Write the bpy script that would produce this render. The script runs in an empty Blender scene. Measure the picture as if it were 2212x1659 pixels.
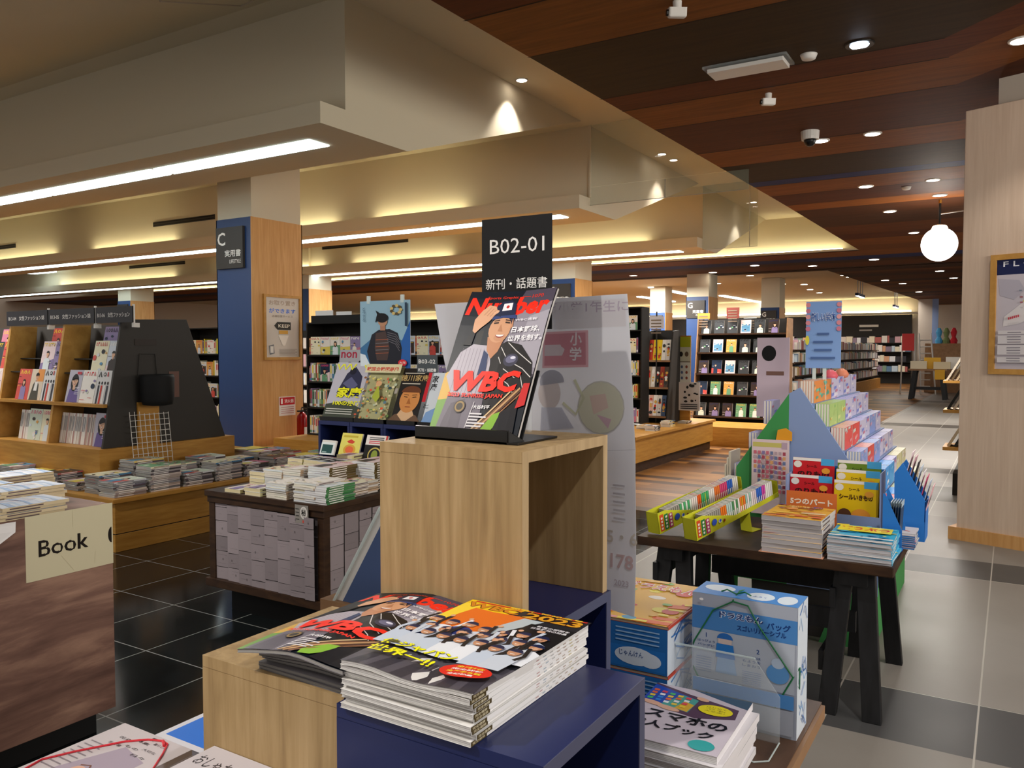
import bpy, bmesh, math, random
from mathutils import Vector, Matrix
R = random.Random(7)
sc = bpy.context.scene
COL = sc.collection

# ------------------------------------------------------------------ camera, world, exposure
CAMH = 1.65
FPX = 1755.0
YAW = math.radians(31.6)
PIT = math.atan(72.0 / FPX)
cam_d = bpy.data.cameras.new('camera')
cam_d.sensor_width = 36.0
cam_d.lens = FPX * 36.0 / 2212.0
cam_d.clip_start = 0.05
cam_d.clip_end = 200
cam = bpy.data.objects.new('camera', cam_d)
cam.location = (0, 0, CAMH)
cam.rotation_euler = (math.pi / 2 - PIT, 0, YAW)
COL.objects.link(cam)
sc.camera = cam

sc.view_settings.view_transform = 'Standard'
sc.view_settings.look = 'None'
sc.view_settings.gamma = 1.0
sc.view_settings.use_curve_mapping = False
sc.view_settings.exposure = 0.30

world = bpy.data.worlds.new('world')
sc.world = world
world.use_nodes = True
world.node_tree.nodes['Background'].inputs[0].default_value = (1.0, 0.93, 0.86, 1)
world.node_tree.nodes['Background'].inputs[1].default_value = 0.5


def light(name, typ, loc, power, color=(1, .94, .86), target=None, size=.3, size_y=None, spot=1.2, blend=.5, radius=.05):
    d = bpy.data.lights.new(name, typ)
    d.energy = power
    d.color = color
    if typ == 'AREA':
        d.size = size
        if size_y:
            d.shape = 'RECTANGLE'
            d.size_y = size_y
    else:
        d.shadow_soft_size = radius
    if typ == 'SPOT':
        d.spot_size = spot
        d.spot_blend = blend
    o = bpy.data.objects.new(name, d)
    o.location = loc
    if target is not None:
        o.rotation_euler = (Vector(target) - Vector(loc)).to_track_quat('-Z', 'Y').to_euler()
    COL.objects.link(o)
    return o


# shop lighting: track spots over the displays, plus unseen area fills
light('rear_fill_light', 'AREA', (-1.8, -1.2, 3.55), 30, (1, .96, .92), (-1.8, -1.2, 0), 3.0, 1.2)  # unseen fill added above and behind the camera
light('side_fill_light', 'AREA', (5.5, 3.0, 2.9), 270, (1, .95, .86), (-5.0, 9.0, 4.6), 5.0, 1.6)  # unseen fill added at the right to brighten beam ends and boards
light('side_fill_light', 'AREA', (5.5, 13.0, 2.2), 150, (1, .93, .84), (-3.0, 13.0, 4.4), 6.0, 1.6)  # second added fill at the right, farther along
light('track_spot', 'SPOT', (-1.9, -.6, 3.5), 150, (1, .93, .84), (-.75, 1.1, 1.3), spot=.7, blend=.6, radius=.04)
light('track_spot', 'SPOT', (.9, .3, 3.6), 85, (.97, .97, 1), (-.45, 1.3, 1.0), spot=.8, blend=.6, radius=.05)
light('track_spot', 'SPOT', (.3, 2.6, 3.85), 150, (1, .96, .9), (-.75, 4.2, .8), spot=.9, blend=.6, radius=.06)
light('track_spot', 'SPOT', (-4.6, .9, 3.7), 260, (1, .95, .88), (-4.2, 3.7, .8), spot=1.2, blend=.7, radius=.06)
light('track_spot', 'SPOT', (-6.6, 1.6, 3.7), 260, (1, .94, .86), (-7.0, 4.6, 1.0), spot=1.2, blend=.7, radius=.06)
light('track_spot', 'SPOT', (-2.0, 2.2, 3.7), 60, (1, .95, .9), (-3.3, 1.8, .8), spot=1.0, blend=.7, radius=.06)
light('track_spot', 'SPOT', (-.3, 4.0, 3.85), 60, (1, .97, .93), (-.6, 6.0, 1.0), spot=1.0, blend=.6, radius=.06)

# ------------------------------------------------------------------ geometry helpers
cyw, syw = math.cos(YAW), math.sin(YAW)
FW = Vector((-syw * math.cos(PIT), cyw * math.cos(PIT), -math.sin(PIT)))
RT = Vector((cyw, syw, 0))
UP = RT.cross(FW)
EYE = Vector((0, 0, CAMH))


def _ray(x, y):
    return FW + RT * ((x - 1106) / FPX) - UP * ((y - 829.5) / FPX)


def atz(x, y, z):            # photo measurement -> point on the horizontal plane at height z
    d = _ray(x, y)
    return EYE + d * ((z - CAMH) / d.z)


def atx(x, y, X):
    d = _ray(x, y)
    return EYE + d * (X / d.x)


def aty(x, y, Y):
    d = _ray(x, y)
    return EYE + d * (Y / d.y)


def atd(x, y, D):
    return EYE + _ray(x, y) * D


def lin(h):
    h = h.lstrip('#')
    out = []
    for i in (0, 2, 4):
        c = int(h[i:i + 2], 16) / 255
        out.append(c / 12.92 if c <= .04045 else ((c + .055) / 1.055) ** 2.4)
    return (out[0], out[1], out[2], 1.0)


def hx(c):
    return lin(c) if isinstance(c, str) else c


MATS = {}


def mat(name, col='#808080', rough=.5, metal=0.0, emit=None, estr=0.0, alpha=1.0, trans=0.0, spec=.5, build=None, ior=1.45):
    m = bpy.data.materials.new(name)
    m.use_nodes = True
    nt = m.node_tree
    b = nt.nodes['Principled BSDF']
    b.inputs['Base Color'].default_value = hx(col)
    b.inputs['Roughness'].default_value = rough
    b.inputs['Metallic'].default_value = metal
    b.inputs['Specular IOR Level'].default_value = spec
    b.inputs['IOR'].default_value = ior
    b.inputs['Transmission Weight'].default_value = trans
    b.inputs['Alpha'].default_value = alpha
    if emit:
        b.inputs['Emission Color'].default_value = hx(emit)
        b.inputs['Emission Strength'].default_value = estr
    if build:
        build(nt, b)
    MATS[name] = m
    return m


def N(nt, t, **kw):
    n = nt.nodes.new(t)
    for k, v in kw.items():
        if k in n.inputs.keys():
            n.inputs[k].default_value = v
        else:
            setattr(n, k, v)
    return n


def wood_nodes(c1, c2, scale=(1, 1, 1), nscale=6, detail=6, bump=.05, c3=None):
    def f(nt, b):
        tc = N(nt, 'ShaderNodeTexCoord')
        mp = N(nt, 'ShaderNodeMapping')
        mp.inputs['Scale'].default_value = scale
        nt.links.new(tc.outputs['Object'], mp.inputs['Vector'])
        no = N(nt, 'ShaderNodeTexNoise')
        no.inputs['Scale'].default_value = nscale
        no.inputs['Detail'].default_value = detail
        no.inputs['Roughness'].default_value = .6
        no.inputs['Distortion'].default_value = .4
        nt.links.new(mp.outputs[0], no.inputs['Vector'])
        cr = N(nt, 'ShaderNodeValToRGB')
        cr.color_ramp.elements[0].position = .3
        cr.color_ramp.elements[1].position = .7
        cr.color_ramp.elements[0].color = hx(c1)
        cr.color_ramp.elements[1].color = hx(c2)
        if c3:
            e = cr.color_ramp.elements.new(.5)
            e.color = hx(c3)
        nt.links.new(no.outputs['Fac'], cr.inputs[0])
        nt.links.new(cr.outputs[0], b.inputs['Base Color'])
        if bump:
            bp = N(nt, 'ShaderNodeBump')
            bp.inputs['Strength'].default_value = bump
            nt.links.new(no.outputs['Fac'], bp.inputs['Height'])
            nt.links.new(bp.outputs[0], b.inputs['Normal'])
    return f


def vcol_nodes(nz=0.0, scale=(1, 1, 1), ns=8):
    def f(nt, b):
        a = N(nt, 'ShaderNodeVertexColor')
        a.layer_name = 'Col'
        src = a.outputs[0]
        if nz:
            tc = N(nt, 'ShaderNodeTexCoord')
            mp = N(nt, 'ShaderNodeMapping')
            mp.inputs['Scale'].default_value = scale
            nt.links.new(tc.outputs['Object'], mp.inputs['Vector'])
            no = N(nt, 'ShaderNodeTexNoise')
            no.inputs['Scale'].default_value = ns
            no.inputs['Detail'].default_value = 5
            nt.links.new(mp.outputs[0], no.inputs['Vector'])
            mr = N(nt, 'ShaderNodeMapRange')
            mr.inputs['From Min'].default_value = .3
            mr.inputs['From Max'].default_value = .7
            mr.inputs['To Min'].default_value = 1 - nz
            mr.inputs['To Max'].default_value = 1 + nz
            nt.links.new(no.outputs['Fac'], mr.inputs['Value'])
            vm = N(nt, 'ShaderNodeVectorMath', operation='SCALE')
            nt.links.new(src, vm.inputs[0])
            nt.links.new(mr.outputs[0], vm.inputs['Scale'])
            src = vm.outputs[0]
        nt.links.new(src, b.inputs['Base Color'])
    return f


def tile_nodes(c1, c2, grout, tx, ty, ox, oy, nscale=3, gw=.006, bands=None, rough=(.1, .2)):
    """square floor tiles with grout lines; bands: list of (y0, y1, colour) laid rows of a darker stone"""
    def f(nt, b):
        tc = N(nt, 'ShaderNodeTexCoord')
        sp = N(nt, 'ShaderNodeSeparateXYZ')
        nt.links.new(tc.outputs['Object'], sp.inputs[0])

        def M(op, a, bb=None):
            n = N(nt, 'ShaderNodeMath', operation=op)
            for i, v in enumerate((a, bb)):
                if v is None:
                    continue
                if isinstance(v, (int, float)):
                    n.inputs[i].default_value = v
                else:
                    nt.links.new(v, n.inputs[i])
            return n.outputs[0]
        ux = M('DIVIDE', M('SUBTRACT', sp.outputs[0], ox), tx)
        uy = M('DIVIDE', M('SUBTRACT', sp.outputs[1], oy), ty)
        fx, fy = M('FRACT', ux), M('FRACT', uy)
        gx = M('LESS_THAN', fx, gw / tx)
        gy = M('LESS_THAN', fy, gw / ty)
        g = M('MAXIMUM', gx, gy)
        cell = N(nt, 'ShaderNodeCombineXYZ')
        nt.links.new(M('FLOOR', ux), cell.inputs[0])
        nt.links.new(M('FLOOR', uy), cell.inputs[1])
        wn = N(nt, 'ShaderNodeTexWhiteNoise', noise_dimensions='2D')
        nt.links.new(cell.outputs[0], wn.inputs['Vector'])
        no = N(nt, 'ShaderNodeTexNoise')
        no.inputs['Scale'].default_value = nscale
        no.inputs['Detail'].default_value = 8
        nt.links.new(tc.outputs['Object'], no.inputs['Vector'])
        fac = M('ADD', M('MULTIPLY', wn.outputs['Value'], .35), M('MULTIPLY', no.outputs['Fac'], .65))
        mx = N(nt, 'ShaderNodeMix', data_type='RGBA')
        mx.inputs[6].default_value = hx(c1)
        mx.inputs[7].default_value = hx(c2)
        nt.links.new(fac, mx.inputs[0])
        cur = mx.outputs[2]
        for (y0, y1, bc) in (bands or []):
            inb = M('MULTIPLY', M('GREATER_THAN', sp.outputs[1], y0), M('LESS_THAN', sp.outputs[1], y1))
            mb_ = N(nt, 'ShaderNodeMix', data_type='RGBA')
            nt.links.new(inb, mb_.inputs[0])
            nt.links.new(cur, mb_.inputs[6])
            mb_.inputs[7].default_value = hx(bc)
            cur = mb_.outputs[2]
        m2 = N(nt, 'ShaderNodeMix', data_type='RGBA')
        nt.links.new(g, m2.inputs[0])
        nt.links.new(cur, m2.inputs[6])
        m2.inputs[7].default_value = hx(grout)
        nt.links.new(m2.outputs[2], b.inputs['Base Color'])
        mr = N(nt, 'ShaderNodeMapRange')
        mr.inputs['To Min'].default_value = rough[0]
        mr.inputs['To Max'].default_value = rough[1]
        nt.links.new(no.outputs['Fac'], mr.inputs['Value'])
        nt.links.new(mr.outputs[0], b.inputs['Roughness'])
    return f


mat('print', rough=.38, spec=.26, build=vcol_nodes())
mat('matte_print', rough=.75, spec=.2, build=vcol_nodes())
mat('paint', '#CFC6B0', rough=.85, spec=.15)
mat('paint_grey', '#B9ADA0', rough=.85, spec=.15)
mat('plank', rough=.65, spec=.2, build=vcol_nodes(.22, (.6, 9, 3), 3))
mat('plank_floor', rough=.45, spec=.25, build=vcol_nodes(.2, (.8, 9, 3), 3))
mat('oak', rough=.5, spec=.3, build=wood_nodes('#8F7550', '#B59A70', (9, 9, .55), 5, 7, .04, '#A4895F'))
mat('oak_edge', rough=.5, spec=.3, build=wood_nodes('#A38A66', '#BCA27B', (8, 8, .6), 5, 5, .03))
mat('honey', rough=.45, spec=.3, build=wood_nodes('#A8752F', '#C39144', (1, 1, 10), 3, 5, .03))
mat('column_wood', rough=.5, spec=.25, build=wood_nodes('#C28F55', '#D5A56C', (7, 7, .5), 4, 5, .02))
mat('walnut', rough=.45, spec=.35, build=wood_nodes('#5A4038', '#A88470', (.8, .8, 5), 2.2, 7, .05, '#7C5C50'))
mat('dark_wood', rough=.5, spec=.3, build=wood_nodes('#2C1C14', '#46301F', (2, 2, 6), 4, 5, .04))
mat('table_wood', rough=.45, spec=.35, build=wood_nodes('#4E392B', '#6B503D', (6, 2, 6), 3, 6, .03))
mat('table_edge', rough=.5, spec=.3, build=wood_nodes('#8A684A', '#A37E5B', (3, 1, 3), 3, 4, .03))
mat('pale_panel', rough=.6, spec=.2, build=wood_nodes('#C9B19C', '#D6C0AC', (9, 9, .4), 4, 4, .01))
mat('frame_wood', rough=.45, spec=.3, build=wood_nodes('#B07F3C', '#C9984F', (3, 3, 3), 3, 4, .02))
mat('navy', '#1C2757', rough=.35, spec=.5)
mat('navy_edge', '#4B4E66', rough=.4, spec=.4)
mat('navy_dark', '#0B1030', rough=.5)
mat('blue_col', '#25406F', rough=.45, spec=.4)
mat('black', '#0A0A0B', rough=.35, spec=.5)
mat('black_matte', '#151516', rough=.7, spec=.3)
mat('charcoal', '#3C3936', rough=.65, spec=.3)
mat('shelf_dark', '#1B1815', rough=.6, spec=.3)
mat('black_wood', rough=.5, spec=.4, build=wood_nodes('#0B0C0E', '#1D1E21', (6, 6, 1), 4, 5, .08))
mat('white_plastic', '#DAD6D0', rough=.35)
mat('white_paper', '#E4E2E2', rough=.7)
mat('metal', '#B9B9B6', rough=.3, metal=1)
mat('brass', '#C79A4B', rough=.3, metal=1)
mat('red_gloss', '#A30D12', rough=.25, spec=.6)
mat('blue_card', '#2D7BD0', rough=.5, spec=.3)
mat('lilac_card', '#8397C0', rough=.55, spec=.3)
mat('green_card', '#3F8F4E', rough=.55, spec=.3)
mat('yellow_card', '#C9C92E', rough=.5, spec=.3)
mat('green_cord', '#0E6B3C', rough=.5)
mat('red_cord', '#D8303C', rough=.5)
mat('acrylic', '#F2FAFA', rough=.04, alpha=.16, spec=.8)
mat('acrylic_edge', '#DDEBE8', rough=.1, alpha=.6, spec=.8)
mat('smoke_glass', '#A9B7A4', rough=.03, alpha=.22, spec=.7)
def _vinyl(nt, b):
    vcol_nodes()(nt, b)
    src = b.inputs['Base Color'].links[0].from_socket
    vm = N(nt, 'ShaderNodeVectorMath', operation='SCALE')
    vm.inputs['Scale'].default_value = 1.38
    nt.links.new(src, vm.inputs[0])
    src = vm.outputs[0]
    nt.links.new(src, b.inputs['Base Color'])
    tr = N(nt, 'ShaderNodeBsdfTranslucent')
    nt.links.new(src, tr.inputs[0])
    mx = N(nt, 'ShaderNodeMixShader')
    mx.inputs[0].default_value = .45
    nt.links.new(b.outputs[0], mx.inputs[1])
    nt.links.new(tr.outputs[0], mx.inputs[2])
    nt.links.new(mx.outputs[0], nt.nodes['Material Output'].inputs[0])


mat('vinyl', rough=.6, spec=.2, build=_vinyl)
mat('strip_light', '#FFFFFF', emit='#D6EEF5', estr=6.0)
mat('cove_light', '#FFFFFF', emit='#FFF3C4', estr=14.0)
mat('lamp_disc', '#FFFFFF', emit='#FFF1E0', estr=18.0)
mat('lamp_cool', '#FFFFFF', emit='#DDEBFF', estr=9.0)
mat('globe_glass', '#FFFFFF', emit='#FFF4EA', estr=3.2)
mat('lit_sign', '#FFFFFF', emit='#FFFFFF', estr=1.3)
mat('tile_dark', rough=.12, spec=.5, build=tile_nodes('#0C0E0F', '#1B1F20', '#8F918E', .575, .59, -4.03, 3.285, 3, .007, rough=(.08, .2)))
mat('tile_grey', rough=.45, spec=.22, build=tile_nodes('#736E69', '#97928B', '#AEA9A1', .59, 2.4, -.10, 4.30, 2.2, .008,
    bands=[(4.15, 4.31, '#4A4A4B'), (3.72, 4.31, '#4A4A4B'), (6.70, 7.28, '#4C4B4A'), (10.0, 11.1, '#5A5650'), (12.3, 12.8, '#4C4843'), (19.6, 20.4, '#4A4540'), (24, 25, '#8A8278'), (29, 30, '#5A554F')], rough=(.36, .5)))


class MB:
    """collects faces (with material and colour) for ONE mesh"""
    def __init__(s):
        s.v, s.f, s.m, s.c, s.mats = [], [], [], [], []

    def _mi(s, m):
        if m not in s.mats:
            s.mats.append(m)
        return s.mats.index(m)

    def poly(s, pts, m='print', col=(1, 1, 1, 1)):
        b = len(s.v)
        s.v += [tuple(p) for p in pts]
        s.f.append(tuple(range(b, b + len(pts))))
        s.m.append(s._mi(m))
        s.c.append(hx(col))

    def faces(s, vs, fs, m='print', col=(1, 1, 1, 1)):
        b = len(s.v)
        s.v += [tuple(p) for p in vs]
        mi = s._mi(m)
        c = hx(col)
        for f in fs:
            s.f.append(tuple(b + i for i in f))
            s.m.append(mi)
            s.c.append(c)

    def box(s, x0, x1, y0, y1, z0, z1, m='print', col=(1, 1, 1, 1), M=None, top=None, bottom=None):
        vs = [Vector(p) for p in ((x0, y0, z0), (x1, y0, z0), (x1, y1, z0), (x0, y1, z0), (x0, y0, z1), (x1, y0, z1), (x1, y1, z1), (x0, y1, z1))]
        if M:
            vs = [M @ p for p in vs]
        s.faces(vs, [(0, 3, 2, 1), (0, 1, 5, 4), (1, 2, 6, 5), (2, 3, 7, 6), (3, 0, 4, 7)], m, col)
        s.faces([vs[4], vs[5], vs[6], vs[7]], [(0, 1, 2, 3)], top or m, col)
        return s

    def prism(s, pts, d, m='print', col=(1, 1, 1, 1)):
        """closed prism: polygon pts (3D, planar) extruded by vector d"""
        d = Vector(d)
        a = [Vector(p) for p in pts]
        n = len(a)
        vs = a + [p + d for p in a]
        nrm = Vector((0, 0, 0))
        for i in range(n):
            nrm += a[i].cross(a[(i + 1) % n])
        fs = [tuple(range(n)), tuple(range(2 * n - 1, n - 1, -1))] + [(i, i + n, (i + 1) % n + n, (i + 1) % n) for i in range(n)]
        if nrm.dot(d) > 0:
            fs = [tuple(reversed(f)) for f in fs]
        s.faces(vs, fs, m, col)
        return s

    def tube(s, pts, r, m='print', col=(1, 1, 1, 1), n=8, closed=False):
        pts = [Vector(p) for p in pts]
        rings = []
        k = len(pts)
        for i, p in enumerate(pts):
            if closed:
                t = pts[(i + 1) % k] - pts[i - 1]
            else:
                t = pts[min(i + 1, k - 1)] - pts[max(i - 1, 0)]
            t.normalize()
            a = t.orthogonal() if i == 0 or closed else (pa - t * pa.dot(t))
            if closed:
                ref = Vector((0, 0, 1)) if abs(t.z) < .9 else Vector((1, 0, 0))
                a = t.cross(ref)
            a.normalize()
            pa = a
            b_ = t.cross(a)
            rr = r[i] if isinstance(r, (list, tuple)) else r
            rings.append([p + (a * math.cos(2 * math.pi * j / n) + b_ * math.sin(2 * math.pi * j / n)) * rr for j in range(n)])
        vs = [q for ring in rings for q in ring]
        fs = []
        for i in range(k if closed else k - 1):
            i2 = (i + 1) % k
            for j in range(n):
                j2 = (j + 1) % n
                fs.append((i * n + j, i * n + j2, i2 * n + j2, i2 * n + j))
        if not closed:
            fs += [tuple(reversed(range(n))), tuple(range((k - 1) * n, k * n))]
        s.faces(vs, fs, m, col)
        return s

    def lathe(s, c, prof, m='print', col=(1, 1, 1, 1), n=20, M=None):
        c = Vector(c)
        vs = []
        for (r, z) in prof:
            for j in range(n):
                a = 2 * math.pi * j / n
                p = Vector((r * math.cos(a), r * math.sin(a), z))
                if M:
                    p = M @ p
                vs.append(c + p)
        fs = []
        for i in range(len(prof) - 1):
            for j in range(n):
                j2 = (j + 1) % n
                fs.append((i * n + j, i * n + j2, (i + 1) * n + j2, (i + 1) * n + j))
        fs += [tuple(reversed(range(n))), tuple(range((len(prof) - 1) * n, len(prof) * n))]
        s.faces(vs, fs, m, col)
        return s

    def mesh(s, name, origin=(0, 0, 0)):
        me = bpy.data.meshes.new(name)
        o = Vector(origin)
        me.from_pydata([tuple(Vector(p) - o) for p in s.v], [], s.f)
        for m in s.mats:
            me.materials.append(MATS[m])
        me.polygons.foreach_set('material_index', s.m)
        at = me.color_attributes.new('Col', 'FLOAT_COLOR', 'CORNER')
        buf = []
        for f, c in zip(s.f, s.c):
            buf += list(c) * len(f)
        at.data.foreach_set('color', buf)
        me.update()
        return me


def ntag(o, label=None, cat=None, group=None, kind=None):
    if label:
        wd = label.split()
        while len(wd) > 16 and 'the' in wd:
            wd.pop(len(wd) - 1 - wd[::-1].index('the'))
        label = ' '.join(wd)
        n = len(wd)
        if n < 4 or n > 16:
            print('LABEL LENGTH', n, label)
        o['label'] = label
    if cat:
        o['category'] = cat
    if group:
        o['group'] = group
    if kind:
        o['kind'] = kind
    return o


def smooth(me):
    me.polygons.foreach_set('use_smooth', [True] * len(me.polygons))


def obj(name, mb, parent=None, loc=None, bevel=0, label=None, cat=None, group=None, kind=None, sm=False, auto=True):
    """link one mesh object. World-space builder; origin at loc (or the parent's location)"""
    if loc is None:
        if parent is not None:
            loc = parent.get('_o', None) or tuple(parent.location)
        elif mb.v:
            xs = [p[0] for p in mb.v]
            ys = [p[1] for p in mb.v]
            zs = [p[2] for p in mb.v]
            loc = ((min(xs) + max(xs)) / 2, (min(ys) + max(ys)) / 2, min(zs))
    me = mb.mesh(name, loc)
    if sm:
        smooth(me)
    o = bpy.data.objects.new(name, me)
    COL.objects.link(o)
    if parent is not None:
        o.parent = parent
        pl = parent.get('_o', None) or tuple(parent.location)
        o.location = Vector(loc) - Vector(pl)
        o['_o'] = tuple(loc)
    else:
        o.location = loc
        o['_o'] = tuple(loc)
    if bevel:
        md = o.modifiers.new('bevel', 'BEVEL')
        md.width = bevel
        md.segments = 2
        md.limit_method = 'ANGLE'
    return ntag(o, label, cat, group, kind)


def thing(name, label, cat, loc=(0, 0, 0), group=None):
    o = bpy.data.objects.new(name, None)
    o.empty_display_size = .1
    o.location = loc
    o['_o'] = tuple(loc)
    COL.objects.link(o)
    return ntag(o, label, cat, group)


def copy_tree(o, parent=None):
    c = o.copy()
    COL.objects.link(c)
    if parent is not None:
        c.parent = parent
    for ch in list(o.children):
        copy_tree(ch, c)
    return c


# ---- lettering as mesh
_TC = {}


def textmesh(s, bold=0.0, shear=0.0):
    k = (s, bold, shear)
    if k not in _TC:
        cu = bpy.data.curves.new('t', 'FONT')
        cu.body = s
        cu.offset = bold
        cu.shear = shear
        cu.resolution_u = 2
        o = bpy.data.objects.new('t', cu)
        COL.objects.link(o)
        dg = bpy.context.evaluated_depsgraph_get()
        me = o.evaluated_get(dg).to_mesh()
        vs = [(v.co.x, v.co.y) for v in me.vertices]
        fs = [tuple(p.vertices) for p in me.polygons]
        o.evaluated_get(dg).to_mesh_clear()
        bpy.data.objects.remove(o)
        bpy.data.curves.remove(cu)
        if not vs:
            vs, fs = [(0, 0), (.5, 0), (.5, .7), (0, .7)], [(0, 1, 2, 3)]
        x0, x1 = min(p[0] for p in vs), max(p[0] for p in vs)
        y0, y1 = min(p[1] for p in vs), max(p[1] for p in vs)
        w, h = max(x1 - x0, 1e-4), max(y1 - y0, 1e-4)
        _TC[k] = ([((x - x0) / w, (y - y0) / h) for x, y in vs], fs, w / h)
    return _TC[k]


class Art:
    """flat printed design: list of (layer, points, faces, colour, material), y up"""
    def __init__(s):
        s.i = []
        s.n = 0

    def _a(s, pts, fs, col, m=None):
        s.i.append((s.n, pts, fs, col, m))
        s.n += 1
        return s

    def rect(s, x0, y0, x1, y1, col, m=None):
        return s._a([(x0, y0), (x1, y0), (x1, y1), (x0, y1)], [(0, 1, 2, 3)], col, m)

    def poly(s, pts, col, m=None):
        a = sum(pts[i][0] * pts[(i + 1) % len(pts)][1] - pts[(i + 1) % len(pts)][0] * pts[i][1] for i in range(len(pts)))
        if a < 0:
            pts = list(reversed(pts))
        return s._a(list(pts), [tuple(range(len(pts)))], col, m)

    def ell(s, cx, cy, rx, ry, col, rot=0, n=20, a0=0, a1=360, m=None):
        pts = []
        k = n if a1 - a0 >= 360 else n + 1
        for j in range(k):
            a = math.radians(a0 + (a1 - a0) * j / n)
            x, y = rx * math.cos(a), ry * math.sin(a)
            pts.append((cx + x * math.cos(rot) - y * math.sin(rot), cy + x * math.sin(rot) + y * math.cos(rot)))
        return s._a(pts, [tuple(range(len(pts)))], col, m)

    def line(s, pts, w, col, m=None):
        L, Q = [], []
        k = len(pts)
        for i, p in enumerate(pts):
            a, b = pts[max(i - 1, 0)], pts[min(i + 1, k - 1)]
            dx, dy = b[0] - a[0], b[1] - a[1]
            d = math.hypot(dx, dy) or 1
            nx, ny = -dy / d * w / 2, dx / d * w / 2
            L.append((p[0] + nx, p[1] + ny))
            Q.append((p[0] - nx, p[1] - ny))
        v = L + Q
        return s._a(v, [(i, i + k, i + k + 1, i + 1) for i in range(k - 1)], col, m)

    def text(s, t, x, y, h, col, bold=0.0, shear=0.0, w=None, rot=0, anchor='l', m=None):
        """cap box height h, lower-left at x,y; w forces the width"""
        vs, fs, asp = textmesh(t, bold, shear)
        W = w if w else h * asp
        ox = 0 if anchor == 'l' else (-W / 2 if anchor == 'c' else -W)
        pts = []
        c, q = math.cos(rot), math.sin(rot)
        for (a, b) in vs:
            px, py = ox + a * W, b * h
            pts.append((x + px * c - py * q, y + px * q + py * c))
        return s._a(pts, fs, col, m)

    def vtext(s, t, x, y, h, col, bold=0.0, gap=1.1):
        for i, ch in enumerate(t):
            s.text(ch, x, y - i * h * gap, h, col, bold, w=h, anchor='c')
        return s

    def put(s, mb, O, U, V, dz=.00012, base=.0004, bend=None, m='print', cut=0):
        O, U, V = Vector(O), Vector(U), Vector(V)
        Nn = U.cross(V).normalized()
        for (l, pts, fs, col, mm) in s.i:
            P, F = pts, fs
            if cut:
                P, F = subdiv(pts, fs, cut)
            off = base + l * dz
            out = []
            for (x, y) in P:
                q = O + U * x + V * y + Nn * off
                if bend:
                    q = q + Nn * bend(x, y)
                out.append(q)
            mb.faces(out, F, mm or m, col)


def subdiv(pts, fs, step):
    bm = bmesh.new()
    vv = [bm.verts.new((p[0], p[1], 0)) for p in pts]
    for f in fs:
        try:
            bm.faces.new([vv[i] for i in f])
        except ValueError:
            pass
    for ax in (0, 1):
        lo, hi = min(p[ax] for p in pts), max(p[ax] for p in pts)
        k = math.ceil(lo / step + 1e-6)
        while k * step < hi - 1e-6:
            n = (1, 0, 0) if ax == 0 else (0, 1, 0)
            c = (k * step, 0, 0) if ax == 0 else (0, k * step, 0)
            bmesh.ops.bisect_plane(bm, geom=bm.verts[:] + bm.edges[:] + bm.faces[:], plane_co=c, plane_no=n)
            k += 1
    bm.verts.index_update()
    P = [(v.co.x, v.co.y) for v in bm.verts]
    F = [tuple(v.index for v in f.verts) for f in bm.faces]
    bm.free()
    return P, F


def ordinal(i):
    return ['first', 'second', 'third', 'fourth', 'fifth', 'sixth', 'seventh', 'eighth', 'ninth', 'tenth', 'eleventh', 'twelfth', 'thirteenth', 'fourteenth', 'fifteenth', 'sixteenth', 'seventeenth', 'eighteenth', 'nineteenth', 'twentieth'][i] if i < 20 else f'{i + 1}th'


#@@STRUCTURE
K = 1.7
ZL = CAMH + 1.15 * K      # underside of the light boxes
ZLT = CAMH + 1.26 * K     # top of their front lip
ZC = CAMH + 1.85 * K      # plaster ceiling
ZW = 3.94                 # boarded ceiling
XP = -3.0 * K             # end of the beams
XL = -34.0
YE = 19.97                # end wall of the coffered zone
YF = 46.0                 # far end of the shop


def st(name, mb, bevel=0, **k):
    o = obj(name, mb, loc=(0, 0, 0), bevel=bevel, kind='structure', **k)
    return o


# floors
m = MB(); m.poly([(-40, -3, 0), (-2.55, -3, 0), (-2.55, 7.8, 0), (-40, 7.8, 0)], 'tile_dark'); st('floor', m)
m = MB(); m.poly([(-2.55, -3, 0), (9, -3, 0), (9, 60, 0), (-2.55, 60, 0)], 'tile_grey'); st('floor', m)
m = MB()
yy = 7.8
RB = random.Random(3)
while yy < 60:
    w = .19
    x0 = -40
    if yy < 20 or True:
        cols = ['#7A4F22', '#8F6230', '#4A2E17', '#3A2413', '#9C6C36', '#6A4420']
        x = -40.0
        while x < -2.55:
            L = RB.uniform(1.6, 3.4) if yy < 26 else 12
            x2 = min(x + L, -2.55)
            m.poly([(x, yy, 0), (x2, yy, 0), (x2, yy + w, 0), (x, yy + w, 0)], 'plank_floor', cols[RB.randrange(6)])
            x = x2
    yy += w
st('floor', m)

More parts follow.
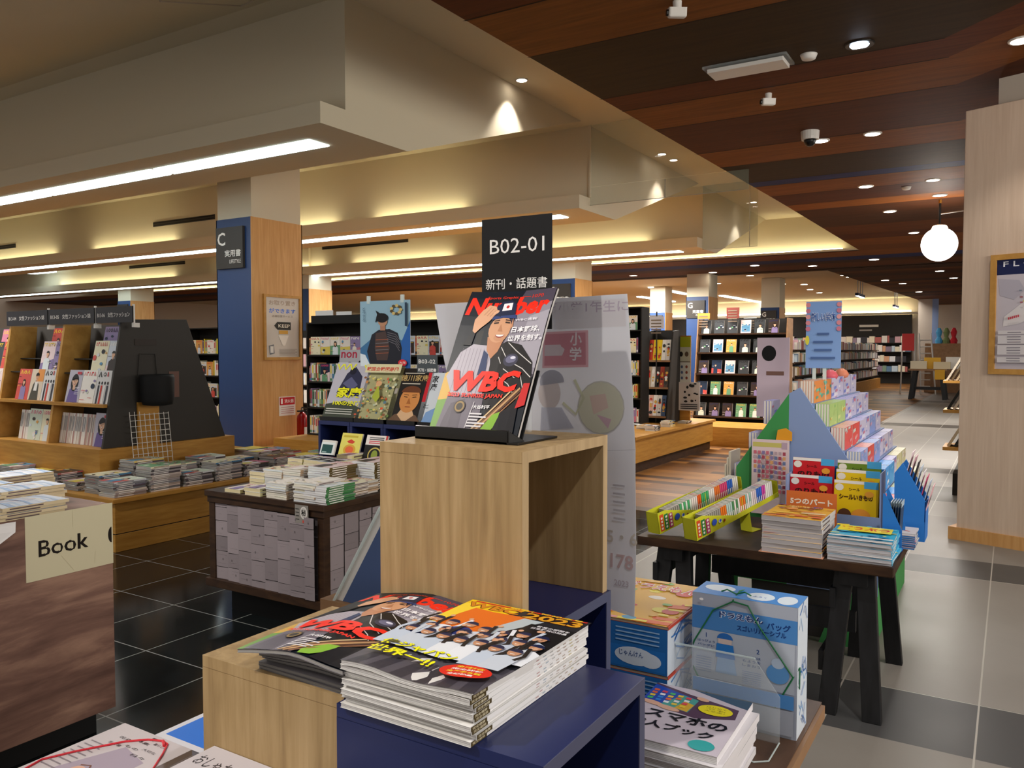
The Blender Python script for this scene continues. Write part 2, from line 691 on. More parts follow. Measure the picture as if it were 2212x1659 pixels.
# coffered plaster ceiling: sawtooth beams that run left, with a light box under each
strip_y = []
for i in range(-1, 3):
    y0 = 5.46 + 4.9 * i
    m = MB()
    yf = y0 - .31            # lip
    yb = y0 + .87
    yt = y0 + 4.64
    prof = [(y0, ZC), (y0, ZLT), (yf, ZLT), (yf, ZL), (yb, ZL), (yt, ZC)]
    # light slot recessed into the underside
    m.prism([(XP, a, b) for a, b in prof], (XL - XP, 0, 0), 'paint')
    st('ceiling_beam', m)
    # underside strip with dividers
    ys0, ys1 = yf + .34, yf + .60
    if i >= 0:
        m = MB()
        x = XP - .45
        while x > XL + 3:
            m.box(x - 2.35, x - .03, ys0, ys1, ZL - .012, ZL + .01, 'strip_light')
            x -= 2.38
        obj('ceiling_strip_light', m, label=['long ceiling strip light under the nearest plaster beam', 'long ceiling strip light under the second plaster beam', 'long ceiling strip light under the farthest plaster beam'][i], cat='light')
    else:
        m = MB()
        m.box(XL + 3, XP - .6, ys0, ys1, ZL - .012, ZL + .01, 'strip_light')
        obj('ceiling_strip_light', m, label='long ceiling strip light under the beam overhead', cat='light')
# plaster ceiling band
m = MB(); m.poly([(XL, -3, ZC), (XL, YE, ZC), (-2.9, YE, ZC), (-2.9, -3, ZC)], 'paint'); st('ceiling', m)
# drop face between the plaster and the boards
EX = [(-3.42, -3), (-3.28, 4.7), (-3.20, 8.5), (-3.10, 13), (-3.02, YE)]
m = MB()
for a, b in zip(EX[:-1], EX[1:]):
    m.poly([(a[0], a[1], ZW), (b[0], b[1], ZW), (b[0], b[1], ZC), (a[0], a[1], ZC)], 'paint')
st('trim_1', m)
m = MB()
m.box(XL, -3.02, YE, YE + .12, ZW, ZC, 'paint')
m.box(XL, -3.02, YE - .2, YE, ZW, ZW + .03, 'paint')
st('wall_end', m)
# cove lights sitting on the lips
for i, segs in {0: [(-14, -17.5), (-20, -24)], 1: [(-7.2, -9.0), (-9.9, -12.0), (-14.2, -17), (-18.5, -23)], 2: [(-6.2, -9.6), (-11, -14), (-15, -19), (-21, -27)]}.items():
    y0 = 5.46 + 4.9 * i
    for (a, b) in segs:
        m = MB(); m.box(b, a, y0 - .14, y0 - .10, ZLT - .002, ZLT + .014, 'cove_light')
        obj('cove_light', m, label=f'warm cove light on the ledge of the {["nearest", "second", "farthest"][i]} ceiling beam', cat='light', group=f'cove lights of the {["nearest", "second", "farthest"][i]} beam')
m = MB(); m.box(-30, -3.35, YE - .14, YE - .1, ZW + .03, ZW + .05, 'cove_light')
obj('cove_light', m, label='warm cove light along the end wall of the plaster ceiling', cat='light')

# boarded ceiling
m = MB()
ys = [-3, -1.6, -.4, .9, 2.2, 3.3, 4.72, 5.56, 6.82, 7.27, 8.05, 9.3, 10.13, 11.25, 11.57, 12.4, 13.3, 13.9, 14.8]
cs = ['#5A3A1C', '#472212', '#5F4020', '#4A2614', '#523519', '#4A2413', '#6A4522', '#2F2519', '#4F2A17', '#6A4420', '#472716', '#6B4520', '#2D2418', '#232B55', '#664221', '#43261A', '#6A4421', '#3A2418']
RC = random.Random(11)
while ys[-1] < YF:
    ys.append(ys[-1] + RC.choice([.6, .8, 1.0, 1.2]))
    cs.append(RC.choice(['#5F3D22', '#4A2A1B', '#6A4626', '#53331D', '#3A2820', '#6A4421']))
cs[24] = '#232B55'
cs = [lin(c) if c == '#232B55' else (lin(c)[0] * 1.25, lin(c)[1] * .98, lin(c)[2] * .62, 1) for c in cs]


def edge_x(y):
    if y > YE:
        return -40.0
    for a, b in zip(EX[:-1], EX[1:]):
        if a[1] <= y <= b[1]:
            return a[0] + (b[0] - a[0]) * (y - a[1]) / (b[1] - a[1])
    return EX[-1][0]


XB = -.47


def c2x(y):   # right edge of the second plaster zone
    return -4.57 + (y - 24.2) * (.95 / 17.6)


for a, b, c in zip(ys[:-1], ys[1:], cs):
    segs = [(a, b)]
    if a < YE < b:
        segs = [(a, YE), (YE, b)]
    for (p, q) in segs:
        if p >= 24.2:
            l0, l1 = c2x(p), c2x(q)
        elif p >= YE:
            l0 = l1 = -40
        else:
            l0, l1 = edge_x(p), edge_x(q - 1e-4)
        m.poly([(l0, p, ZW), (l1, q, ZW), (XB, q, ZW), (XB, p, ZW)], 'plank', c)
    m.poly([(XB, a, ZW), (XB, b, ZW), (XB + 9, b - 8.2, ZW), (XB + 9, a - 8.2, ZW)], 'plank', c)
    m.poly([(l0 if a > YE else l0, b - .008, ZW - .001), (l1, b + .008, ZW - .001), (XB, b + .008, ZW - .001), (XB, b - .008, ZW - .001)], 'plank', '#1E120A')
st('ceiling', m)
# joints of the boarded ceiling ahead of the second zone
m = MB(); m.box(-40, 9, YF, YF + .2, 0, 6, 'paint_grey'); st('wall_back', m)
m = MB(); m.box(-40.2, -40, -3, YF, 0, 6, 'paint_grey'); st('wall_left', m)
m = MB(); m.box(-40, 9, 24.08, 24.2, ZW, 5.0, 'paint_grey'); st('trim_2', m)
m = MB()
m.poly([(-40, 24.2, 4.35), (-40, YF, 4.35), (c2x(YF), YF, 4.35), (c2x(24.2), 24.2, 4.35)], 'paint')
st('ceiling', m)
m = MB()
m.poly([(c2x(24.2), 24.2, ZW), (c2x(YF), YF, ZW), (c2x(YF), YF, 4.35), (c2x(24.2), 24.2, 4.35)], 'paint')
st('trim_3', m)

# right-hand panel wall
PA = Vector((-.384, 8.041, 0))
PD = Vector((.5, -.174, 0)).normalized()
PN = Vector((PD.y, -PD.x, 0))     # faces the room
if PN.dot(-PA) < 0:
    PN = -PN
m = MB()
q = [PA, PA + PD * 4, PA + PD * 4 - PN * .5, PA - PN * .5]
m.prism(q, (0, 0, 3.70), 'pale_panel')
st('wall_right', m, bevel=.006)
m = MB()
q = [PA - PD * .06 + PN * .02, PA + PD * 4 + PN * .02, PA + PD * 4 - PN * .52, PA - PD * .06 - PN * .52]
m.prism(q, (0, 0, .11), 'column_wood')
st('baseboard_right', m)
m = MB()
q = [PA + PD * .22 - PN * .1, PA + PD * 4 - PN * .1, PA + PD * 4 - PN * .5, PA + PD * .22 - PN * .5]
m.prism([p + Vector((0, 0, 3.70)) for p in q], (0, 0, .24), 'paint_grey')
st('trim_4', m)

# ------------------------------------------------------------------ ceiling fittings
def disc_light(P, r, label, group=None, name='downlight', m='lamp_disc', power=0, tgt=None, col=(1, .93, .84), spot=1.6):
    t = thing(name, label, 'light', (P[0], P[1], P[2] - .01), group)
    a = MB(); a.lathe((P[0], P[1], P[2] - .012), [(r * 1.18, 0), (r * 1.25, .006), (r * 1.25, .012)], 'white_plastic')
    obj('trim_ring', a, t)
    a = MB(); a.lathe((P[0], P[1], P[2] - .016), [(r * .6, 0), (r, .004)], m)
    obj('lamp', a, t)
    if power:
        light('downlight_beam', 'SPOT', (P[0], P[1], P[2] - .03), power, col, tgt or (P[0], P[1], 0), spot=spot, blend=.5, radius=r * .6)
    return t


band = [(1127, 172), (1455, 345), (1430, 332), (1628, 436)]
bl = ['round downlight in the plaster ceiling above the nearest lit beam end', 'brighter of two downlights seen past the hanging glass sheet', 'fainter downlight beside the seam of the hanging glass sheet', 'round downlight in the plaster ceiling above the farthest beam end']
for p, l in zip(band, bl):
    P = atz(p[0], p[1], ZC)
    disc_light(P, .06, l, power=75 if p[0] != 1430 else 0, spot=1.5)
wl = [(1773, 303, 'downlight on the boards directly beside the dome camera'), (1885, 288, 'downlight to the right of the dome camera on the boards'),
      (2015, 388, 'downlight on the blue ceiling board near the panel wall'), (1870, 402, 'downlight on the blue ceiling board, left of its pair'),
      (1922, 456, 'downlight between the blue board and the globe lamp'), (2030, 421, 'small downlight right above the hanging globe lamp'),
      (1974, 502, 'small downlight left of the hanging globe lamp')]
for (x, y, l) in wl:
    P = atz(x, y, ZW)
    disc_light(P, .075 if y < 400 else .085, l, power=50, spot=1.9)
far = [(1888, 560), (1912, 605), (1950, 612), (2030, 585), (2060, 600), (1985, 630), (1755, 574), (1540, 588), (1368, 595), (1630, 573), (1700, 600)]
for (x, y) in far:
    P = atz(x, y, ZW)
    if P.y > 24 and P.x < c2x(P.y):
        continue
    disc_light(P, .11, 'small bright downlight among the far ceiling boards', 'downlights in the far boarded ceiling')
for (x, y) in [(1620, 595), (1690, 613), (1737, 614), (1750, 625), (1800, 583), (1812, 588), (1824, 594), (1836, 598), (1902, 610), (1770, 632), (1550, 612)]:
    P = atz(x, y, 4.35)
    disc_light(P, .13, 'spot light in the pale ceiling of the far zone', 'spots in the far pale ceiling')
# area fills added to lift the far zones and aisles, no fittings
for (x, y, p) in [(-13, 30, 900), (-20, 30, 900), (-3, 40, 500), (-14, 41, 800), (-26, 40, 700)]:
    light('far_fill_light', 'AREA', (x, y, 4.3), p, (1, .95, .88), (x, y, 0), 3, 3)
for (x, y, p) in [(-8.2, 10.5, 190), (-14, 9, 190), (-5.4, 15, 220), (-13, 16, 260), (-22, 9, 220), (-1.2, 14, 150), (-1.2, 21, 200), (-9, 21.8, 350), (-20, 21.8, 350), (-10.3, 3.6, 120)]:
    light('room_fill_light', 'AREA', (x, y, 3.55), p, (1, .94, .86), (x, y, 0), 1.2, 1.2)  # ambient fill added below the ceiling, not a fitting

# recessed cool spot, smoke detector, cameras, exit panel
P = atz(1857, 95, ZW)
t = thing('recessed_spot', 'cool white tilted spot in a dark ring in the wooden ceiling', 'light', P)
a = MB(); a.lathe(P - Vector((0, 0, .012)), [(.1, 0), (.105, .01), (.105, .014)], 'black'); obj('dark_ring', a, t)
a = MB(); a.lathe(P - Vector((0, 0, .03)), [(.05, 0), (.066, .012), (.07, .02)], 'lamp_cool', M=Matrix.Rotation(.25, 3, 'X')); obj('lamp', a, t)
light('recessed_beam', 'SPOT', P - Vector((0, 0, .06)), 60, (.9, .95, 1), (-.5, 3.5, 0), spot=1.0, radius=.05)
for (x, y, l) in [(1747, 118, 'white round smoke detector beside the dark ceiling groove'), (1958, 404, 'flat white smoke detector near the blue ceiling board')]:
    P = atz(x, y, ZW)
    a = MB(); a.lathe(P, [(.03, -.04), (.05, -.035), (.06, -.012), (.065, 0)], 'white_plastic')
    obj('smoke_detector', a, label=l, cat='smoke detector', sm=True)


def dome_camera(x, y, s, l, z=ZW):
    P = atz(x, y, z)
    t = thing('dome_camera', l, 'security camera', P)
    a = MB(); a.lathe(P, [(.068 * s, -.07 * s), (.072 * s, -.05 * s), (.075 * s, 0)], 'white_plastic'); obj('housing', a, t, sm=False)
    a = MB()
    a.lathe(P, [(.0005, -.125 * s), (.02 * s, -.122 * s), (.038 * s, -.108 * s), (.048 * s, -.085 * s), (.05 * s, -.066 * s)], 'black')
    obj('lens_dome', a, t, sm=True)
    return t


dome_camera(1750, 284, 1.25, 'white dome camera with black lens beside a bright downlight')
for (x, y, l) in [(1463, 3, 'white box camera at the top edge on the dark boards'), (1660, 202, 'white box camera hanging below the dark ceiling groove')]:
    P = atz(x, y, ZW)
    t = thing('box_camera', l, 'security camera', P)
    a = MB(); a.lathe(P, [(.028, -.05), (.03, 0)], 'white_plastic'); obj('mount', a, t)
    a = MB(); Mx = Matrix.Translation(P + Vector((0, 0, -.075))) @ Matrix.Rotation(.6, 4, 'Z') @ Matrix.Rotation(.15, 4, 'X')
    a.box(-.06, .06, -.032, .032, -.03, .03, 'white_plastic', M=Mx)
    b = obj('housing', a, t, bevel=.012)
    a = MB(); a.tube([Mx @ Vector((-.058, 0, 0)), Mx @ Vector((-.072, 0, 0))], .022, 'black'); obj('lens', a, t)

# acrylic exit-light panel: frosted plate in a clear tray
pc = [atz(*p, ZW) for p in [(1537, 138), (1670, 113), (1690, 138), (1570, 166)]]
t = thing('ceiling_plate', 'frosted white rectangular plate in a clear tray on the boards', 'ceiling panel', pc[0])
a = MB(); c0 = sum(pc, Vector()) / 4
sx, sy = .30, .11
a.box(c0.x - sx, c0.x + sx, c0.y - sy, c0.y + sy, ZW - .05, ZW - .02, 'white_plastic'); obj('plate', a, t, bevel=.004)
a = MB(); a.box(c0.x - sx - .03, c0.x + sx + .03, c0.y - sy - .03, c0.y + sy + .03, ZW - .02, ZW - .001, 'acrylic'); obj('clear_tray', a, t)

# access hatch overhead at the left, in the sloped plaster
def on_slope(px, py):
    d = _ray(px, py)
    P0 = Vector((0, 1.43, ZL)); nn = Vector((0, -(ZC - ZL), 5.2 - 1.43)).normalized()
    return EYE + d * ((P0 - EYE).dot(nn) / d.dot(nn)) - nn * .004


q = [on_slope(*p_) for p_ in [(345, 2), (362, -40), (548, 0), (520, 12)]]
a = MB()
for k in range(4):
    a.tube([q[k], q[(k + 1) % 4]], .006, 'paint_grey', n=6)
st('trim_7', a)
disc_light(atz(2206, 86, ZW), .07, 'downlight cut by the right edge of the photo', power=40)
# globe pendant with brass stem and side arm
gc = aty(2029, 528, 14.0)
t = thing('globe_pendant', 'glowing white globe lamp on a black and brass rod', 'pendant lamp', (gc.x, gc.y, gc.z))
a = MB()
r = 36 / FPX * (gc - EYE).dot(FW)
prof = [(r * math.sin(math.radians(x)), -r * math.cos(math.radians(x))) for x in range(2, 179, 8)]
a.lathe(gc, prof, 'globe_glass', n=28); obj('globe', a, t, sm=True)
a = MB(); a.lathe(gc + Vector((0, 0, r * .93)), [(r * .45, 0), (r * .38, .04), (.03, .07)], 'brass'); obj('cap', a, t)
a = MB(); a.tube([gc + Vector((0, 0, r)), gc + Vector((0, 0, .62))], .016, 'black'); obj('rod', a, t)
a = MB(); a.tube([gc + Vector((0, 0, .46)), gc + Vector((.8, .0, .52)), gc + Vector((1.7, .1, .52))], .010, 'metal'); obj('side_arm', a, t)
a = MB(); a.tube([gc + Vector((0, 0, .62)), gc + Vector((0, 0, .86))], .024, 'brass'); obj('brass_sleeve', a, t)
a = MB(); a.tube([gc + Vector((0, 0, .86)), (gc.x, gc.y, ZW)], .006, 'black'); obj('wire', a, t)
light('globe_glow', 'POINT', gc + Vector((0, 0, -r - .05)), 12, (1, .95, .9), radius=.15)

# hanging smoke-curtain glass
def glass_sheet(x0, x1, y, z0, z1, l, seams):
    t = thing('smoke_curtain_glass', l, 'glass sheet', (x0, y, z0))
    a = MB(); a.box(x0, x1, y - .004, y + .004, z0, z1, 'smoke_glass'); obj('pane', a, t)
    a = MB(); a.box(x0, x1, y - .005, y + .005, z0 - .006, z0, 'metal'); obj('bottom_rail', a, t)
    for s in seams:
        a = MB(); a.box(s - .006, s + .006, y - .005, y + .005, z0, z1, 'metal'); obj('seam', a, t)


yg = 10.36
g0 = aty(1277, 443, yg); g1 = aty(1617, 404, yg)
glass_sheet(XP + .01, g1.x, yg, g0.z, ZW - .005, 'clear hanging glass sheet beside the second beam end', [aty(1437, 360, yg).x])
a = MB(); a.box(XP + .01, edge_x(yg) - .02, yg - .004, yg + .004, ZW, ZC - .002, 'smoke_glass')
obj('glass_upper_sheet', a, label='clear glass strip up to the plaster ceiling beside second beam', cat='glass sheet')
a = MB(); a.box(XP + .002, XP + .03, yg - .03, yg - .006, ZLT, ZC, 'paint'); st('trim_5', a)
yg = 15.2
g0 = aty(1558, 548, yg); g1 = aty(1607, 545, yg)
glass_sheet(XP + .02, g1.x + .25, yg, g0.z + .1, ZC - .01, 'small hanging glass sheet beside the farthest beam end', [g1.x + .1])

# slot diffusers on the beam faces
for (x0, x1, yp, i, l) in [(332, 462, 478, 1, 'black linear air slot on the second beam left of column'), (697, 880, 528, 2, 'black linear air slot on the farthest beam beside column'), (280, 398, 573, 2, 'thin dark air slot on the farthest beam, left of column'), (-20, 32, 535, 1, 'short black air slot at the far left of second beam')]:
    y0 = 5.46 + 4.9 * i - .012
    p, q = aty(x0, yp + 8, y0), aty(x1, yp - 8, y0)
    t = thing('air_slot', l, 'air vent', (p.x, y0, p.z))
    zc = (p.z + q.z) / 2
    for k in (0, 1):
        a = MB(); a.box(p.x, q.x, y0 - .004, y0 + .01, zc - .02 + k * .045, zc - .002 + k * .045, 'black_matte'); obj('slot', a, t)
    a = MB(); a.box(p.x - .02, q.x + .02, y0 - .001, y0 + .011, zc - .035, zc + .058, 'charcoal'); obj('frame', a, t)

# hanging linear lamps far right
for (x, y, l) in [(1858, 641, 'nearer black linear lamp hanging on thin wires'), (1935, 664, 'farther black linear lamp hanging on thin wires')]:
    P = atd(x, y, 27 if x < 1900 else 36)
    t = thing('linear_pendant', l, 'pendant lamp', P)
    a = MB(); a.box(P.x - .05, P.x + .05, P.y - .7, P.y + .7, P.z, P.z + .09, 'navy_dark'); obj('body', a, t)
    a = MB(); a.box(P.x - .045, P.x + .045, P.y - .65, P.y + .65, P.z - .01, P.z, 'strip_light'); obj('diffuser', a, t)
    for dy in (-.5, 0, .5):
        a = MB(); a.tube([(P.x, P.y + dy, P.z + .09), (P.x, P.y + dy, 4.35)], .012, 'black', n=5); obj('wire', a, t)
# line lights in the far pale ceiling
for (p, q, l) in [((1400, 622), (1478, 637), 'far ceiling line light left of the blue G column'), ((1553, 640), (1648, 656), 'far ceiling line light between the two G columns'), ((1375, 642), (1450, 653), 'short faint line light behind the printed paper sheet')]:
    A, B = atz(*p, 4.3), atz(*q, 4.3)
    a = MB(); a.prism([A, B, B + Vector((.25, 0, 0)), A + Vector((.25, 0, 0))], (0, 0, .04), 'strip_light')
    obj('ceiling_strip_light', a, label=l, cat='light')
for (x0, y0, x1, y1, D, l) in [(60, 657, 160, 656, 27, 'faint far line light above the fashion magazine signs'), (730, 653, 780, 652, 26, 'faint far line light left of the samurai poster'), (884, 660, 960, 668, 26, 'faint far line light right of the samurai poster')]:
    A, B = atd(x0, y0, D), atd(x1, y1, D)
    a = MB(); a.box(min(A.x, B.x), max(A.x, B.x), A.y, A.y + .25, 4.2, 4.24, 'strip_light')
    obj('ceiling_strip_light', a, label=l, cat='light')
a = MB(); a.box(-38, -4.4, 45.6, 45.7, 3.62, 3.7, 'cove_light'); obj('cove_light', a, label='warm cove light along the back wall of the shop', cat='light')
a = MB(); a.box(-38, -4.0, 45.4, 45.75, 3.5, 3.6, 'paint_grey'); st('trim_6', a)

# ------------------------------------------------------------------ columns
def sign_board(parent, letter, sub, small, C, w, h, U, nrm, big=.32):
    a = MB()
    U = Vector(U); V = Vector((0, 0, 1))
    O = Vector(C) - U * w / 2 - V * h / 2
    a.prism([O, O + U * w, O + U * w + V * h, O + V * h], Vector(nrm) * .035, 'charcoal')
    A = Art()
    A.rect(0, 0, w, h, '#3B3733')
    A.text(letter, w * .06, h * .56, h * .32, '#F2F0EA', .015)
    if sub:
        A.text(sub, w * .93, h * .28, h * .17, '#F0EEE8', .01, w=w * .6, anchor='r')
        A.text(small, w * .93, h * .12, h * .09, '#F0EEE8', 0, w=w * .42, anchor='r')
    sg = obj('sign', a, parent, label='dark square floor-guide sign with white letters')
    a = MB(); A.put(a, O + Vector(nrm) * .035, U, V, .0006, .001)
    obj('lettering', a, sg)


def column(cx, cy, w, d, blue_z, label, letter=None, sub='実用書', small='LIFESTYLE', sgn=(.55, .52), base=.44, top=4.79, lp=True):
    # cx, cy = nearest corner; body extends to -X and +Y
    t = thing('column', label, 'column', (cx - w / 2, cy + d / 2, 0))
    a = MB(); a.box(cx - w + .015, cx - .015, cy + .015, cy + d - .015, 0, top, 'paint'); obj('shaft', a, t)
    a = MB(); a.box(cx - w, cx - .014, cy, cy + .014, .0, blue_z, 'blue_col'); a.box(cx - w, cx - w + .014, cy, cy + d, 0, blue_z, 'blue_col'); obj('blue_cladding', a, t)
    a = MB(); a.box(cx - .014, cx, cy, cy + d, 0, blue_z, 'column_wood'); a.box(cx - w, cx, cy + d - .014, cy + d, 0, blue_z, 'column_wood'); obj('wood_cladding', a, t)
    if letter:
        sign_board(t, letter, sub, small, (cx - w * .56, cy - .001, blue_z - .11 - sgn[1] / 2), sgn[0], sgn[1], (1, 0, 0), (0, -1, 0))
    return t


cA = Vector((-8.094, 6.967, 0))
t = column(cA.x, cA.y, .66, .85, 3.32, 'square column with blue front and wooden side, carrying the C sign', 'C', sgn=(.5, .52))
ccs = [(1243, 18, 'second column with C sign, just right of the black B02-01 board', 'C'), (283, 26, 'small far column with C sign above the fashion magazine signs', 'C'),
       (668, 21, 'plain wooden column right behind the framed notice column', None), (1531, 24, 'column with blue front and G sign left of far ceiling lamps', 'G'),
       (1684, 30, 'farther column with G sign beside the blue header board', 'G'), (1437, 34, 'tiny pale column with C sign right of the hanging paper', 'C')]
for (px, D, l, le) in ccs:
    P = atd(px, 700, D)
    column(P.x, P.y, .7, .85, 3.25, l, le, '児童書' if le == 'G' else '実用書', 'CHILDREN' if le == 'G' else 'LIFESTYLE', top=4.34 if P.y > 24.2 else (3.93 if P.y > YE or P.x > -3.1 else 4.79))

# framed notice on the wooden side of the first column
X = cA.x
def side_panel(X, y0, y1, z0, z1):
    return Vector((X, y0, z0)), Vector((0, 1, 0)), Vector((0, 0, 1)), y1 - y0, z1 - z0


O, U, V, w, h = side_panel(X + .002, 7.13, 7.77, 1.53, 2.37)
t = thing('framed_notice', 'wooden framed white notice with an arrow sign reading KEEP on column', 'framed poster', O)
a = MB()
for (x0, x1, z0, z1) in [(0, .035, 0, h), (w - .035, w, 0, h), (.035, w - .035, 0, .035), (.035, w - .035, h - .035, h)]:
    a.box(X, X + .03, O.y + x0, O.y + x1, O.z + z0, O.z + z1, 'frame_wood')
obj('frame', a, t)
a = MB(); A = Art()
A.rect(.03, .03, w - .03, h - .03, '#D3CAC0')
A.text('お取り置き', w / 2, h * .84, .06, '#A58F7A', .01, w=w * .7, anchor='c')
A.text('ができます', w / 2, h * .72, .06, '#3F74D8', .02, w=w * .7, anchor='c')
A.text('店舗取置サービス', w / 2, h * .655, .03, '#7A6A5A', 0, w=w * .55, anchor='c')
A.poly([(w * .28, h * .525), (w * .36, h * .585), (w * .72, h * .585), (w * .72, h * .465), (w * .36, h * .465)], '#2E2A22')
A.text('KEEP', w * .54, h * .50, h * .05, '#EDE5D2', .01, w=w * .3, anchor='c')
A.rect(w * .4, h * .40, w * .64, h * .455, '#D9A441')
A.poly([(w * .38, h * .38), (w * .44, h * .30), (w * .5, h * .22), (w * .56, h * .22), (w * .66, h * .38)], '#EDE6DC')
A.poly([(w * .14, h * .22), (w * .26, h * .24), (w * .28, h * .10), (w * .16, h * .08)], '#7A7C80')
A.rect(w * .17, h * .11, w * .25, h * .21, '#E4E1DC')
for k in range(5):
    A.rect(w * .4, h * (.16 - .022 * k), w * (.88 - .05 * (k % 2)), h * (.168 - .022 * k), '#9C9288')
A.put(a, O, U, V, .0006, .006); obj('notice_sheet', a, t)
# fire extinguisher with its red sign
O = Vector((X + .005, 7.38, .80)); a = MB(); A = Art()
A.rect(0, 0, .28, .25, '#E8E2DC'); A.rect(.01, .14, .27, .24, '#C2202A')
A.text('消火器', .17, .165, .05, '#F5EEEA', .01, w=.16, anchor='c'); A.rect(.03, .155, .06, .225, '#F5EEEA')
for k in range(4):
    A.rect(.03, .03 + k * .026, .25, .038 + k * .026, '#C88A88')
a.box(X, X + .005, O.y, O.y + .28, O.z, O.z + .25, 'white_plastic'); A.put(a, O, (0, 1, 0), (0, 0, 1), .0006, .001)
obj('extinguisher_sign', a, label='red and white fire extinguisher sign above the extinguisher', cat='sign')
# low oak plinth round the column
a = MB(); a.box(X - 1.0, X + .42, cA.y - .25, cA.y + 1.1, 0, .43, 'honey'); obj('column_plinth', a, bevel=.004, label='low honey-coloured wooden plinth around the foot of the column', cat='plinth')
E0 = Vector((X + .17, 7.62, .43))
t = thing('fire_extinguisher', 'red fire extinguisher on a low red stand beside the column', 'fire extinguisher', E0)
a = MB(); a.lathe(E0, [(.062, .03), (.068, .05), (.068, .33), (.06, .37), (.035, .40), (.02, .42)], 'red_gloss', n=24); obj('cylinder', a, t, sm=True)
a = MB(); a.box(-.02, .02, -.07, .03, .42, .44, 'black', M=Matrix.Translation(E0)); a.box(-.015, .015, -.09, .02, .46, .475, 'black', M=Matrix.Translation(E0) @ Matrix.Rotation(-.2, 4, 'X')); a.tube([E0 + Vector((0, 0, .41)), E0 + Vector((0, 0, .47))], .016, 'metal'); obj('handle', a, t)
a = MB(); a.tube([E0 + Vector((0, .02, .43)), E0 + Vector((0, .10, .42)), E0 + Vector((0, .12, .33)), E0 + Vector((0, .10, .2)), E0 + Vector((0, .085, .13))], .011, 'black'); obj('hose', a, t, sm=True)
a = MB(); a.box(E0.x - .10, E0.x + .10, E0.y - .10, E0.y + .10, E0.z, E0.z + .03, 'red_gloss'); obj('stand', a, t, bevel=.01)
a = MB(); a.box(E0.x + .066, E0.x + .072, E0.y - .03, E0.y + .03, E0.z + .1, E0.z + .22, 'white_paper'); obj('label_sticker', a, t)

# framed floor guide on the right panel wall
U = PD; V = Vector((0, 0, 1))
def on_panel(px, py):
    d = _ray(px, py); tt = (PA - EYE).dot(PN) / d.dot(PN); return EYE + d * tt


p0 = on_panel(2137, 808); p1 = on_panel(2145, 552)
O = Vector((p0.x, p0.y, p0.z)) + PN * .001
h = p1.z - p0.z; w = h * .72
t = thing('framed_floor_guide', 'light wood framed floor guide with navy header on the panel wall', 'framed poster', O)
a = MB(); fw_ = .045
for (x0, x1, z0, z1) in [(0, fw_, 0, h), (w - fw_, w, 0, h), (fw_, w - fw_, 0, fw_), (fw_, w - fw_, h - fw_, h)]:
    q = [O + U * x0 + V * z0, O + U * x1 + V * z0, O + U * x1 + V * z1, O + U * x0 + V * z1]
    a.prism(q, PN * .03, 'frame_wood')
obj('frame', a, t)
a = MB(); A = Art()
A.rect(fw_ * .8, fw_ * .8, w - fw_ * .8, h - fw_ * .8, '#C6BFC8')
A.rect(fw_ * .8, h * .83, w - fw_ * .8, h - fw_ * .8, '#1D2550')
A.text('F L O O R', w * .13, h * .895, .045, '#E8EAF2', .01, w=w * .6)
A.poly([(w * .08, h * .80), (w * .3, h * .78), (w * .36, h * .70), (w * .25, h * .62), (w * .1, h * .66)], '#B3AEBB')
A.poly([(w * .15, h * .48), (w * .35, h * .60), (w * .62, h * .66), (w * .8, h * .60), (w * .6, h * .52), (w * .3, h * .42), (w * .14, h * .40)], '#DDD8DA')
RR = random.Random(5)
for k in range(26):
    x, y = w * RR.uniform(.3, .75), h * RR.uniform(.56, .72)
    A.rect(x, y, x + .02, y + .012, RR.choice(['#8C8590', '#A8606A', '#7C8494', '#D8C84C', '#6F6A74']))
for k in range(6):
    A.rect(w * (.2 + .02 * k), h * (.455 + .004 * k), w * (.215 + .02 * k), h * (.475 + .004 * k), '#C24552')
for (y0, y1) in [(.335, .365), (.255, .325), (.165, .245), (.10, .145)]:
    A.rect(w * .1, h * y0, w * .92, h * y1, '#D8D3D6')
    k = y0 + .01
    while k < y1 - .005:
        A.rect(w * .2, h * k, w * .34, h * (k + .008), '#8B8690'); A.rect(w * .45, h * k, w * .8, h * (k + .008), '#A29DA6'); k += .022
A.put(a, O, U, V, .0006, .012); obj('guide_sheet', a, t)

#@@FURNITURE
# ------------------------------------------------------------------ foreground display risers
def open_cube(x0, x1, y0, y1, z0, z1, mw, me, label, cat, open_side='x', th=.018, inner=None):
    t = thing('display_cube', label, cat, ((x0 + x1) / 2, (y0 + y1) / 2, z0))
    a = MB(); a.box(x0, x1, y0, y1, z1 - th, z1, mw); obj('top_panel', a, t, bevel=.0012)
    for yy_ in ((y0, y0 + th), (y1 - th, y1)):
        a = MB(); a.box(x0, x1, yy_[0], yy_[1], z0, z1 - th, mw); obj('side_panel', a, t, bevel=.0008)
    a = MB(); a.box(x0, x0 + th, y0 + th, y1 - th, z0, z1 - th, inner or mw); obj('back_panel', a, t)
    a = MB(); e = .0012
    a.box(x1, x1 + e, y0, y1, z1 - th, z1, me); a.box(x1, x1 + e, y0, y0 + th, z0, z1 - th, me); a.box(x1, x1 + e, y1 - th, y1, z0, z1 - th, me)
    obj('edge_band', a, t)
    return t


